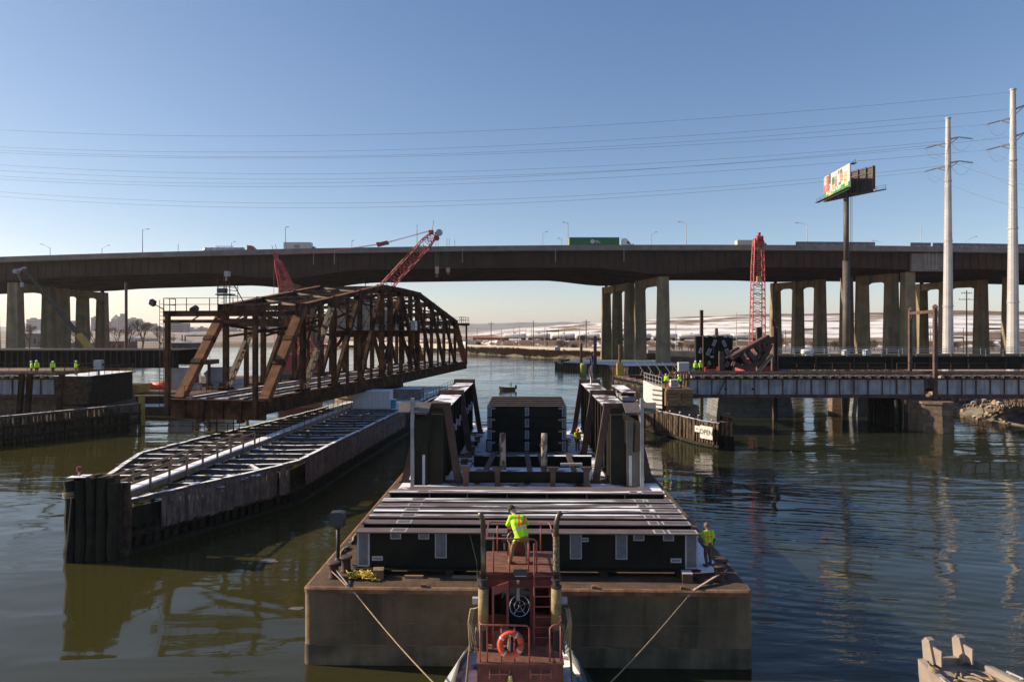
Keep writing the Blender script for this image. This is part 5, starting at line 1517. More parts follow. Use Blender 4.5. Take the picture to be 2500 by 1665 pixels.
# exhaust stacks
for sg, x, perf in ((-1, -.83, 0), (1, 1.28, 1)):
    y = 19.75
    st = MB(); st.cyl(V(x, y, 4.3), V(x, y, 5.52), .155, .15, 16); stack = st.build('exhaust_stack', gold_wrap, tug, True)
    mb = MB(); mb.cyl(V(x, y, 3.7), V(x, y, 4.32), .1, .1, 12); mb.lathe([(.17, 0), (.17, .06)], V(x, y, 4.27), 12); mb.lathe([(.16, 0), (.16, .05), (.1, .06), (.1, .2), (.15, .21), (.15, .26)], V(x, y, 5.52), 14); mb.build('flange', black_steel, stack)
    mb = MB(); mb.tube([V(x, y, 5.7), V(x, y, 7.3), V(x + (-.02 if sg < 0 else .02), y, 7.45), V(x + (-.06 if sg < 0 else .06), y, 7.6), V(x + (-.1 if sg < 0 else .16), y + .02, 7.68)], [.075, .078, .078, .075, .072], 12); mb.build('upper_pipe', pipe_steel, stack, True)
    if perf:
        mb = MB(); mb.cyl(V(x, y, 6.0), V(x, y, 7.0), .095, .095, 16, False); mb.build('heat_guard', perf_steel, stack, True)
# lower railing
lr = MB()
hoop(lr, [V(TX - 1.12, 20.0, 4.72), V(TX - 1.15, 19.25, 4.75), V(TX - 1.1, 19.08, 4.74), V(TX - .95, 19.05, 4.74), V(TX + .18, 19.05, 4.72), V(TX + .25, 19.05, 4.64), V(TX + .25, 19.05, 3.71)])
for x in (-1.12, -.92, -.52, -.16): lr.cyl(V(TX + x, 19.05, 3.71), V(TX + x, 19.05, 4.74), .022)
hoop(lr, [V(TX + .83, 19.05, 3.71), V(TX + .83, 19.05, 4.64), V(TX + .9, 19.05, 4.72), V(TX + 1.05, 19.08, 4.74), V(TX + 1.16, 19.3, 4.76), V(TX + 1.14, 20.0, 4.74), V(TX + .9, 20.05, 4.74)])
lr.cyl(V(TX + 1.13, 19.1, 3.71), V(TX + 1.13, 19.1, 4.74), .022)
for x, y in ((-1.14, 19.7), (1.15, 19.7)): lr.cyl(V(TX + x, y, 3.71), V(TX + x, y, 4.74), .022)
lr.build('lower_railing', tug_rail, tug, True)
for sg in (-1, 1):       # coiled ropes on the sides
    rp = MB()
    for k in range(4):
        cx_ = TX + sg * (1.28 + .03 * k)
        rp.tube([V(cx_ - sg * .1, 19.9, 4.9 - .02 * k), V(cx_ + sg * .06, 19.85, 4.86), V(cx_ + sg * .12, 19.8, 4.5), V(cx_ + sg * .06 * k * .4, 19.75, 4.0 - .1 * k), V(cx_ - sg * .08, 19.8, 3.75 - .06 * k), V(cx_ - sg * .1, 19.85, 4.4)], .026, 6)
    rp.tube([V(TX + sg * 1.4, 19.8, 4.6), V(TX + sg * 1.5, 20.3, 3.4), V(TX + sg * 1.62, 20.9, 2.2), V(TX + sg * 1.75, 21.2, 1.9), V(TX + sg * 1.8, 20.9, 1.6)], .035, 6)
    o = rp.build('rope_coil', rope_tan, None, True)
    tag(o, f'hanging coil of tan rope on the {"left" if sg < 0 else "right"} side of the tug', 'rope', 'rope coils on the tug')
    mb = MB(); mb.box(TX + sg * 1.3 - .09, TX + sg * 1.3 + .09, 19.95, 20.1, 4.95, 5.12); mb.build('side_light_box', plate_edge, tug)
lrg = thing('life_ring', 'orange life ring with white bands hanging on the tug stern rail', 'life ring', (XS(1246, 19), 18.95, 4.25))
c0 = V(XS(1246, 19), 18.94, 4.25)
mb = MB(); mb.torus(c0, (0, -1, .12), .285, .078, 36, 10); mb.build('ring', mat('ring_orange', (.72, .085, .03), (.62, .07, .028), .5), lrg, True)
q = Vector((0, -1, .12)).to_track_quat('Z', 'Y')
for k in range(4):
    a = math.pi / 4 + k * math.pi / 2 + .15
    mb = MB(); mb.tube([c0 + q @ Vector((.285 * math.cos(a + t), .285 * math.sin(a + t), 0)) for t in (-.1, 0, .1)], .083, 10); mb.build('band', mat('band_white', (.65, .66, .68), (.58, .6, .62), .4), lrg)
mb = MB()
mb.tube([c0 + q @ Vector((.38 * math.cos(k * .314), .38 * math.sin(k * .314), -.03)) for k in range(20)], .012, 5, True); mb.build('grab_line', rope_tan, lrg)
mb = MB(); mb.tube([c0 + V(-.02, -.05, .28), c0 + V(-.03, -.06, .1), c0 + V(-.05, -.06, -.05), c0 + V(-.02, -.05, -.16)], [.03, .05, .055, .02], 8)
tag(mb.build('rolled_line', mat('line_tan', (.45, .32, .22), (.35, .25, .17), .9), None, True), 'tan rolled rescue line hanging inside the orange life ring', 'line')
mb = MB(); mb.cbox((TX - 1.55, 21.4, 1.55), (.5, 1.2, .4), .1); mb.cbox((TX - 1.6, 22.4, 1.5), (.5, .7, .3), -.2)
tag(mb.build('snow_heap', snow_mat, None, True), 'patch of snow on the left side deck of the tug', 'snow', kind='stuff')
mb = MB(); mb.cbox((TX + 1.6, 21.5, 1.55), (.5, 1.3, .4), -.15); mb.cbox((TX + 1.55, 22.6, 1.5), (.5, .6, .3), .2)
tag(mb.build('snow_heap', snow_mat, None, True), 'patch of snow on the right side deck of the tug', 'snow', kind='stuff')

# ------------------------------------------------------------------ grey work boat at the lower right corner
SM = Matrix.Translation((15.9, 24.0, 0)) @ Matrix.Rotation(R(9), 4, 'Z')
boat = thing('work_boat', 'small tan grey work boat with two push posts at the lower right corner', 'boat', (15.9, 22, 0))
bp_ = mat('boat_tan', (.30, .25, .205), (.23, .19, .16), .6, 0, 1.5, bump=.15)
out = [(-1.0, 1.0), (-1.22, .2), (-1.5, -1.6), (-1.62, -4.5), (1.62, -4.5), (1.5, -1.6), (1.22, .2), (1.0, 1.0)]
mb = MB(); n = len(out)
for z, k in ((-.4, .86), (.5, .97), (1.0, 1.0)): mb.v += [V(x * k, y, z) for x, y in out]
for i in range(2):
    for k in range(n): mb.f.append([i * n + (k + 1) % n, i * n + k, (i + 1) * n + k, (i + 1) * n + (k + 1) % n]); mb.m.append(0)
mb.xform(SM).build('hull', bp_, boat)
mb = MB(); mb.v = [V(x * .86, y * .9 - .1, .78) for x, y in out]; mb.f = [list(range(n))[::-1]]; mb.m = [0]; mb.xform(SM).build('well_deck', bp_, boat)
gw = MB()
for a, b_ in zip(out + [out[0]], out[1:] + [out[0]]):
    pa, pb = V(a[0], a[1], 0), V(b_[0], b_[1], 0)
    qa, qb = V(a[0] * .84, a[1] * .88 - .1, 0), V(b_[0] * .84, b_[1] * .88 - .1, 0)
    gw.add([pa + V(0, 0, 1.0), pb + V(0, 0, 1.0), qb + V(0, 0, 1.02), qa + V(0, 0, 1.02), qb + V(0, 0, .77), qa + V(0, 0, .77)], [(3, 2, 1, 0), (5, 4, 2, 3)])
gw.xform(SM).build('gunwale', bp_, boat)
for x in (-.62, .62):
    mb = MB(); mb.prism([(x - .12, 1.0, .5), (x - .12, .55, 1.0), (x - .12, .78, 1.75), (x - .12, .95, 1.8), (x - .12, 1.12, 1.6)], (.24, 0, 0)); mb.box(x - .03, x + .03, .3, .7, 1.0, 1.55); mb.xform(SM).build('push_post', bp_, boat)
for sg in (-1, 1):
    mb = MB(); mb.bar((sg * 1.3, -.4, 1.06), (sg * 1.42, -.95, 1.06), .05, .05); mb.cyl((sg * 1.33, -.5, 1.0), (sg * 1.33, -.5, 1.06), .03); mb.cyl((sg * 1.4, -.85, 1.0), (sg * 1.4, -.85, 1.06), .03); mb.xform(SM).build('cleat', galv, boat)
mb = MB(); mb.bar((1.0, .2, .95), (1.28, -2.6, .95), .05, .12); mb.xform(SM).build('deck_rib', bp_, boat)
rp = MB()
rr_ = random.Random(5)
pts = [V(-1.1, .0, 1.1)]
for k in range(34): pts.append(V(-.9 + 1.7 * (k / 34) + .25 * math.sin(k * 1.1), -.2 + .3 * math.cos(k * .9) - .2 * math.sin(k * .4), .83 + .04 * math.sin(k * 2)))
rp.tube(pts, .032, 6)
for k in range(3): rp.torus((-1.12, .1, 1.0 + .06 * k), (.4, 0, 1), .16, .03, 14, 5)
rp.xform(SM)
tag(rp.build('deck_rope', rope_tan, None, True), 'loose tan rope scattered over the bow of the small work boat', 'rope')
# ------------------------------------------------------------------ railway approach spans left and right of the open channel
tan_end = mat('tie_end', (.40, .33, .23), (.30, .24, .16), .85, 0, 3)
cable_white = mat('cable_white', (.60, .57, .53), (.20, .17, .15), .8, 0, 6, thr=(.45, .55))
tie2 = MB().box(-.13, .13, -5.6, 5.6, -.11, .11).mesh('tie', [timber_dark])
tie_e = MB().box(-.2, .2, -.55, .1, -.12, .12).mesh('tie_end', [tan_end])
def approach(label, x0, x1, stiff0, holes=False, Y=88.0):
    t = thing('approach_span', label, 'bridge span', ((x0 + x1) / 2, Y, 4), 'grey plate girder approach spans')
    for Yg in (Y, Y + 9.0):
        mb = MB(); mb.box(x0, x1, Yg, Yg + .05, 4.5, 6.55); web = mb.build('girder_web', grey_paint, t)
        mb = MB(); mb.box(x0 - .02, x1 + .02, Yg - .28, Yg + .3, 4.08, 4.14); mb.box(x0, x1, Yg - .06, Yg, 4.14, 4.52); mb.build('bottom_flange', rust_flange, t)
        mb = MB(); mb.box(x0 - .02, x1 + .02, Yg - .28, Yg + .3, 6.6, 6.66); mb.box(x0, x1, Yg - .05, Yg, 6.4, 6.6); mb.build('top_flange', rust_flange, t)
        if Yg == Y:
            x = x0 + stiff0
            while x < x1 - .1:
                mb = MB(); mb.box(x - .05, x + .05, Yg - .16, Yg, 4.5, 6.4); mb.build('stiffener', rust_flange, t)
                x += 1.83
    n = int((x1 - x0) / .62)
    for k in range(n):
        x = lerp(x0 + .2, x1 - .2, k / (n - 1))
        inst('tie', tie2, (x, Y + 5, 6.78), t)
        if k % 2 == 0: inst('tie_end', tie_e, (x + rnd.uniform(-.1, .1), Y - .28, 6.78 + rnd.uniform(-.02, .02)), t)
    mb = MB(); mb.box(x0, x1, Y - .75, Y - .2, 6.9, 6.96); mb.build('walkway', plank_snow, t)
    mb = MB(); mb.tube([(lerp(x0, x1, k / 60), Y - .8, 6.97 + .03 * math.sin(k * 2.1)) for k in range(61)], .07, 6); mb.build('cable', cable_white, t)
    mb = MB(); mb.box(x0, x1, Y + .1, Y + .5, 7.05, 7.42); mb.build('cable_trough', rust_flange, t)
    for yy in (1.6, 3.1, 6.3, 7.8):
        mb = MB(); mb.box(x0, x1, Y + yy - .04, Y + yy + .04, 6.89, 7.06); mb.build('rail', rust_flange, t)
    mb = MB(); mb.rail([(x0, Y + 9.4, 6.9), (x1, Y + 9.4, 6.9)], 1.15, 2.6, .03); mb.build('railing', rust_flange, t)
    return t
ar = approach('grey plate girder span right of the channel, ending near the small stone pier', 22.9, 53.3, 1.0)
br_ = approach('grey plate girder span running off the right picture edge', 54.9, 96.0, 1.2)
al = approach('grey plate girder span at the left edge of the picture', -98.0, -58.6, .7)
ls = thing('timber_staging', 'dark brown timber staging at the channel end of the left span', 'staging', (-56.2, 91, 3))
for k in range(9):
    mb = MB(); z = 3.3 + .4 * k; mb.box(-58.5 + rnd.uniform(0, .3), -53.6 - .12 * (8 - k) + rnd.uniform(-.2, .2), 87.4 - .05 * k, 87.7 - .05 * k, z, z + .36); mb.build('plank', timber_brown, ls)
mb = MB(); mb.box(-58.4, -54.2, 87.8, 97.5, 3.0, 6.75); mb.build('crib', timber_dark, ls)
mb = MB(); mb.box(-58.5, -53.8, 86.9, 97.6, 6.8, 6.94); mb.build('deck', timber_snow, ls)
mb = MB(); mb.rail([(-58.5, 87.0, 6.94), (-53.9, 87.0, 6.94), (-53.9, 97, 6.94)], 1.1, 1.6, .04); mb.build('railing', rust_flange, ls)
for s in (1772, 1838):
    x = XS(s, 88)
    mb = MB(); mb.cbox((x, 87.96, 5.2), (.32, .04, .28), 0, 0, .2); mb.build('lightening_hole', black_steel, ar)
mb = MB(); mb.bar((XS(1752, 87.7), 87.7, 4.3), (XS(1772, 87.7), 87.7, 6.6), .22, .1); mb.build('brace_plate', rust_flange, ar)
# stone pier built of courses of blocks
def stone_pier(label, plan, z0, z1, course, blk, m, cap=None):
    cx_ = sum(p[0] for p in plan) / len(plan); cy_ = sum(p[1] for p in plan) / len(plan)
    t = thing('stone_pier', label, 'bridge pier', (cx_, cy_, 0))
    core = [V(cx_ + (p[0] - cx_) * .97, cy_ + (p[1] - cy_) * .97, z0) for p in plan]
    mb = MB(); mb.prism(core, (0, 0, z1 - z0 - .02)); mb.build('core', m, t)
    n = int(round((z1 - z0) / course))
    for k in range(n):
        za, zb = z0 + k * course + .012, z0 + (k + 1) * course - .012
        tap = 1.0 + .012 * (n - k)
        for a, b_ in zip(plan, plan[1:] + plan[:1]):
            a_ = V(cx_ + (a[0] - cx_) * tap, cy_ + (a[1] - cy_) * tap, 0); c_ = V(cx_ + (b_[0] - cx_) * tap, cy_ + (b_[1] - cy_) * tap, 0)
            L = (c_ - a_).length
            if (a_.y + c_.y) / 2 > cy_ + 3: continue
            q = max(1, int(round(L / blk)))
            off = .5 / q if (k % 2 and q > 1) else 0
            cuts = sorted(set([0.0, 1.0] + [min(1, max(0, i / q + off)) for i in range(q + 1)]))
            d = (c_ - a_).normalized(); nr = V(d.y, -d.x, 0)
            for u, w in zip(cuts, cuts[1:]):
                if w - u < .04: continue
                p0, p1 = a_.lerp(c_, u) + d * .012, a_.lerp(c_, w) - d * .012
                o_ = nr * rnd.uniform(.0, .035)
                mb = MB(); mb.prism([p0 + o_ + V(0, 0, za), p1 + o_ + V(0, 0, za), p1 - nr * .3 + V(0, 0, za), p0 - nr * .3 + V(0, 0, za)], (0, 0, zb - za)); mb.build('stone', m, t)
    if cap:
        mb = MB(); mb.prism([V(cx_ + (p[0] - cx_) * 1.06, cy_ + (p[1] - cy_) * 1.06, z1 - .01) for p in plan], (0, 0, .3)); mb.build('cap_stone', m, t)
    return t
stone_pier('sunlit stone pier with angled nose under the right approach span', [(50.6, 88.3), (51.6, 85.9), (53.4, 84.9), (54.9, 85.2), (55.7, 88), (55.7, 96), (50.6, 96)], -.6, 3.55, .69, 1.3, stone, True)
stone_pier('wide pale block pier in shade behind the right fender', [(30.7, 100.9), (41.0, 100.9), (41.0, 106), (30.7, 106)], -.6, 4.0, .46, 2.6, pier_con)
stone_pier('pale block pier seen between the two approach piers on the right', [(51.2, 101), (57.3, 101), (57.3, 106), (51.2, 106), (49.9, 103.5)], -.6, 4.0, .46, 2.0, pier_con)
stone_pier('short pale block pier left of the sunlit stone pier', [(48.2, 102.6), (49.6, 102.2), (49.6, 104), (48.2, 104)], -.6, 4.0, .5, 2.0, stone)
stone_pier('dark block pier under the left approach span', [(-72, 90), (-55.5, 90), (-55.5, 100), (-72, 100)], -.6, 4.0, .6, 1.8, stone)
for j, s in enumerate((2188, 2212)):
    mb = MB(); x = XS(s, 86); mb.tube([(x, 86, -1.5), (x, 86, 1), (x - .04, 86, 4.0)], [.24, .22, .2], 8)
    tag(mb.build('guide_pile', timber_dark, None, True), f'timber pile standing left of the sunlit stone pier, {["outer", "inner"][j]} one', 'pile')
rs = thing('sheet_fender', 'dark ribbed fender wall shading the left side of the sunlit stone pier', 'fender', (50.2, 92, 0))
for k in range(14):
    mb = MB(); y = 88.6 + .55 * k; mb.box(50.0 + (.12 if k % 2 else 0), 50.3, y, y + .5, -1, 3.9); mb.build('sheet', timber_dark, rs)
# catenary portal over the right spans
pt = thing('catenary_portal', 'brown steel catenary portal of two posts and a beam over the right tracks', 'portal', (54.5, 88, 3.6))
for s, Y, zt in ((2283, 87.2, 15.6), (2222, 99.5, 15.6)):
    x = XS(s, Y)
    mb = MB(); mb.bar((x, Y, 3.7 if Y < 90 else 5), (x, Y, zt), .42, .4); mb.lathe([(.36, 0), (.36, .25), (.1, .5)], (x, Y, zt), 4); mb.build('post', rust_flange, pt)
mb = MB(); a, b_ = V(XS(2283, 87.2), 87.2, 15.2), V(XS(2222, 99.5), 99.5, 15.2)
mb.bar(a, b_, .3, .4); mb.bar(a - V(0, 0, 1.3), a.lerp(b_, .12) - V(0, 0, .1), .15, .15); mb.bar(b_ - V(0, 0, 1.3), b_.lerp(a, .12) - V(0, 0, .1), .15, .15); mb.build('beam', rust_flange, pt)

# ------------------------------------------------------------------ new parallel bridge decks behind
def dark_deck(label, x0, x1, Y, z0, z1, st):
    t = thing('girder_bridge', label, 'bridge span', ((x0 + x1) / 2, Y, z0))
    mb = MB(); mb.box(x0, x1, Y, Y + .08, z0, z1); mb.box(x0, x1, Y + 9, Y + 9.08, z0, z1); mb.build('girder_web', new_steel, t)
    mb = MB(); mb.box(x0, x1, Y - .3, Y + .4, z0 - .06, z0); mb.box(x0, x1, Y - .3, Y + .4, z1, z1 + .05); mb.build('flange', brown_steel, t)
    n = int((x1 - x0) / st)
    for k in range(n + 1):
        x = x0 + k * st
        mb = MB(); mb.box(x - .05, x + .05, Y - .28, Y, z0, z1); mb.build('stiffener', brown_steel, t)
    mb = MB(); mb.box(x0, x1, Y - .2, Y + 10, z1 + .05, z1 + .2); mb.build('deck', new_steel, t)
    return t
nb = dark_deck('dark new girder deck with pale railing behind the right approach spans', XS(1898, 108), 116, 108, 6.6, 8.45, 6.0)
mb = MB(); mb.rail([(XS(1898, 107.9), 107.9, 8.6), (116, 107.9, 8.6)], 1.15, 2.75, .06, (.35, .68)); mb.build('railing', plate_edge, nb)
mb = MB(); mb.rail([(XS(1898, 117.9), 117.9, 8.6), (116, 117.9, 8.6)], 1.15, 2.75, .045, (.5,)); mb.build('railing', galv, nb)
dark_deck('dark ribbed girder span above the left approach with yellow crane behind', -110, XS(436, 105), 105, 7.0, 9.5, .95)
for j, (x, sx, h, m_, lb_) in enumerate(((47.6, 1.9, .95, white_paint, 'small white rounded tank on the new deck behind the railing'), (XS(2068, 112), .9, .3, plate_edge, 'white box behind the railing beside the billboard post'),
                                        (XS(2120, 112), .9, .35, plate_edge, 'small grey shed box on the new deck right of the billboard post'))):
    if j == 0:
        mb = MB(); mb.lathe([(.05, -.95), (.45, -.9), (.55, -.7), (.55, .7), (.45, .9), (.05, .95)], (x, 110, 9.2), 12, (1, 0, 0)); mb.box(x - .6, x + .6, 109.6, 110.4, 8.62, 8.85)
    else:
        mb = MB(); mb.box(x - sx / 2, x + sx / 2, 112, 113, 8.62, 9.0 + h); mb.prism([(x - sx / 2 - .1, 111.9, 9.0 + h), (x + sx / 2 + .1, 111.9, 9.0 + h), (x, 111.9, 9.2 + h)], (0, 1.2, 0))
    tag(mb.build('deck_tank' if j == 0 else 'deck_box', m_, None, j == 0), lb_, 'tank' if j == 0 else 'box')

# ------------------------------------------------------------------ right fender with the OPEN sign
rf = thing('timber_fender', 'curved timber pile fender with OPEN sign right of the channel', 'fender', (20, 80, 0))
RF = [V(16.2, 100, 0), V(16.6, 91, 0), V(17.6, 85.6, 0), V(18.8, 83.0, 0), V(19.7, 80.3, 0), V(20.6, 76.9, 0), V(22.2, 74.0, 0), V(22.7, 73.6, 0)]
plf = MB().tube([(0, 0, -1.8), (.02, 0, .4), (0, .02, 2.7)], [.2, .185, .165], 8).mesh('pile', timber_brown, True)
capm = MB().lathe([(.12, 0), (.11, .03), (.06, .06), (.01, .065)], (0, 0, 0), 8).mesh('snow_cap', snow_mat, True)
s = 0
k = 0
while s < plen(RF):
    p, d = along(RF, s)
    h = rnd.uniform(-.18, .1)
    inst('pile', plf, p + V(rnd.uniform(-.06, .06), rnd.uniform(-.06, .06), h), rf, (rnd.uniform(-.03, .03), rnd.uniform(-.03, .03), rnd.uniform(0, 6)))
    if k % 5 == 0: inst('snow_cap', capm, p + V(.75, .35, 3.05 + h), rf); inst('pile', plf, p + V(.75, .35, .3 + h), rf)
    s += .40 if k % 7 else .56; k += 1
pts = [along(RF, plen(RF) * i / 30)[0] for i in range(31)]
for z, off, m_, w, h in ((2.62, .34, timber_snow, .36, .26), (1.3, .22, timber_dark, .28, .3), (.25, -.2, timber_wet, .24, .3)):
    for a in (0, 10, 20):
        mb = MB()
        for i in range(a, a + 10):
            p, q = pts[i], pts[i + 1]
            d = (q - p).normalized(); nr = V(-d.y, d.x, 0)
            mb.bar(p + nr * off + V(0, 0, z), q + nr * off + V(0, 0, z), w, h)
        mb.build('wale', m_, rf)
mb = MB()
for i in range(30):
    p, q = pts[i], pts[i + 1]
    d = (q - p).normalized(); nr = V(-d.y, d.x, 0)
    mb.bar(p + nr * .25 + V(0, 0, .6), q + nr * .25 + V(0, 0, .6), .06, 3.2)
mb.build('sheeting', timber_wet, rf)
pc = thing('pile_cluster', 'bundle of slanting timber piles at the end of the right fender', 'pile cluster', (23, 73.4, 0))
for i in range(7):
    a = i * .9
    mb = MB(); r_ = .42 if i else 0
    x, y = 23.05 + r_ * math.cos(a), 73.5 + r_ * math.sin(a)
    mb.tube([(x + .5 * math.cos(a) * (1 if i else 0), y + .5 * math.sin(a) * (1 if i else 0), -1.2), (x, y, 3.0 + rnd.uniform(.5, .85))], [.26, .2], 9); mb.build('pile', timber_dark, pc, True)
mb = MB(); mb.torus((23.05, 73.5, 3.0), (0, 0, 1), .64, .07, 16, 5); mb.build('band', rust_flange, pc)
# signs
def flat_sign(name, label, c, d, w, h, text, size, arrow=False):
    t = thing(name, label, 'sign', c)
    up = V(0, 0, 1); nr = V(d.y, -d.x, 0)
    if nr.y > 0: nr = -nr
    def q(u, v, o): return Vector(c) + d * u + up * v + nr * o
    mb = MB(); mb.prism([q(-w / 2, -h / 2, .0), q(w / 2, -h / 2, .0), q(w / 2, h / 2, .0), q(-w / 2, h / 2, .0)], nr * .05); mb.build('board', mat('sign_white', (.62, .60, .56), (.52, .50, .47), .6), t)
    ink = mat('sign_black', (.02, .02, .022), (.025, .025, .025), .6)
    if text:
        o = text_mesh(text, size, ink, t, .004, .012)
        rot = Matrix((d, up, nr)).transposed().to_4x4()
        o.matrix_local = Matrix.Translation(nr * .056) @ rot
    if arrow:
        mb = MB(); z = .058
        mb.prism([q(-.2, 0, z), q(-.06, -.1, z), q(-.06, -.035, z), q(.22, -.035, z), q(.22, .035, z), q(-.06, .035, z), q(-.06, .1, z)], nr * .004); mb.build('arrow', ink, t)
    return t
p, d = along(RF, plen(RF) - 1.75)
d = V(d.x, d.y, 0)
nr = V(d.y, -d.x, 0)
if nr.y > 0: nr = -nr
flat_sign('open_sign', 'white sign reading OPEN mounted on the right fender', p + nr * .42 + V(0, 0, 1.62), d, 1.85, 1.4, 'OPEN', .76)
flat_sign('arrow_sign', 'small white sign with a black arrow left of the OPEN sign', p - d * 1.36 + nr * .42 + V(0, 0, 1.85), d, .78, .68, None, 0, True)
# pier head with timber staging, men and gear
ph = thing('pier_staging', 'sunlit tan timber staging on the pier head at the end of the right span', 'staging', (20.9, 86, 3.4))
st_m = mat('staging_timber', (.27, .165, .07), (.15, .095, .045), .85, 0, 2)
mb = MB(); mb.box(19.3, 22.7, 85.2, 93, 5.2, 5.45); mb.build('platform', st_m, ph)
for k in range(6):
    mb = MB(); mb.box(19.35, 22.6, 85.15, 85.25, 3.35 + k * .31, 3.35 + k * .31 + .29); mb.build('plank', st_m, ph)
    mb = MB(); mb.box(19.2, 19.3, 85.3, 92.5, 3.35 + k * .31, 3.35 + k * .31 + .29); mb.build('plank', st_m, ph)
for k in range(5):
    x = 21.0 + .42 * k
    mb = MB(); mb.bar((x, 88.0 + .2 * k, 5.4), (x + .1, 88.0 + .2 * k, 7.5), .13, .22); mb.build('upright', st_m, ph)
mb = MB(); mb.bar((20.9, 88, 7.3), (22.9, 89, 7.4), .15, .2); mb.bar((20.9, 87.9, 6.4), (22.9, 88.9, 6.45), .15, .2); mb.build('header', st_m, ph)
mb = MB(); mb.rail([(19.3, 85.1, 4.1), (22.9, 85.1, 4.1)], .75, 1.7, .035); mb.build('railing', truss_steel, ph)
stone_pier('old stone pier head below the tan timber staging', [(19.4, 86), (23.5, 86), (23.5, 99), (19.4, 99)], -.6, 3.3, .55, 1.1, stone)
bf = thing('white_float', 'white panelled work float with railing moored left of the timber staging', 'float', (18.6, 92, 0))
wpanel = mat('float_white', (.62, .60, .56), (.50, .48, .45), .6, 0, 2)
mb = MB(); mb.prism([(17.95, 87.2, 3.0), (18.9, 86.0, 2.9), (18.9, 86.0, 5.6), (17.95, 87.2, 5.8), ], (0.35, 8, 0)); mb.build('panel_wall', wpanel, bf)
mb = MB()
for z in (3.4, 4.0, 4.6, 5.2): mb.bar((17.9, 87.15, z), (18.85, 85.95, z - .03), .05, .12)
mb.build('rub_strake', dark_grey, bf)
mb = MB(); mb.rail([(18.9, 86.1, 5.7), (18.3, 94.5, 5.8)], 1.1, 1.4, .035); mb.build('railing', galv, bf)
gen = thing('generator', 'white portable generator between two workers on the timber staging', 'generator', (20.6, 86.4, 5.46))
mb = MB(); mb.box(20.0, 20.95, 86.0, 87.0, 5.6, 6.55); mb.build('housing', white_paint, gen)
for k in range(5): mb = MB(); mb.box(20.1, 20.85, 85.975, 86.0, 5.72 + k * .15, 5.8 + k * .15); mb.build('louvre', dark_grey, gen)
mb = MB(); mb.box(19.95, 21.0, 85.9, 87.1, 5.46, 5.6); mb.build('skid', dark_grey, gen)
for j, (x, y) in enumerate(((19.75, 86.2), (20.9, 88.5))):
    mb = MB(); mb.lathe([(.2, 0), (.2, .04), (.12, .05), (.03, .75), (.01, .76)], (x, y, 5.46), 10)
    tag(mb.build('traffic_cone', orange_paint), f'orange traffic cone on the timber staging, {["left", "right"][j]} one', 'cone')
person('person in lime vest left of the generator on the timber staging', (19.6, 86.8, 5.46), R(150), None, 'vest_lime', dark_f, 'helmet', crane_yellow, .035)
person('person in lime jacket bending right of the generator on the timber staging', (21.4, 86.4, 5.46), R(60), dict(chest=(0, .12, 1.22), neck=(0, .24, 1.38), head=(0, .32, 1.52), shL=(-.19, .2, 1.35), shR=(.19, .2, 1.35), elL=(-.22, .35, 1.1), elR=(.22, .35, 1.1), wrL=(-.1, .5, 1.0), wrR=(.1, .5, 1.0)), 'jacket', dark_f, 'helmet', helmet_w, .035)
person('person in lime jacket and white helmet on the right span by the white cabinet', (XS(1698, 90), 90, 6.95), R(170), None, 'jacket', jean_f, 'helmet', helmet_w, .035)
person('person in lime vest beside the orange barrier on the right span', (XS(1710, 90.5), 90.5, 6.95), R(200), dict(elR=(.3, .1, 1.2), wrR=(.3, .3, 1.25)), 'vest_lime', dark_f, 'helmet', helmet_w, .035)
mb = MB(); x = XS(1670, 92); mb.box(x - .7, x + .7, 92, 92.8, 6.95, 8.35); mb.mi = 1; mb.box(x - .74, x + .74, 91.95, 92.85, 8.35, 8.42)
tag(mb.build('cabinet', [plate_edge, white_paint]), 'grey equipment cabinet on the right span left of the workers', 'cabinet')
bar_ = thing('barrier_gate', 'orange barrier frame standing on the right span before the dark truss panel', 'barrier', (XS(1738, 90), 90, 6.9))
x0_, x1_ = XS(1722, 90), XS(1752, 90)
for x in (x0_, x1_): mb = MB(); mb.box(x - .08, x + .08, 89.9, 90.1, 6.9, 7.95); mb.build('post', orange_paint, bar_)
for z in (7.05, 7.5): mb = MB(); mb.box(x0_, x1_, 89.95, 90.05, z, z + .14); mb.build('rail', orange_paint, bar_)

# ------------------------------------------------------------------ new steel lying on the right span
tp = thing('truss_panel', 'dark steel truss joint standing upright with slanted primed plates', 'truss joint', (XS(1744, 98), 98, 7))
C8 = lambda x, y: (1700 + x * .17834, 740 + y * .17834)
def c8(x, y, Y): s_ = C8(x, y); return P(s_[0], s_[1], Y)
mb = MB(); a, b_ = c8(95, 450, 98), c8(490, 900, 98)
mb.box(a.x, b_.x, 98, 99.6, 7.0, a.z); mb.build('main_plate', new_steel, tp)
mb = MB(); a = c8(-5, 455, 98.6); b_ = c8(92, 900, 98.6); mb.box(a.x, b_.x, 98.6, 99.4, 7.0, a.z); mb.build('side_plate', new_steel, tp)
for x in (95, 165, 230, 300, 345, 420, 490):
    p0 = c8(x, 440, 97.9); mb = MB(); mb.box(p0.x - .06, p0.x + .06, 97.75, 98, 7.0, p0.z); mb.build('rib', brown_steel if x in (95, 490) else new_steel, tp)
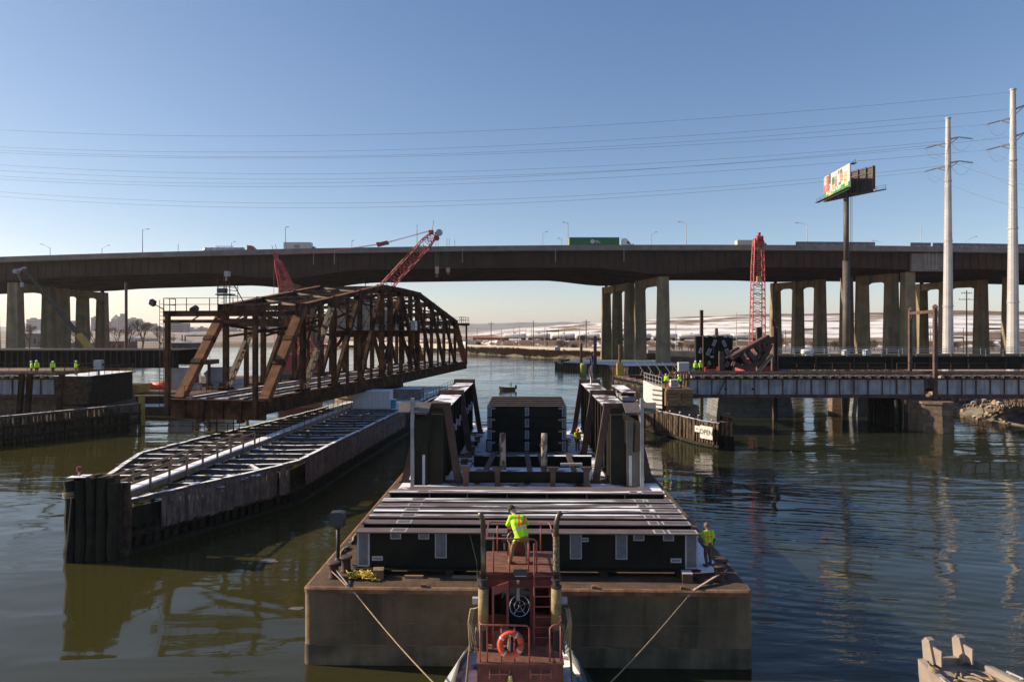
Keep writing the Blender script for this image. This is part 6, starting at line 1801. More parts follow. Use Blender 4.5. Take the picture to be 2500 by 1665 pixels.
for (x, y), (ux, uy), w in (((247, 545), (-35, 80), .42), ((383, 553), (35, 80), .42), ((172, 670), (-40, 90), .5), ((430, 675), (40, 95), .5), ((60, 650), (-30, 70), .4), ((425, 835), (-30, 65), .45), ((180, 820), (20, 50), .3)):
    p0, p1 = c8(x - ux / 2, y - uy / 2, 97.7), c8(x + ux / 2, y + uy / 2, 97.7)
    mb = MB(); mb.mi = 1; mb.bar(p0, p1, w, .03, (0, 1, 0)); e = (p1 - p0).normalized() * .07; mb.mi = 0; mb.bar(p0 + e + V(0, -.012, 0), p1 - e + V(0, -.012, 0), w - .14, .03, (0, 1, 0)); mb.build('primed_plate', [plate_fill, plate_edge], tp)
for (x, y) in ((140, 455), (250, 450), (400, 455), (470, 458), (215, 735), (418, 742)):
    p0 = c8(x, y, 97.72); mb = MB(); mb.cbox(p0, (.5, .03, .28)); mb.build('primed_plate', plate_edge, tp)
p0 = c8(235, 650, 97.7); mb = MB(); mb.cbox(p0, (.28, .06, 1.0)); mb.build('slot', black_steel, tp)
mb = MB(); a, b_ = c8(315, 660, 96), c8(385, 950, 96); mb.box(a.x, b_.x, 96, 96.4, 7.0, a.z); mb.build('front_block', brown_steel, tp)
ap = thing('arch_segment', 'brown curved truss segment leaning up beside the upright steel panel', 'truss segment', c8(750, 870, 96))
def seg(a, b_, w, h, nm='member', m_=brown_steel): mb = MB(); mb.bar(c8(*a, 96), c8(*b_, 96), 1.3, h, (0, 0, 1)); mb.build(nm, m_, ap)
seg((480, 745), (985, 455), 0, .55, 'top_chord')
cpts = [(985, 470), (1000, 560), (950, 680), (870, 780), (770, 850), (640, 880), (500, 830)]
for a, b_ in zip(cpts, cpts[1:]): seg(a, b_, 0, .62, 'curved_chord')
for a, b_ in (((590, 690), (680, 830)), ((690, 640), (790, 790)), ((800, 575), (890, 700)), ((930, 640), (900, 520)), ((820, 790), (900, 660))): seg(a, b_, 0, .5, 'web_member')
mb = MB(); mb.prism([c8(500, 760, 96.3), c8(600, 700, 96.3), c8(660, 830, 96.3), c8(560, 850, 96.3)], (0, .3, 0)); mb.build('gusset', new_steel, ap)
mb = MB(); mb.bar(c8(470, 670, 97), c8(580, 610, 97), .8, .35); mb.build('end_block', brown_steel, ap)
seg((1040, 710), (850, 930), 0, .14, 'prop', tan_end)
for j, (x0c, x1c, yt, Y, lb_) in enumerate(((1048, 1105, 320, 97, 'thick brown steel pile rising beside the curved truss segment'), (1030, 1072, 230, 103, 'taller brown pile just behind the thick one by the truss segment'), (820, 892, 330, 112, 'square brown pile standing behind the curved truss segment'),
                                            (50, 92, 95, 128, 'slender brown spud pile behind the upright truss panel'), (252, 298, 340, 132, 'round topped brown pile behind the upright truss panel'))):
    a, b_ = c8(x0c, yt, Y), c8(x1c, yt, Y)
    w = b_.x - a.x
    mb = MB(); c_ = (a.x + b_.x) / 2
    if j == 4: mb.tube([(c_, Y, 0), (c_, Y, a.z - .3), (c_, Y, a.z)], [w / 2, w / 2, w / 3], 12)
    else: mb.bar((c_, Y, 0), (c_, Y, a.z), w * .9, .08); mb.bar((c_ - w * .42, Y, 0), (c_ - w * .42, Y, a.z), .07, .55); mb.bar((c_ + w * .42, Y, 0), (c_ + w * .42, Y, a.z), .07, .55)
    tag(mb.build('steel_pile', rust_flange if j != 0 else brown_steel, None, False), lb_, 'pile')
# ------------------------------------------------------------------ cranes
def lattice_crane():
    Y = 150.0
    t = thing('lattice_crane', 'red lattice boom crane on a barge behind the swing bridge', 'crane', P(768, 925, Y))
    a2 = lambda x, y: P(350 + x * .3397, 520 + y * .3397, Y)
    foot = a2(1235, 1085)
    tipp = a2(2095, 150)
    d = (tipp - foot)
    k1 = foot + d * .12; k2 = foot + d * .93
    mb = MB(); mb.boom(k1, k2, 2.3, 2.3, 2.2, 2.2, 20, .13, .06, (0, 1, 0)); boom = mb.build('boom', crane_red, t)
    mb = MB(); mb.boom(foot, k1, 1.0, .8, 2.3, 2.3, 3, .13, .06, (0, 1, 0)); mb.build('boom_butt', crane_red, boom)
    mb = MB(); mb.boom(k2, tipp, 2.2, 2.2, 1.3, 1.2, 3, .13, .07, (0, 1, 0)); mb.build('boom_tip', crane_red, boom)
    mb = MB()
    q = P(1068, 568, Y); mb.bar(tipp, q, .4, .45); mb.cyl(tipp + V(.4, -.5, -.9), tipp + V(.4, .5, -.9), .6, .6, 14); mb.cbox(tipp + V(-.8, 0, .3), (1.0, .9, .9)); mb.cyl(tipp + V(-.6, 0, .8), tipp + V(-.2, 0, 3.0), .05); mb.build('boom_head', crane_red, t)
    mb = MB(); mb.cyl(q + V(.4, -.3, 0), q + V(.4, .3, 0), .72, .72, 18); mb.build('tip_sheave', plate_edge, t)
    # mast
    mtop = a2(952, 300); mfoot = a2(1200, 1070)
    m1 = mtop.lerp(mfoot, .06)
    mb = MB(); mb.boom(m1, mtop.lerp(mfoot, .40), 1.0, 1.4, 3.2, 2.4, 9, .16, .07, (0, 1, 0)); mb.boom(mtop.lerp(mfoot, .40), mfoot, 3.2, 2.4, 3.0, 2.2, 11, .16, .07, (0, 1, 0)); mb.build('mast', crane_red, t)
    mb = MB(); mb.bar(mtop + V(0, 0, -.2), mtop.lerp(mfoot, .12) + V(-.4, 0, 0), .7, .7); mb.cyl(mtop + V(0, -.6, 0), mtop + V(0, .6, 0), .5, .5, 10); mb.cyl(mtop + V(-.2, 0, .2), mtop + V(-.9, 0, 2.0), .06); mb.cyl(mtop + V(.4, 0, .2), mtop + V(-.1, 0, 2.2), .06); mb.build('mast_head', crane_red, t)
    mb = MB()
    spl = a2(1720, 222)
    for dy in (-.5, .5):
        mb.tube([mtop + V(0, dy, 0), mtop.lerp(spl, .5) + V(0, dy, -.5), spl + V(0, dy, 0)], .05, 4); mb.tube([spl + V(0, dy, 0), tipp + V(-.8, dy, .7)], .06, 4)
    for x in (937, 985): mb.tube([mtop + V(-.3, 0, 0), a2(x, 600), a2(x + 10, 1080)], .05, 4)
    mb.build('pendant', crane_red, t)
    mb = MB(); mb.cbox(spl, (2.4, 1.4, .7), 0, 0, -.25)
    for k in range(5): mb.cyl(spl + V(-1 + .5 * k, -.8, 0), spl + V(-1 + .5 * k, .8, .1), .3, .3, 8)
    mb.build('bridle', crane_red, t)
    for xs_, ye, nm in ((2110, 385, 'main_hook'), (2190, 395, 'whip_hook')):
        mb = MB(); h = a2(xs_, ye)
        for dx in (-.25, .25): mb.cyl(V(h.x + dx, Y, tipp.z - 1), h + V(dx, 0, 0), .035, .035, 4)
        mb.build('hoist_line', dark_grey, t)
        mb = MB(); mb.bar(h, h - V(0, 0, 1.6 if nm[0] == 'm' else .9), .8, .4, (0, 1, 0)); mb.torus(h - V(0, 0, 2.1 if nm[0] == 'm' else 1.2), (0, 1, 0), .22, .07, 10, 5); mb.build(nm, mat('hook_pink', (.5, .3, .27), (.42, .2, .18), .5), t)
    # machinery house and carbody
    c_ = P(735, 905, Y)
    mb = MB(); mb.cbox((foot.x - 3.2, Y, foot.z + .4), (8.4, 4.2, 3.6)); mb.build('machinery_house', crane_red, t)
    mb = MB(); mb.cbox((foot.x - .6, Y - 2.9, foot.z + .6), (1.8, 1.6, 2.6)); cab = mb.build('cab', crane_red, t)
    mb = MB(); mb.cbox((foot.x - .6, Y - 3.72, foot.z + 1.0), (1.4, .04, 1.4)); mb.cbox((foot.x + .32, Y - 2.9, foot.z + 1.0), (.04, 1.2, 1.4)); mb.build('cab_window', glass_dark, cab)
    for dy in (-3.2, 3.2):
        mb = MB(); mb.prism([(foot.x - 7, Y + dy - .6, 2.0), (foot.x + 3.6, Y + dy - .6, 2.0), (foot.x + 4.2, Y + dy - .6, 2.6), (foot.x + 3.6, Y + dy - .6, 3.3), (foot.x - 7, Y + dy - .6, 3.3), (foot.x - 7.6, Y + dy - .6, 2.6)], (0, 1.2, 0)); mb.build('crawler', dark_grey, t)
    mb = MB(); mb.cbox((foot.x - 1.6, Y, 2.9), (6, 5, .9)); mb.build('carbody', crane_red, t)
    return foot
foot = lattice_crane()
def deck_barge(name, label, x0, x1, y0, y1, z, m_, deckm, tires=False, group=None):
    t = thing(name, label, 'barge', ((x0 + x1) / 2, (y0 + y1) / 2, 0), group)
    mb = MB(); mb.box(x0, x1, y0, y1, -.6, z - .1); mb.build('hull', m_, t)
    mb = MB(); mb.box(x0 - .05, x1 + .05, y0 - .05, y1 + .05, z - .1, z); mb.build('deck', deckm, t)
    return t
cb = deck_barge('crane_barge', 'dark red crane barge behind the swing bridge', -74, -30, 138, 160, 1.9, rust_flange, deck_rust)
mb = MB(); mb.rail([(-73.5, 138.2, 1.9), (-31, 138.2, 1.9)], 1.1, 2.5, .04); mb.build('railing', rust_flange, cb)
wb = deck_barge('supply_barge', 'flat supply barge with white tanks left of the swing bridge', -74, -49, 121, 132, 1.5, rust_flange, deck_rust)
mb = MB(); mb.rail([(-73.5, 121.2, 1.5), (-49.5, 121.2, 1.5)], 1.1, 2.0, .04); mb.build('railing', crane_yellow, wb)
wtk = mat('tank_white', (.55, .57, .60), (.45, .47, .50), .6, 0, .8)
tk1 = thing('white_tank', 'tall white boxy tank on the supply barge seen left of the first truss post', 'tank', P(440, 950, 124))
mb = MB(); a, b_ = P(411, 899, 124), P(469, 950, 124); mb.box(a.x, b_.x, 124, 127.5, 1.5, a.z); mb.build('body', wtk, tk1)
mb = MB(); mb.box(a.x - .1, b_.x + .1, 123.9, 127.6, a.z, a.z + .15); mb.cyl((a.x + 1, 125, a.z), (a.x + 1, 125, a.z + .7), .3, .3, 10); mb.build('lid', wtk, tk1)
mb = MB()
for x in (a.x + .2, a.x + .6): mb.cyl((x, 123.85, 1.5), (x, 123.85, a.z), .03)
for k in range(10): mb.cyl((a.x + .2, 123.85, 1.8 + .35 * k), (a.x + .6, 123.85, 1.8 + .35 * k), .02, .02, 4)
mb.build('ladder', dark_grey, tk1)
tk2 = thing('white_tank', 'white tank with slanted shoulder on the supply barge inside the truss', 'tank', P(525, 945, 126))
a, b_ = P(503, 896, 126), P(550, 950, 126)
mb = MB(); mb.prism([(a.x, 126, 1.5), (b_.x, 126, 1.5), (b_.x, 126, a.z), (a.x + .9, 126, a.z), (a.x - .5, 126, a.z - 1.2), (a.x, 126, a.z - 1.9)], (0, 3.5, 0)); mb.build('body', wtk, tk2)
mb = MB(); mb.box(b_.x, b_.x + 3.2, 126, 129, 1.5, 3.6); mb.build('side_box', wtk, tk2)
for j in range(4):
    mb = MB(); x = XS(455 + 28 * j, 123); mb.box(x - .35, x + .35, 123.0, 123.9, 1.5, 2.9 + .3 * (j % 2))
    tag(mb.build('deck_locker', (dark_grey, wtk, dark_grey, rust_flange)[j]), f'small locker on the supply barge in front of the white tanks, {["first", "second", "third", "fourth"][j]} from left', 'locker')
mb = MB(); a = P(360, 930, 128); mb.lathe([(.1, -2.6), (.7, -2.2), (.9, 0), (.7, 2.0), (.1, 2.4)], (a.x + 3, 128, 2.3), 10, (1, 0, .03))
tag(mb.build('skiff', orange_paint, None, True), 'orange skiff lying on the supply barge behind the left truss post', 'boat')
ft = deck_barge('float_stage', 'narrow dark floating stage with orange posts behind the left truss post', -63, -46, 104, 108, 1.1, rust_flange, plank_snow)
mb = MB(); x = XS(346, 92); mb.box(x - .3, x + .3, 91.7, 92.3, -1, 4.0)
tag(mb.build('yellow_pile', crane_yellow), 'square yellow pile at the end of the left fender', 'pile')
mb = MB(); x = XS(604, 118); mb.cyl((x, 118, -1), (x, 118, ZS(839, 118)), .3, .28, 10); tag(mb.build('mooring_pile', rust_flange), 'tall brown mooring pile seen through the first truss opening', 'pile')
mb = MB(); x = XS(308, 145); mb.cyl((x, 145, 0), (x, 145, ZS(690, 145)), .32, .28, 10); tag(mb.build('mooring_pile', rust_flange), 'very tall brown pile standing left of the swing bridge', 'pile')
pf = thing('brown_float', 'floating dark brown girder section on the water left of the truss end post', 'girder section', P(475, 890, 125))
a, b_ = P(455, 868, 122), P(512, 890, 122); mb = MB(); mb.box(a.x, b_.x, 122, 126, b_.z, a.z - .8); mb.build('body', rust_flange, pf); mb = MB(); mb.rail([(a.x, 122, a.z - .8), (b_.x, 122, a.z - .8)], 1.2, 1.4, .04); mb.build('railing', crane_yellow, pf)
mb = MB(); mb.cyl((a.x + 1, 124, -1), (a.x + 1, 124, b_.z), .3); mb.cyl((b_.x - 1, 124, -1), (b_.x - 1, 124, b_.z), .3); mb.build('support_pile', rust_flange, pf)

# right hand lattice crane
c2 = thing('lattice_crane', 'red lattice crane boom pointing up behind the right approach span', 'crane', (48.6, 135, 2))
bt, bb = P(1851, 588, 135), V(XS(1848, 135), 135, 4.0)
mb = MB(); mb.boom(bb, bb.lerp(bt, .8), 2.7, 2.0, 2.1, 1.6, 24, .11, .05, (0, 1, 0)); mb.boom(bb.lerp(bt, .8), bt, 2.1, 1.6, 1.7, 1.2, 5, .11, .05, (0, 1, 0)); mb.build('boom', crane_red, c2)
mb = MB(); mb.cbox(bt + V(0, 0, -.4), (1.7, 1.2, 1.6)); mb.cyl(bt + V(-.6, -.8, .4), bt + V(.6, -.8, .4), .5, .5, 12); mb.bar(bt + V(0, 0, .3), bt + V(.1, -.3, 1.6), .5, .4); mb.build('boom_head', crane_red, c2)
mb = MB(); h = P(1851, 675, 134)
for dx in (-.15, .15): mb.cyl(V(h.x + dx, 133.8, bt.z), h + V(dx, -.2, 0), .03, .03, 4)
mb.build('hoist_line', dark_grey, c2)
mb = MB(); mb.cbox(h + V(0, -.2, -.5), (.7, .5, 1.0)); mb.torus(h + V(0, -.2, -1.3), (0, 1, 0), .25, .07, 10, 5); mb.build('hook_block', mat('hook_tan', (.45, .33, .12), (.35, .25, .1), .5), c2)
mb = MB(); mb.box(45.4, 52.2, 133.5, 139, 3.2, 7.0); mb.build('machinery_house', crane_red, c2)
mb = MB(); mb.box(52.2, 54.0, 133.5, 135.5, 4.0, 6.8); mb.build('cab', mat('cab_blue', (.07, .2, .33), (.05, .15, .25), .5), c2)
for y in (133.2, 138): mb = MB(); mb.box(44, 53.5, y, y + 1.2, 1.8, 3.2); mb.build('crawler', dark_grey, c2)
# telescopic crane at the left
boom_olive = mat('boom_olive', (.115, .105, .072), (.08, .073, .05), .8, 0, 1, spec=.1)
tc_ = thing('telescopic_crane', 'yellow and grey telescopic crane boom rising behind the left dark girder', 'crane', P(240, 875, 118))
b1 = lambda x, y: P(x * .17857, 640 + y * .17857, 118)
tip, mid, base = b1(325, 95), b1(1075, 990), b1(1330, 1290)
mb = MB(); mb.bar(tip, mid, .42, .5, (0, 1, 0)); mb.build('boom_section', boom_olive, tc_)
mb = MB(); mb.bar(tip.lerp(mid, .42), mid, .56, .64, (0, 1, 0)); mb.build('boom_section', boom_olive, tc_)
mb = MB(); mb.bar(mid, base, .8, .95, (0, 1, 0)); mb.bar(mid.lerp(base, .4) + V(-.5, 0, -.9), base + V(.3, 0, -1.6), .5, .5, (0, 1, 0)); mb.build('base_boom', crane_yellow, tc_)
mb = MB(); mb.bar(tip + V(.3, 0, .2), tip + V(-1.2, 0, -.3), .4, .4); mb.cyl(tip + V(-1.3, -.4, -.4), tip + V(-1.3, .4, -.4), .4, .4, 10); mb.cyl(tip + V(-1.3, 0, -.5), b1(300, 290), .03, .03, 4); mb.build('boom_head', plate_edge, tc_)
mb = MB(); mb.cbox(b1(300, 310), (.4, .3, .8)); mb.build('hook', plate_edge, tc_)
mb = MB(); mb.box(base.x - 2, base.x + 5, 116, 120, 3.6, 6.5); mb.box(base.x - 4, base.x + 8, 115.8, 120.2, 2.0, 3.4); mb.build('carrier', crane_yellow, tc_)
deck_barge('crane_float', 'flat barge below the telescopic crane behind the left spans', -80, -52, 112, 124, 1.9, rust_flange, deck_rust)

# ------------------------------------------------------------------ left fender and workers on the left span
lf = thing('timber_fender', 'broken dark timber fender with snowy top at the left edge', 'fender', (-54, 82, 0))
LF = [V(-68, 66, 0), V(-57.7, 77, 0), V(-53.8, 82.4, 0), V(-48.6, 89.2, 0)]
s = 0; k = 0
while s < plen(LF):
    p, d = along(LF, s)
    if not (s > plen(LF) - 3 and k % 3):
        inst('pile', plf, p + V(rnd.uniform(-.08, .08), rnd.uniform(-.08, .08), .2 + rnd.uniform(-.25, .15) + .3 * s / plen(LF)), lf, (rnd.uniform(-.04, .04), rnd.uniform(-.04, .04), rnd.uniform(0, 6)))
    s += .42; k += 1
pts = [along(LF, plen(LF) * i / 24)[0] for i in range(25)]
for z, off, m_ in ((2.85, .2, timber_snow), (1.7, .25, timber_dark), (.5, .25, timber_wet)):
    for a in (0, 8, 16):
        mb = MB()
        for i in range(a, a + 8):
            p, q = pts[i], pts[i + 1]; d = (q - p).normalized(); nr = V(d.y, -d.x, 0)
            zz = z + .012 * i
            mb.bar(p + nr * off + V(0, 0, zz), q + nr * off + V(0, 0, zz), .34, .28)
        mb.build('wale', m_, lf)
mb = MB()
for i in range(23):
    p, q = pts[i], pts[i + 1]; d = (q - p).normalized(); nr = V(d.y, -d.x, 0)
    mb.bar(p - nr * .3 + V(0, 0, .5), q - nr * .3 + V(0, 0, .5), .06, 3.4)
mb.build('sheeting', timber_wet, lf)
for j, s in enumerate((42, 62, 140)):
    x = XS(s, 84)
    mb = MB(); mb.bar((x, 84, -1.2), (x + .25, 84.5, 7.4), .5, .5)
    tag(mb.build('leaning_post', truss_steel), f'dark steel leg standing in front of the left span, {["leftmost", "middle", "rightmost"][j]}', 'post')
wk = [(77, 89.5, 0, 'short worker in lime vest and white helmet, first from the left edge', R(140)), (90, 89.3, .06, 'broad worker in lime jacket and white helmet, second from the left edge', R(190)),
      (129, 89.5, 0, 'slim worker in lime vest, third from the left edge beside the dark post', R(220)), (185, 89.4, .03, 'worker in lime jacket reaching right toward the grey cabinet on the left span', R(280))]
for j, (s, Y, ds, lb_, yaw) in enumerate(wk):
    person(lb_, (XS(s, Y), Y, 6.95), yaw, dict(elR=(.28, .2, 1.25), wrR=(.25, .5, 1.28)) if j == 3 else None, 'jacket' if j % 2 else 'vest_lime', brown_f if j == 3 else dark_f, 'helmet', helmet_w, .035, scale=1.0 + ds)
cbx = thing('cabinet', 'grey box cabinet on a post at the end of the left span', 'cabinet', (XS(240, 88.5), 88.5, 6.95))
x = XS(240, 88.5); mb = MB(); mb.box(x - .5, x + .5, 88.3, 88.9, 7.7, 8.9); mb.build('box', plate_edge, cbx); mb = MB(); mb.cyl((x, 88.6, 6.95), (x, 88.6, 7.7), .12); mb.cyl((x + .2, 88.5, 8.3), (x + .75, 88.5, 8.3), .12, .18, 8); mb.build('post', dark_grey, cbx)
mb = MB(); mb.cyl((XS(275, 128), 128, 0), (XS(275, 128), 128, 5.5), 2.2, 2.2, 18); tag(mb.build('yellow_tank', crane_yellow, None, False), 'round tan tank standing beyond the end of the left span', 'tank')

# ------------------------------------------------------------------ far right barges, pier fender, small boat
tb = thing('deck_barge', 'long deck barge hung with tyres moored beyond the right fender', 'barge', (33, 155, 0))
q0, q1 = V(25.2, 168, 0), V(30.2, 142, 0)
mb = MB(); mb.prism([q1 + V(0, 0, -.5), q1 + V(13, 2, -.5), q0 + V(13, 2, -.5), q0 + V(0, 0, -.5)], (0, 0, 1.9)); mb.build('hull', mat('barge_pink', (.33, .19, .15), (.24, .13, .11), .8, 0, .6), tb)
mb = MB(); mb.prism([q1 + V(0, 0, 1.4), q1 + V(13, 2, 1.4), q0 + V(13, 2, 1.4), q0 + V(0, 0, 1.4)], (0, 0, .12)); mb.build('deck', deck_rust, tb)
d = (q0 - q1).normalized(); nr = V(-abs(d.y), d.x * (1 if d.y > 0 else -1), 0).normalized()
tire = MB().torus((0, 0, 0), (1, .19, 0), .52, .17, 14, 6).mesh('tyre', rubber, True)
for k in range(22):
    inst('tyre', tire, q1 + d * (.8 + 1.17 * k) + V(-.2, -.04, .75 + rnd.uniform(-.08, .08)), tb)
for k in range(6):
    x = 31.5 + k * 1.6; y = 163 - k * 2.6
    mb = MB(); mb.cyl((x + .6, y, 1.5), (x - 2.0, y, 5.6 - .1 * k), .12, .12, 7); mb.cyl((x - .9, y, 1.5), (x - .4, y, 3.3), .06)
    tag(mb.build('leaning_pipe', tan_end), f'slanted pale pipe on the tyre hung barge, {["first", "second", "third", "fourth", "fifth", "sixth"][k]} from the left', 'pipe', 'slanted pipes on the far barge')
for k in range(5):
    mb = MB(); y = 160 - 4 * k; x = 27.5 + .75 * k; mb.box(x, x + 9, y, y + .5, 1.52, 2.0)
    tag(mb.build('steel_beam', new_steel), f'dark steel beam lying across the tyre hung barge, {["farthest", "fourth nearest", "third nearest", "second nearest", "nearest"][k]}', 'beam')
sp = thing('spud_pile', 'brown spud pile with yellow collar at the far corner of the tyre hung barge', 'pile', (XS(1513, 168), 168, 0))
mb = MB(); x = XS(1513, 168); mb.cyl((x, 168, -1), (x, 168, ZS(841, 168)), .35, .35, 8); mb.build('pile', rust_flange, sp); mb = MB(); mb.box(x - .7, x + .7, 167.4, 168.6, 1.5, 4.6); mb.build('collar', crane_yellow, sp)
hf = thing('pier_fender', 'low dark timber fender wall around the highway pier right of the channel', 'fender', (30, 205, 0))
HF = [V(20, 240, 0), V(13.9, 219, 0), V(33.4, 196.5, 0), V(52, 199, 0)]
s = 0
while s < plen(HF):
    p, d = along(HF, s); inst('pile', plf, p + V(0, 0, -.5 + rnd.uniform(-.1, .1)), hf, (0, 0, rnd.uniform(0, 6)), (1.5, 1.5, 1)); s += 1.1
for a, b_ in zip(HF, HF[1:]):
    mb = MB(); mb.bar(a + V(0, 0, .7), b_ + V(0, 0, .7), .3, 2.6); mb.build('sheeting', timber_wet, hf)
    mb = MB(); mb.bar(a + V(0, 0, 2.1), b_ + V(0, 0, 2.1), .9, .3); mb.build('wale', timber_dark, hf)
mb = MB(); mb.prism([HF[1] + V(1, 0, 1.9), HF[2] + V(0, 1, 1.9), HF[3] + V(0, 1, 1.9), V(52, 240, 1.9), V(22, 240, 1.9)], (0, 0, .12)); mb.build('deck', plank_snow, hf)
mb = MB(); a = P(1368, 886, 212); mb.box(a.x - .8, a.x + .8, 211.5, 213, 2.1, 3.7); mb.mi = 1; mb.box(a.x + .15, a.x + .82, 211.48, 211.5, 2.3, 3.5)
tag(mb.build('hut', [tan_end, dark_grey]), 'tiny tan hut on the left corner of the pier fender', 'hut')
for j, (s, yt, Y, w, m_, lb_) in enumerate(((1419, 837, 190, .38, rust_flange, 'dark mooring pile left of the flag'), (1453, 820, 205, .5, rust_flange, 'taller brown mooring pile right of the flag'), (1424, 887, 189, .9, mat('bollard_green', (.3, .32, .05), (.24, .25, .05), .6), 'thick yellow green bollard below the dark mooring pile'))):
    mb = MB(); x = XS(s, Y); zt = ZS(yt, Y); mb.tube([(x, Y, -1), (x, Y, zt - .6), (x + .05, Y, zt)], [w, w, w * .8], 8); tag(mb.build('mooring_pile', m_, None, True), lb_, 'pile')
sb = thing('small_boat', 'small brown open boat with one person crossing the channel', 'boat', (XS(1239, 143), 143, 0))
SBM = Matrix.Translation((XS(1239, 143), 143, 0)) @ Matrix.Rotation(R(8), 4, 'Z')
mb = MB()
sec = [(-1.85, .05, .95), (-1.3, .5, .78), (-.3, .75, .66), (.9, .72, .62), (1.6, .62, .62)]
for x, w, z in sec: mb.v += [V(x, -w, z), V(x + (.25 if x < -1 else 0), -w * .6, -.1), V(x + (.25 if x < -1 else 0), w * .6, -.1), V(x, w, z)]
for i in range(4):
    for k in range(3): a = i * 4 + k; mb.f.append([a, a + 1, a + 5, a + 4]); mb.m.append(0)
mb.f.append([16, 17, 18, 19]); mb.m.append(0)
bm_ = mat('boat_brown', (.20, .11, .055), (.14, .08, .045), .6)
mb.xform(SBM).build('hull', bm_, sb)
mb = MB(); mb.box(-1.2, 1.55, -.45, .45, .1, .16); mb.box(-.1, .2, -.7, .7, .45, .5); mb.xform(SBM).build('thwart', bm_, sb)
mb = MB(); mb.box(1.6, 1.95, -.2, .2, .3, 1.1); mb.xform(SBM).build('outboard_motor', dark_grey, sb)
person('person in yellow lime clothing standing in the small brown boat', SBM @ V(.75, 0, .16), R(90), dict(wrL=(-.2, .35, 1.0), elL=(-.26, .12, 1.12)), 'jacket', mat('yellow_trousers', (.42, .36, .03), (.36, .3, .03), .8), 'helmet', crane_yellow, .04)
person('person in lime vest on the platform of the swing bridge house', tl(.1, 38.9, 12.76), R(60), None, 'vest_lime', dark_f, 'helmet', helmet_w, .04)
# ------------------------------------------------------------------ vehicles on the viaduct
road_y = 220.0
def wheels(t, xs_, zr, Y):
    for x in xs_:
        mb = MB(); mb.cyl((x, Y - 1.25, zr + .5), (x, Y - .95, zr + .5), .5, .5, 12); mb.build('wheel', rubber, t)
def tractor(t, x, Y, zr, m_, s=1):
    mb = MB(); mb.prism([(x, Y - 1.2, zr + 1.0), (x + 4.2, Y - 1.2, zr + .9), (x + 4.1, Y - 1.2, zr + 1.75), (x + 2.8, Y - 1.2, zr + 2.05), (x + 2.1, Y - 1.2, zr + 3.0), (x + 1.2, Y - 1.2, zr + 3.85), (x, Y - 1.2, zr + 3.9)], (0, 2.4, 0))
    cab = mb.build('cab', m_, t)
    mb = MB(); mb.prism([(x + 1.5, Y - 1.23, zr + 2.1), (x + 2.55, Y - 1.23, zr + 2.1), (x + 2.0, Y - 1.23, zr + 2.85), (x + 1.5, Y - 1.23, zr + 2.85)], (0, .03, 0)); mb.build('window', glass_dark, cab)
    mb = MB(); mb.cbox((x + 3.4, Y - 1.45, zr + 2.0), (.15, .2, .5)); mb.build('mirror', dark_grey, cab)
    mb = MB(); mb.cyl((x - .15, Y - 1.0, zr + 1), (x - .15, Y - 1.0, zr + 4.1), .1); mb.build('exhaust', chrome, cab)
    wheels(t, (x + .1, x + 3.4), zr, Y)
def zroad(x): return road_z(x) - 1.29
green = mat('container_green', (.025, .155, .055), (.02, .125, .045), .55, 0, .3)
Y = 217.6
x0_, x1_ = XS(1389, Y), XS(1510.5, Y); zr = zroad(x0_)
gt = thing('semi_truck', 'semi truck hauling a long green container with white tractor cab', 'truck', (x0_, Y, zr), 'trucks on the viaduct')
mb = MB(); mb.box(x0_, x1_, Y - 1.3, Y + 1.3, zr + 1.25, zr + 4.15); mb.build('container', green, gt)
mb = MB(); mb.box(x0_ - .05, x0_, Y - 1.28, Y + 1.28, zr + 1.25, zr + 4.12); mb.build('container_door', mat('door_yellow', (.5, .42, .12), (.35, .3, .1), .6, 0, 2), gt)
for k in range(26):
    x = lerp(x0_, x1_, (k + .5) / 26); mb = MB(); mb.box(x - .12, x + .12, Y - 1.325, Y - 1.3, zr + 1.35, zr + 4.05); mb.build('rib', green, gt)
mb = MB(); mb.box(x0_, x1_, Y - .6, Y + .6, zr + .9, zr + 1.25); mb.build('chassis', black_steel, gt)
wheels(gt, (x0_ + 1.2, x0_ + 2.5), zr, Y)
tractor(gt, XS(1518, Y), Y, zr, white_paint)
xc = XS(1445.5, Y)
mb = MB(); mb.prism([(xc + .7 * math.cos(R(30 + 60 * k)), Y - 1.345, zr + 2.85 + .7 * math.sin(R(30 + 60 * k))) for k in range(6)], (0, .015, 0)); mb.build('emblem', white_paint, gt)
o = text_mesh('50', .62, crane_red, gt, .003, .015); o.rotation_euler = (R(90), 0, 0); o.location = V(xc, Y - 1.355, zr + 2.85) - V(*gt.location)
for tx_, dz in (('Hub', .22), ('Group', -.2)):
    o = text_mesh(tx_, .55, white_paint, gt, .003, .012, 'LEFT'); o.rotation_euler = (R(90), 0, 0); o.location = V(xc + .95, Y - 1.34, zr + 2.8 + dz) - V(*gt.location)
Y = 219.0
x0_, x1_ = XS(695.5, Y), XS(761, Y); zr = zroad(x0_)
wt = thing('box_truck', 'white box truck with dark oval emblem on the left of the viaduct', 'truck', (x0_, Y, zr), 'trucks on the viaduct')
bxm = mat('box_white', (.50, .49, .47), (.44, .43, .42), .5, 0, .3)
mb = MB(); mb.box(x0_, x1_, Y - 1.3, Y + 1.3, zr + 1.1, zr + 4.0); mb.build('cargo_box', bxm, wt)
mb = MB(); mb.prism([(x1_ + .2, Y - 1.1, zr + .7), (x1_ + 2.9, Y - 1.1, zr + .7), (x1_ + 2.8, Y - 1.1, zr + 1.5), (x1_ + 1.7, Y - 1.1, zr + 1.75), (x1_ + 1.0, Y - 1.1, zr + 2.75), (x1_ + .2, Y - 1.1, zr + 2.8)], (0, 2.2, 0)); cab = mb.build('cab', white_paint, wt)
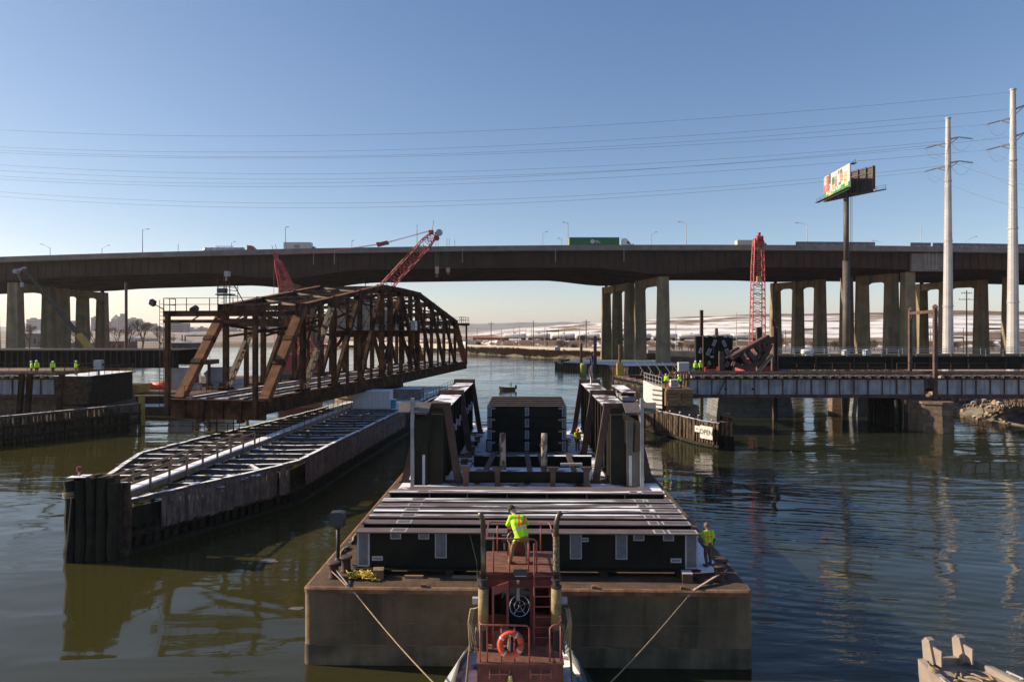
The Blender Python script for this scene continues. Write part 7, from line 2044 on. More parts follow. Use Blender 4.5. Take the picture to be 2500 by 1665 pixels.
mb = MB(); mb.prism([(x1_ + .5, Y - 1.12, zr + 1.8), (x1_ + 1.55, Y - 1.12, zr + 1.8), (x1_ + .95, Y - 1.12, zr + 2.6), (x1_ + .5, Y - 1.12, zr + 2.6)], (0, .02, 0)); mb.build('window', glass_dark, cab)
wheels(wt, (x0_ + 1.5, x1_ + 1.8), zr, Y)
mb = MB(); c_ = V((x0_ + x1_) / 2, Y - 1.315, zr + 2.75)
mb.prism([c_ + V(.95 * math.cos(R(k * 20)), 0, .38 * math.sin(R(k * 20))) for k in range(18)], (0, .015, 0)); mb.build('emblem', dark_grey, wt)
for k in range(4): mb = MB(); mb.cbox(c_ + V(-.48 + .32 * k, -.01, 0), (.2, .015, .4)); mb.build('emblem_bar', bxm, wt)
mb = MB(); mb.cbox(c_ + V(0, 0, -.58), (1.9, .015, .12)); mb.build('red_line', crane_red, wt)
Y = 221.0
x0_, x1_ = XS(497, Y), XS(597, Y); zr = zroad(x0_)
tt = thing('tank_truck', 'shiny tank trailer with red tractor at the left of the viaduct', 'truck', (x0_, Y, zr), 'trucks on the viaduct')
mb = MB(); mb.lathe([(.3, 0), (1.0, .25), (1.05, 1), (1.05, 12.4), (1.0, 13.1), (.3, 13.4)], (x0_, Y, zr + 2.3), 18, (1, 0, 0)); mb.build('tank', mat('tank_metal', (.45, .43, .40), (.30, .28, .26), .3, .7, 1), tt, True)
for k in range(7): mb = MB(); mb.torus((x0_ + 1 + 1.9 * k, Y, zr + 2.3), (1, 0, 0), 1.07, .05, 18, 4); mb.build('tank_hoop', dark_grey, tt)
mb = MB(); mb.rail([(x0_ + 4, Y, zr + 3.3), (x0_ + 9.5, Y, zr + 3.3)], .5, .9, .05); mb.build('top_rail', dark_grey, tt)
wheels(tt, (x0_ + 1.2, x0_ + 2.4), zr, Y)
tractor(tt, XS(607, Y), Y, zr, mat('cab_red', (.42, .03, .025), (.36, .025, .022), .4))
Y = 219.0
x0_, x1_ = XS(1797, Y), XS(1848, Y); zr = zroad(x0_)
bt_ = thing('box_truck', 'beige box truck passing behind the right crane boom head', 'truck', (x0_, Y, zr), 'trucks on the viaduct')
mb = MB(); mb.box(x0_, x1_, Y - 1.3, Y + 1.3, zr + 1.1, zr + 3.4); mb.build('cargo_box', mat('box_beige', (.52, .44, .34), (.46, .39, .3), .6), bt_)
tractor(bt_, x1_ + .4, Y, zr - .6, white_paint); wheels(bt_, (x0_ + 1,), zr, Y)
Y = 232.0
x0_, x1_ = XS(1259, Y), XS(1320, Y); zr = zroad(x0_)
fb = thing('flatbed_truck', 'flatbed truck with low dark load left of the green container', 'truck', (x0_, Y, zr), 'trucks on the viaduct')
mb = MB(); mb.box(x0_, x1_, Y - 1.2, Y + 1.2, zr + 1.0, zr + 1.25); mb.build('bed', black_steel, fb)
for k, (a, b_, h) in enumerate(((.2, 3.6, 1.5), (3.8, 5.6, 1.35), (5.8, 8.3, 1.6))):
    mb = MB(); mb.box(x0_ + a, x0_ + b_, Y - 1.1, Y + 1.1, zr + 1.25, zr + 1.25 + h); mb.build('load', mat('load_blue', (.035, .05, .075), (.03, .04, .06), .6), fb)
wheels(fb, (x0_ + 1, x1_ - 1), zr, Y)

# ------------------------------------------------------------------ white power poles and their wires
def power_pole(label, px, pytop, Y, arms, rb=1.15, rt=.48):
    x = XS(px, Y); zt = ZS(pytop, Y)
    t = thing('power_pole', label, 'power pole', (x, Y, 2), 'white steel power poles')
    cuts = [(2.0, rb)]
    for f in (.28, .53, .76, 1.0): cuts.append((lerp(2.0, zt, f), lerp(rb, rt, f)))
    for (za, ra), (zb, rb_) in zip(cuts, cuts[1:]):
        mb = MB(); mb.cyl((x, Y, za), (x, Y, zb - .02), ra, rb_, 12); mb.build('shaft', galv, t)
        mb = MB(); mb.cyl((x, Y, zb - .25), (x, Y, zb), rb_ + .12, rb_ + .12, 12); mb.build('flange', galv, t)
    mb = MB()
    z = 4
    while z < zt - 14:
        r_ = lerp(rb, rt, (z - 2) / (zt - 2)); mb.cyl((x - r_ - .22, Y - .1, z), (x - r_ + .05, Y - .1, z), .03, .03, 4); z += .75
    mb.build('climbing_peg', galv, t)
    ends = []
    for py, dx, dy, rise in arms:
        z = ZS(py, Y)
        r_ = lerp(rb, rt, (z - 2) / (zt - 2))
        d = V(dx, dy, 0)
        tip = V(x, Y, z) + d + V(0, 0, rise)
        mid = V(x, Y, z) + d * .45 + V(0, 0, rise + .55)
        mb = MB(); mb.bar(V(x, Y, z - .3), mid, .35, .4, (0, 0, 1), .22, .25); mb.bar(mid, V(x, Y, z - 1.6), .16, .16); mb.build('arm', galv, t)
        mb = MB(); mb.cyl(mid, tip, .09, .09, 6)
        for k in range(7): mb.cyl(mid.lerp(tip, .1 + .12 * k), mid.lerp(tip, .16 + .12 * k), .17, .17, 8)
        mb.build('insulator', lamp_grey, t)
        ends.append(tip)
    return V(x, Y, zt - .6), ends
t1, e1 = power_pole('white steel power pole standing farther left of the two', 2314.5, 288, 150, [(338, 4.4, -1.5, -.5), (345, -4.2, 1.5, -1.2), (396, 4.5, -1.5, -.5), (402, -4.2, 1.5, -1.2)])
t2, e2 = power_pole('white steel power pole at the right edge of the picture', 2473, 218, 135, [(266, 4.4, -1.5, 0), (284, -4.2, 1.5, -1.2), (332, 4.5, -1.5, 0), (347, -4.2, 1.5, -1.2)])
wire_m = mat('wire_metal', (.16, .17, .20), (.12, .13, .15), .5, .3)
def wire(label, start, sl, mid, yl=205.0):
    """from a pole fitting to a point far left of the picture, sagging through mid"""
    A = Vector(start); B = P(-260, sl, yl)
    S = P(mid[0], mid[1], lerp(A.y, B.y, .55))
    n = 40
    chord = A.lerp(B, .5)
    pts = []
    tS = (S.x - A.x) / (B.x - A.x)
    dip = (A.lerp(B, tS).z - S.z) / (4 * tS * (1 - tS))
    for k in range(n + 1):
        t = k / n
        p = A.lerp(B, t); p.z -= 4 * dip * t * (1 - t)
        pts.append(p)
    mb = MB(); mb.tube(pts, .026, 4)
    tag(mb.build('power_line', wire_m), label, 'wire', 'power lines across the sky')
specs = [(t2, 300, (950, 346)), (e2[0], 343, (950, 382)), (t1, 350, (950, 392)), (e2[1], 358, (950, 400)), (e1[0], 383, (900, 432)), (e1[1], 397, (900, 446)), (e2[2], 410, (900, 455)), (e2[3], 418, (900, 466)), (e1[2], 444, (820, 500)), (e1[3], 455, (820, 512))]
NM = ['topmost', 'second', 'third', 'fourth', 'fifth', 'sixth', 'seventh', 'eighth', 'ninth', 'lowest']
for k, (st_, sl, md_) in enumerate(specs):
    wire(f'power line sweeping across the sky to the left, {NM[k]} of ten', st_, sl, md_)
for k, (p0, px, py) in enumerate(((t1, 2560, 372), (e1[0], 2560, 418), (e1[1], 2560, 462), (e1[2], 2560, 480), (e1[3], 2560, 520), (t2, 2600, 262), (e2[1], 2600, 372), (e2[3], 2600, 440))):
    q = P(px, py, 120 if k < 5 else 105)
    mb = MB(); mb.tube([p0.lerp(q, i / 10) - V(0, 0, 1.2 * 4 * (i / 10) * (1 - i / 10)) for i in range(11)], .025, 4)
    tag(mb.build('power_line', wire_m), f'short power line leading off the right edge, {NM[k]} of eight', 'wire', 'power lines off the right edge')
for k, (e, pole) in enumerate(((e1[0], t1), (e1[1], t1), (e1[2], t1), (e1[3], t1), (e2[1], t2), (e2[3], t2))):
    q = V(pole.x + (.8 if e.x > pole.x else -.8), pole.y, e.z - .6)
    mb = MB(); mb.tube([e.lerp(q, i / 6) - V(0, 0, 2.2 * 4 * (i / 6) * (1 - i / 6)) for i in range(7)], .022, 4)
    tag(mb.build('jumper_wire', wire_m), f'looped jumper wire below a pole arm, {["upper right", "upper left", "lower right", "lower left"][k % 4] + " on the farther pole" if k < 4 else ["upper left", "lower left"][k - 4] + " on the right edge pole"}', 'wire', 'jumper loops on the poles')

# ------------------------------------------------------------------ billboard
bb_ = thing('billboard', 'tall V shaped billboard on a brown steel post above the railway', 'billboard', (80.8, 166, 2))
post_m = mat('post_brown', (.085, .07, .06), (.06, .05, .045), .6, .1, .6)
xp, yp = XS(2066, 163), 163.0
mb = MB(); mb.cyl((xp, yp, 2), (xp, yp, 29.0), .82, .82, 18); mb.build('post', post_m, bb_, True)
mb = MB(); mb.cyl((xp, yp, 29.0), (xp, yp, 44.8), .62, .6, 18); mb.cyl((xp, yp, 28.9), (xp, yp, 29.1), .88, .88, 18); mb.build('upper_post', post_m, bb_, True)
A_, Bn, Cn = V(78.1, 171, 0), V(77.1, 156, 0), V(83.9, 158, 0)
z0_, z1_ = 45.3, 50.7
d = (A_ - Bn).normalized(); nr = V(-d.y, d.x, 0)
if nr.x > 0: nr = -nr
def q(u, v, o): return Bn + (A_ - Bn) * u + V(0, 0, lerp(z0_, z1_, v)) + nr * o
mb = MB(); mb.prism([q(0, 0, 0), q(1, 0, 0), q(1, 1, 0), q(0, 1, 0)], -nr * .3); face = mb.build('poster_panel', mat('poster_white', (.78, .75, .72), (.70, .66, .62), .6, 0, .3), bb_)
def patch(u0, u1, v0, v1, m_, o, nm='picture_patch', sk=0):
    mb = MB(); mb.prism([q(u0, v0, .02 + o), q(u1, v0, .02 + o), q(u1 - sk, v1, .02 + o), q(u0 - sk, v1, .02 + o)], nr * .01); mb.build(nm, m_, face)
gr = mat('poster_green', (.03, .30, .07), (.025, .25, .06), .6)
patch(0, 1, 0, .27, gr, 0, 'green_band')
for u0, u1, v0, v1, c_, o in ((.78, 1, .27, .98, (.52, .10, .09), 0), (.70, .80, .55, 1, (.11, .12, .15), .012), (.42, .70, .27, 1, (.50, .58, .52), 0), (.02, .40, .36, 1, (.66, .55, .45), 0),
                            (.84, .95, .3, .9, (.62, .22, .15), .02), (.88, .98, .6, .98, (.7, .45, .36), .03), (.74, .8, .3, .52, (.6, .1, .12), .02), (.55, .66, .3, .78, (.10, .16, .06), .02), (.47, .53, .3, .7, (.34, .20, .08), .02), (.55, .64, .28, .45, (.5, .34, .16), .03),
                            (.24, .34, .42, .85, (.45, .25, .16), .02), (.27, .33, .78, .95, (.13, .07, .05), .03), (.08, .2, .4, .75, (.62, .42, .30), .02), (.30, .40, .3, .42, (.2, .12, .3), .03), (.1, .2, .3, .44, (.6, .4, .06), .03), (.36, .41, .8, .95, (.2, .13, .13), .03), (.48, .5, .6, .9, (.4, .1, .09), .04)):
    patch(u0, u1, v0, v1, mat(f'poster_{int(u0 * 100)}_{int(v0 * 100)}_{int(o * 1000)}', c_, tuple(v * .7 for v in c_), .6, 0, .9), o)
patch(.62, .80, .045, .12, mat('poster_gold', (.5, .42, .08), (.45, .36, .06), .6), .02, 'gold_plate')
patch(.04, .16, .12, .25, mat('poster_lemon', (.5, .5, .25), (.4, .45, .2), .6), .02, 'seal_mark')
o = text_mesh('SMILE, SOAR & SPLASH!', .85, white_paint, face, .004, .03)
dirx = -d
rot = Matrix((dirx, V(0, 0, 1), nr)).transposed().to_4x4()
if rot.to_3x3().determinant() < 0: rot = Matrix((d, V(0, 0, 1), nr)).transposed().to_4x4()
o.matrix_local = Matrix.Translation(q(.6, .185, .05) - rootloc(face)) @ rot
# back of the other panel with its frame
d2 = (Cn - A_).normalized(); n2 = V(d2.y, -d2.x, 0)
def q2(u, v, o): return A_ + (Cn - A_) * u + V(0, 0, lerp(z0_, z1_, v)) + n2 * o
back = mat('panel_back', (.06, .055, .05), (.04, .038, .036), .7)
frm = mat('panel_frame', (.16, .115, .07), (.10, .075, .05), .7)
mb = MB(); mb.prism([q2(.02, 0, 0), q2(1, 0, 0), q2(1, 1, 0), q2(.02, 1, 0)], -n2 * .25); mb.build('back_panel', back, bb_)
for u in (.1, .25, .4, .55, .7, .85, .98): mb = MB(); mb.bar(q2(u, -.05, .25), q2(u, 1, .25), .2, .25); mb.build('upright', frm, bb_)
for v in (.5, .72, .95): mb = MB(); mb.bar(q2(.03, v, .12), q2(.99, v, .12), .14, .14); mb.build('batten', frm, bb_)
for u in (.1, .3, .5, .7, .9): mb = MB(); mb.bar(q(u, -.03, -.6), q2(u, -.03, .3), .2, .3); mb.build('cross_member', frm, bb_)
for a, b_ in ((q(-.12, -.08, .9), q(1.15, -.08, .9)), (q2(-.05, -.08, -.9), q2(1.15, -.08, -.9))):
    mb = MB(); mb.bar(a, b_, .9, .12); mb.build('catwalk', dark_grey, bb_)
    mb = MB(); mb.rail([a, b_], 1.0, 2.4, .04); mb.build('catwalk_railing', dark_grey, bb_)
mb = MB(); mb.bar(q(.5, -.06, -.4), V(xp, yp, z0_ - .3), 1.0, .9); mb.bar(q2(.45, -.06, .4), V(xp, yp, z0_ - .3), 1.0, .9); mb.bar(q(0.02, -.04, -.2), q(.98, -.04, -.2), .4, .5); mb.bar(q2(0.02, -.04, .2), q2(.98, -.04, .2), .4, .5); mb.build('torsion_beam', dark_grey, bb_)
mb = MB(); mb.rail([q(-.02, 1.0, -1.2), q(.05, 1.0, -1.2)], .9, .8, .05); mb.bar(q(-.03, 1.0, -.9), q(.08, 1.0, -.9), 1.2, .1); mb.build('top_platform', dark_grey, bb_)
mb = MB()
for dx in (1.0, 1.4): mb.cyl((xp + dx, yp, 20), (xp + dx, yp, 44.8), .04, .04, 5)
for k in range(60): mb.cyl((xp + 1.0, yp, 20.3 + .4 * k), (xp + 1.4, yp, 20.3 + .4 * k), .025, .025, 4)
mb.build('ladder', dark_grey, bb_)

# ------------------------------------------------------------------ right bank: wall, embankment, tank train, poles, sheds
wall_m = mat('wall_concrete', (.56, .50, .42), (.48, .43, .37), .85, 0, .3, (.36, .32, .27), .6, .4)
rw = thing('river_wall', 'long low pale concrete wall along the right bank', 'wall', (20, 300, 2))
WP = [V(-120, 470, 0), V(-80, 432, 0), V(-34, 374, 0), V(24, 308, 0), V(46, 286, 0), V(70, 250, 0), V(110, 226, 0), V(170, 222, 0)]
s = 0
while s < plen(WP) - 3:
    a, d = along(WP, s); b_, _ = along(WP, s + 5.95)
    mb = MB(); mb.bar(a + V(0, 0, 3.1), b_ + V(0, 0, 3.1), .35, 2.6 + rnd.uniform(-.03, .03)); mb.build('wall_panel', wall_m, rw)
    s += 6.0
emb = MB()
EP = [V(-150, 520, 0), V(-60, 452, 0), V(-4, 428, 0), V(60, 412, 0), V(140, 402, 0), V(330, 398, 0), V(600, 400, 0)]
for a, b_ in zip(EP, EP[1:]):
    d = (b_ - a).normalized(); nr_ = V(d.y, -d.x, 0)
    emb.add([a + nr_ * 12 + V(0, 0, 1.5), b_ + nr_ * 12 + V(0, 0, 1.5), b_ + nr_ * 4 + V(0, 0, 5.6), a + nr_ * 4 + V(0, 0, 5.6), a - nr_ * 8 + V(0, 0, 5.6), b_ - nr_ * 8 + V(0, 0, 5.6)], [(0, 1, 2, 3), (3, 2, 5, 4)])
tag(emb.build('embankment', mat('embank_earth', (.10, .065, .045), (.16, .11, .075), .9, 0, .12, snow=(.3, .12))), 'brown railway embankment beyond the wall', kind='structure')
car = thing('tank_car', 'x', 'rail car')
mb = MB(); mb.lathe([(.3, -7.2), (1.25, -6.9), (1.5, -6.3), (1.5, 6.3), (1.25, 6.9), (.3, 7.2)], (0, 0, 2.9), 16, (1, 0, 0)); mb.build('tank', mat('tank_car_white', (.72, .69, .64), (.62, .59, .55), .5, 0, .5), car, True)
mb = MB(); mb.box(-7.2, 7.2, -.7, .7, 1.0, 1.4); mb.build('frame', black_steel, car)
for x in (-5.4, 5.4): mb = MB(); mb.box(x - 1.2, x + 1.2, -1.0, 1.0, .2, 1.0); mb.build('bogie', black_steel, car)
mb = MB(); mb.cyl((0, 0, 4.3), (0, 0, 4.8), .5, .5, 10); mb.build('dome', dark_grey, car)
NUM = ['first', 'second', 'third', 'fourth', 'fifth', 'sixth', 'seventh', 'eighth', 'ninth', 'tenth', 'eleventh', 'twelfth']
for k in range(11):
    o = car if k == 0 else copy_tree(car)
    p, d = along(EP[2:], 6 + 15.3 * k)
    o.location = p + V(0, 0, 5.6); o.rotation_euler = (0, 0, math.atan2(d.y, d.x))
    o['label'] = f'white railway tank car on the embankment beyond the wall, {NUM[k]} from the left'; o['group'] = 'train of white tank cars'
rb = thing('plate_bridge', 'rust red plate girder railway bridge on the far right bank', 'bridge', (-14, 436, 0))
a, b_ = V(-25, 440, 0), V(-2, 430, 0)
red_g = mat('girder_red', (.33, .10, .07), (.26, .075, .055), .8, 0, .4)
mb = MB(); mb.bar(a + V(0, 0, 6.0), b_ + V(0, 0, 6.0), .3, 2.8); mb.build('girder', red_g, rb)
for k in range(16): p = a.lerp(b_, k / 15); mb = MB(); mb.box(p.x - .12, p.x + .12, p.y - .5, p.y - .1, 4.7, 7.3); mb.build('stiffener', red_g, rb)
for p in (a, b_): mb = MB(); mb.box(p.x - 2, p.x + 2, p.y - 2, p.y + 6, 1, 4.6); mb.build('abutment', wall_m, rb)
mb = MB(); mb.bar(V(-110, 486, 5.0), V(-27, 441, 5.0), .4, 1.6); mb.build('approach_girder', red_g, rb)
for k in range(9): p = V(-110, 486, 0).lerp(V(-27, 441, 0), k / 8); mb = MB(); mb.box(p.x - .5, p.x + .5, p.y - .5, p.y + .5, 0, 4.2); mb.build('trestle', rust_flange, rb)
for j, (s, Y, w, h, m_, lb_) in enumerate(((1150, 392, 5, 3, white_paint, 'small white shed by the wall left of the red plate bridge'), (1361, 306, 2.6, 2.6, white_paint, 'white utility box on the bank right of the channel'), (1165, 396, 4, 2.2, dark_grey, 'low dark shed by the red plate bridge'))):
    x = XS(s, Y); z = ground_h(x, Y)
    mb = MB(); mb.box(x - w / 2, x + w / 2, Y, Y + 3, z - .3, z + h); mb.prism([(x - w / 2 - .2, Y - .2, z + h), (x + w / 2 + .2, Y - .2, z + h), (x, Y - .2, z + h + .6)], (0, 3.4, 0)); tag(mb.build('shed', m_), lb_, 'shed')
POLES = [(1199, 786, 420, 1, 'wooden'), (1302, 783, 400, 0, 'thick'), (1297, 800, 402, 0, 'lattice'), (1431, 781, 330, 1, 'wooden'), (1165, 800, 380, 0, 'steel'), (1224, 803, 410, 0, 'steel'), (1254, 800, 390, 0, 'steel'), (1268, 798, 370, 0, 'steel'), (1284, 805, 430, 0, 'dark'),
         (1330, 798, 360, 0, 'steel'), (1378, 798, 350, 0, 'steel'), (1415, 798, 345, 0, 'steel'), (1364, 798, 390, 0, 'dark'), (1335, 805, 392, 0, 'dark'), (1370, 818, 330, 0, 'dark'), (1263, 820, 350, 0, 'dark'), (2360, 709, 262, 2, 'wooden'), (1960, 772, 330, 0, 'steel'), (2182, 766, 300, 1, 'dark'),
         (2470, 770, 300, 0, 'dark'), (2352, 800, 290, 0, 'dark'), (2272, 803, 300, 0, 'dark'), (1798, 762, 330, 0, 'steel'), (1918, 805, 300, 1, 'dark'), (1650, 790, 300, 0, 'steel')]
for j, (s, yt, Y, arms, kind_) in enumerate(POLES):
    x = XS(s, Y); z0_ = ground_h(x, Y) - .3; zt = ZS(yt, Y)
    t = thing('line_pole', f'{kind_} line pole on the right bank, {"left of the flag" if s < 1436 else "right of the highway pier"}, {(NUM + ["thirteenth", "fourteenth", "fifteenth", "sixteenth"])[sum(1 for q_ in POLES if (q_[0] < 1436) == (s < 1436) and q_[0] < s)]} there', 'pole', (x, Y, z0_), 'line poles along the right bank railway')
    mb = MB(); mb.cyl((x, Y, z0_), (x, Y, zt), .3 if kind_ in ('wooden', 'thick') else .16, .2 if kind_ in ('wooden', 'thick') else .13, 6); mb.build('shaft', rust_flange if kind_ != 'steel' else lamp_grey, t)
    for a in range(arms):
        mb = MB(); mb.box(x - 2.0 - a, x + 2.0 + a, Y - .1, Y + .1, zt - 1.2 - 2.4 * a, zt - 1.0 - 2.4 * a); mb.build('crossarm', rust_flange, t)
        for dx in (-1.8 - a, -.9, .9, 1.8 + a): mb = MB(); mb.cyl((x + dx, Y, zt - 1.0 - 2.4 * a), (x + dx, Y, zt - .6 - 2.4 * a), .09, .09, 5); mb.build('insulator', lamp_grey, t)
for j, (s0, s1, Y, yt, lb_) in enumerate(((1336, 1364, 392, 807, 'small brown catenary gantry left of the highway pier'), (1962, 1988, 330, 802, 'lattice gantry between the piers left of the billboard post'), (2285, 2352, 290, 822, 'low brown gantry between the two white poles'), (2376, 2470, 285, 800, 'blue grey gantry at the right edge'))):
    t = thing('gantry', lb_, 'gantry', (XS((s0 + s1) / 2, Y), Y, 2))
    zt = ZS(yt, Y)
    for s in (s0, s1): mb = MB(); mb.bar((XS(s, Y), Y, 1.5), (XS(s, Y), Y, zt), .3, .3); mb.build('leg', rust_flange if j != 3 else dark_grey, t)
    mb = MB(); mb.lattice((XS(s0, Y), Y, zt - .4), (XS(s1, Y), Y, zt - .4), .5, .7); mb.build('beam', rust_flange if j != 3 else dark_grey, t)

# ------------------------------------------------------------------ bare trees and shrubs
twig = mat('twig_bark', (.105, .075, .055), (.07, .052, .042), .9, 0, 3)
def bare_tree(seed, H, spread, depth=6, r0=.22, stems=1):
    rr = random.Random(seed)
    trunk, crown = MB(), MB()
    def grow(p, d, L, r, lev):
        q = p + d * L
        tgt = trunk if lev < 1 else crown
        tgt.cyl(p, q, r, r * .72, 5 if lev < 2 else 3, False)
        if lev >= depth: return
        n = 3 if lev < depth - 1 else 4
        for k in range(n):
            nd = (d + Vector((rr.gauss(0, 1), rr.gauss(0, 1), rr.gauss(.25, .5))) * spread).normalized()
            if nd.z < -.1: nd.z = abs(nd.z) * .4; nd.normalize()
            grow(p + d * L * rr.uniform(.55, 1.0), nd, L * rr.uniform(.62, .84), r * .6, lev + 1)
    for s_ in range(stems):
        grow(Vector((rr.uniform(-.3, .3) * (stems - 1), rr.uniform(-.3, .3) * (stems - 1), -.2)), Vector((rr.gauss(0, .12), rr.gauss(0, .12), 1)).normalized(), H * .27, r0, 0)
    return trunk.mesh('trunk', twig), crown.mesh('crown', twig)
TREE = [bare_tree(k, 17, .42, 6, .36) for k in (3, 8, 21)]
SHRUB = [bare_tree(k, 5.5, .6, 5, .14, 5) for k in (5, 13)]
def tree(name, label, x, Y, kind, sc_, cat='tree', group=None):
    t = thing(name, label, cat, (x, Y, ground_h(x, Y)), group)
    rz = rnd.uniform(0, 6.28)
    for me, nm in zip(kind, ('trunk', 'crown')):
        o = bpy.data.objects.new(nm, me); COL.objects.link(o); o.parent = t; o.rotation_euler = (0, 0, rz); o.scale = (sc_,) * 3
TL = [(345, 300, 1.25, 'broad bare tree left of the swing bridge end frame'), (312, 320, 1.05, 'slim bare tree behind the tall brown pile'), (388, 330, 1.0, 'bare tree partly behind the swing bridge end frame'), (285, 340, .95, 'bare tree just right of the left bank pier'), (230, 330, 1.0, 'bare tree seen through the last arched pier opening'),
      (185, 340, .95, 'bare tree seen through the middle arched pier opening'), (72, 330, 1.1, 'bare tree seen through the widest pier opening'), (415, 360, .7, 'small bare tree right of the end frame post'), (160, 350, .8, 'small bare tree behind the middle of the left pier')]
for j, (s, Y, sc_, lb_) in enumerate(TL): tree('bare_tree', lb_, XS(s, Y), Y, TREE[j % 3], sc_, group='bare trees on the left bank')
def ORDN(k): return (NUM + ['thirteenth', 'fourteenth', 'fifteenth', 'sixteenth', 'seventeenth', 'eighteenth'])[k]
SL = [(1380, 420), (1400, 430), (1420, 415), (1445, 425), (1462, 418), (1400, 312), (1375, 320), (1640, 320), (1662, 330), (1690, 310), (1715, 330), (1740, 320), (1760, 340), (1900, 330), (1990, 340), (2040, 330), (2130, 330), (2240, 330), (2330, 320), (2420, 330), (1320, 440), (1345, 436)]
for j, (s, Y) in enumerate(SL):
    tree('bare_shrub', f'bare brown shrub on the right bank {"near the wall" if Y < 325 else "up the slope"}, {ORDN(sum(1 for q_ in SL if (q_[1] < 325) == (Y < 325) and q_[0] < s))} from left there', XS(s, Y), Y, SHRUB[j % 2], rnd.uniform(1.0, 1.9), 'shrub', 'bare shrubs on the right bank near the wall' if Y < 325 else 'bare shrubs on the right bank up the slope')
# reeds and rubble along the bank
reed_m = mat('reed_straw', (.26, .16, .085), (.16, .10, .06), .9, 0, 1)
mb = MB(); rr = random.Random(2)
def sprinkle(Y0, Y1, n, edge, lo, hi, hmin, hmax):
    for _ in range(n):
        Y = rr.uniform(Y0, Y1)
        x = table(Y, XR) + rr.uniform(lo, hi)
        z = ground_h(x, Y)
        if z < .1: continue
        h = rr.uniform(hmin, hmax); w = rr.uniform(.05, .12) * (1 + Y / 250)
        dx, dy = rr.uniform(-.5, .5), rr.uniform(-.3, .3)
        mb.add([(x - w, Y, z - .1), (x + w, Y, z - .1), (x + dx, Y + dy, z + h)], [(0, 1, 2)])
sprinkle(262, 330, 9000, XR, 1, 11, .5, 1.9); sprinkle(330, 440, 8000, XR, 1, 12, .6, 2.2); sprinkle(90, 260, 7000, XR, 2, 30, .3, 1.0)
tag(mb.build('reeds', reed_m), 'dry brown reeds and brush along the right bank', 'reeds', kind='stuff')
mb = MB(); rr = random.Random(4)
for _ in range(420):
    Y = rr.uniform(88, 125); x = table(Y, XR) + rr.uniform(-3.6, 6)
    r_ = rr.uniform(.12, .55) * (1.3 if rr.random() < .2 else .8); z = ground_h(x, Y)
    if z < -.6: continue
    vs = [V(x + r_ * a * rr.uniform(.6, 1.2), Y + r_ * b_ * rr.uniform(.6, 1.2), z + r_ * c_ * rr.uniform(.4, .9)) for a, b_, c_ in ((-1, -.8, -.6), (1, -.9, -.6), (.9, 1, -.6), (-1, .9, -.6), (-.7, -.6, .8), (.8, -.5, .7), (.6, .7, .9), (-.6, .6, .75))]
    mb.add(vs, [(3, 2, 1, 0), (4, 5, 6, 7), (0, 1, 5, 4), (1, 2, 6, 5), (2, 3, 7, 6), (3, 0, 4, 7)])
tag(mb.build('riprap', mat('riprap_stone', (.30, .22, .14), (.15, .11, .08), .9, 0, .9, snow=(.45, .6))), 'jumbled riprap stones on the right bank under the bridge', 'rubble', kind='stuff')

# ------------------------------------------------------------------ far left shore: low sheds and the city skyline
brick = mat('brick_wall', (.23, .11, .085), (.17, .085, .07), .9, 0, .05)
for j, (s0, s1, Y, yt, yb_, m_, lb_) in enumerate(((255, 300, 360, 834, 858, brick, 'low brick shed seen right of the left bank pier'), (160, 225, 370, 838, 858, brick, 'low brick shed seen through the left pier arches'), (50, 92, 380, 815, 858, parapet_con, 'pale low building seen through the widest left pier opening'),
                                                 (418, 462, 352, 838, 860, dark_grey, 'dark roofed shed with two chimneys on the left shore'), (300, 365, 560, 826, 845, wall_m, 'long pale shed behind the left bank trees'), (455, 500, 900, 818, 826, mat('shed_blue', (.10, .20, .28), (.08, .16, .22), .7), 'long blue roofed shed on the far left shore'))):
    x0_, x1_ = XS(s0, Y), XS(s1, Y); zt = ZS(yt, Y)
    t = thing('shore_shed', lb_, 'shed', ((x0_ + x1_) / 2, Y, 1))
    mb = MB(); mb.box(x0_, x1_, Y, Y + 14, 0, zt); mb.build('wall', m_, t)
    mb = MB(); mb.prism([(x0_ - .4, Y - .4, zt), (x1_ + .4, Y - .4, zt), (x1_ - 1, Y + 7, zt + 1.8), (x0_ + 1, Y + 7, zt + 1.8)], (0, 0, .2)); mb.build('roof', mat('shed_roof', (.15, .14, .15), (.30, .30, .32), .8, 0, .2), t)
    n = max(2, int((x1_ - x0_) / 3))
    for k in range(n): xx = lerp(x0_, x1_, (k + .5) / n); mb = MB(); mb.box(xx - .6, xx + .6, Y - .06, Y, zt * .45, zt * .75); mb.build('window', glass_dark, t)
    if j == 3:
        for dx in (.45, .62): xx = lerp(x0_, x1_, dx); mb = MB(); mb.cyl((xx, Y + 3, zt), (xx, Y + 3, zt + 4.2), .35, .3, 8); mb.build('chimney', black_steel, t)
CITY = [(64, 92, 779, 2600, 0), (95, 104, 790, 2700, 0), (222, 238, 775, 2600, 1), (258, 268, 785, 2500, 2), (271, 288, 775, 3000, 3), (290, 303, 768, 3000, 4), (310, 336, 778, 2900, 0), (342, 372, 790, 2700, 2), (160, 190, 786, 2700, 1),
        (404, 448, 789, 1900, 1), (452, 478, 803, 2300, 0), (482, 500, 800, 2500, 2), (520, 552, 803, 2600, 0), (556, 574, 801, 2300, 0), (576, 592, 807, 2300, 2), (600, 628, 795, 2400, 0), (632, 672, 792, 2500, 1), (684, 712, 797, 2500, 0), (720, 745, 802, 2600, 2), (20, 45, 796, 2600, 2), (376, 398, 800, 2700, 0),
        (500, 518, 806, 2400, 1), (750, 790, 806, 2600, 0)]
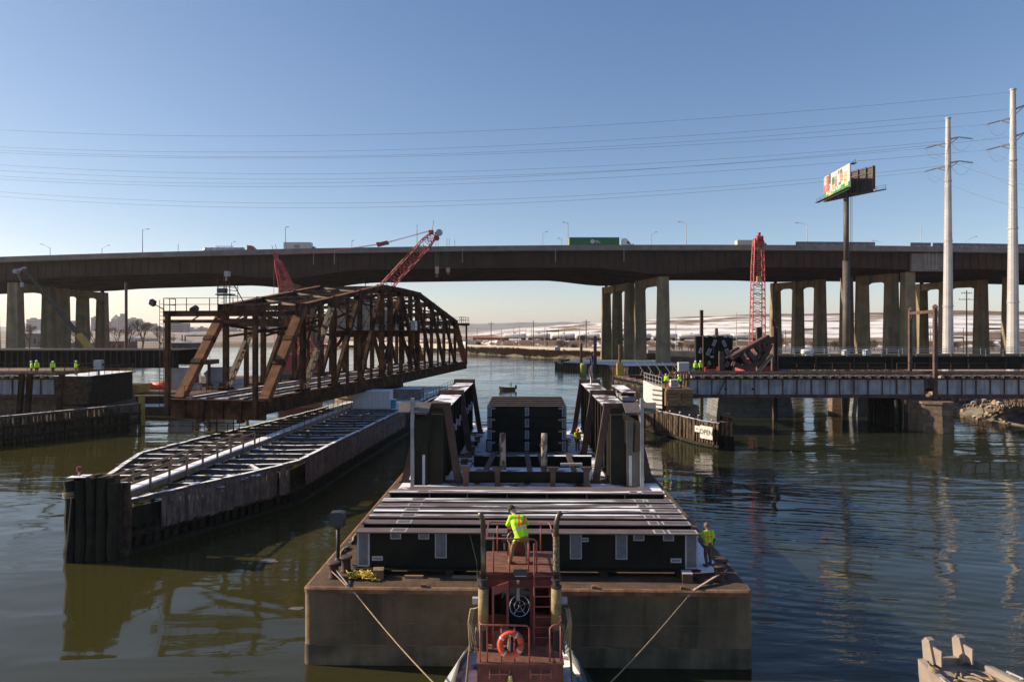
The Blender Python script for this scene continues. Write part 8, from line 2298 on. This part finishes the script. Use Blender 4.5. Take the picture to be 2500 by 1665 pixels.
cm = [mat('tower_grey', (.25, .25, .27), (.20, .20, .22), .8, 0, .02), mat('tower_dark', (.13, .14, .17), (.10, .11, .13), .7, 0, .02), mat('tower_brick', (.24, .15, .12), (.19, .12, .1), .85, 0, .02)]
WD = ['broad', 'slim', 'low', 'tall', 'square', 'pale', 'distant', 'hazy']
for j, (s0, s1, yt, Y, st_) in enumerate(CITY):
    x0_, x1_ = XS(s0, Y), XS(s1, Y); zt = ZS(yt, Y); dpt = (x1_ - x0_) * .8
    side_ = 'left of the swing bridge end frame' if s0 < 390 else 'seen through the swing bridge'
    t = thing('tower_block', f'{WD[j % 8]} hazy skyline block {side_}, {["first", "second", "third", "fourth", "fifth", "sixth", "seventh", "eighth", "ninth", "tenth", "eleventh", "twelfth", "thirteenth"][sum(1 for q_ in CITY if (q_[0] < 390) == (s0 < 390) and q_[0] < s0)]} from left', 'building', ((x0_ + x1_) / 2, Y, 0), 'city skyline on the far left')
    m_ = cm[st_ % 3]
    mb = MB(); mb.box(x0_, x1_, Y, Y + dpt, 0, zt - (8 if st_ > 2 else 0)); mb.build('wall', m_, t)
    if st_ == 3: mb = MB(); c_ = V((x0_ + x1_) / 2, Y + dpt / 2, 0); mb.add([(x0_, Y, zt - 8), (x1_, Y, zt - 8), (x1_, Y + dpt, zt - 8), (x0_, Y + dpt, zt - 8), (c_.x, c_.y, zt + 14)], [(0, 1, 4), (1, 2, 4), (2, 3, 4), (3, 0, 4)]); mb.build('pyramid_roof', m_, t)
    elif st_ == 4: mb = MB(); mb.box(lerp(x0_, x1_, .2), lerp(x0_, x1_, .8), Y + 2, Y + dpt - 2, zt - 8, zt + 4); mb.build('roof_block', m_, t)
    else: mb = MB(); mb.box(lerp(x0_, x1_, .3), lerp(x0_, x1_, .6), Y + 3, Y + dpt * .6, zt, zt + 5); mb.build('roof_block', m_, t)
    n = max(2, int(zt / 9))
    for k in range(n):
        z = (k + .5) * (zt - 8) / n; mb = MB(); mb.box(x0_ + 2, x1_ - 2, Y - .5, Y, z, z + 2.6); mb.build('window_band', glass_dark, t)
# ------------------------------------------------------------------ ice floes
ice = mat('ice', (.15, .15, .13), (.06, .065, .05), .5, 0, 2)
for j, (s, py, r_, lb_) in enumerate(((654, 1370, .62, 'largest grey ice floe between the fender and the barge'), (726, 1486, .38, 'small ice floe close to the left corner of the barge'))):
    Y = YG(py, 0); c_ = V(XS(s, Y), Y, .015)
    rr = random.Random(j + 40); n = 11
    mb = MB(); mb.prism([c_ + V(r_ * rr.uniform(.6, 1.25) * math.cos(2 * math.pi * k / n), .6 * r_ * rr.uniform(.6, 1.25) * math.sin(2 * math.pi * k / n), 0) for k in range(n)], (0, 0, .012))
    tag(mb.build('ice_floe', ice), lb_, 'ice floe')
# ------------------------------------------------------------------ thin winter haze over the flats
hz = bpy.data.materials.new('haze_air')
hz.use_nodes = True
for nd in list(hz.node_tree.nodes):
    if nd.type != 'OUTPUT_MATERIAL': hz.node_tree.nodes.remove(nd)
pv_ = hz.node_tree.nodes.new('ShaderNodeVolumePrincipled')
pv_.inputs['Color'].default_value = (0.93, 0.94, 0.97, 1)
pv_.inputs['Density'].default_value = 0.00006
pv_.inputs['Anisotropy'].default_value = 0.35
hz.node_tree.links.new(pv_.outputs[0], [n for n in hz.node_tree.nodes if n.type == 'OUTPUT_MATERIAL'][0].inputs['Volume'])
mb = MB(); mb.box(-9500, 9500, -70, 12500, -4.2, 72)
tag(mb.build('haze', hz), 'thin pale winter haze over the river flats', kind='stuff')
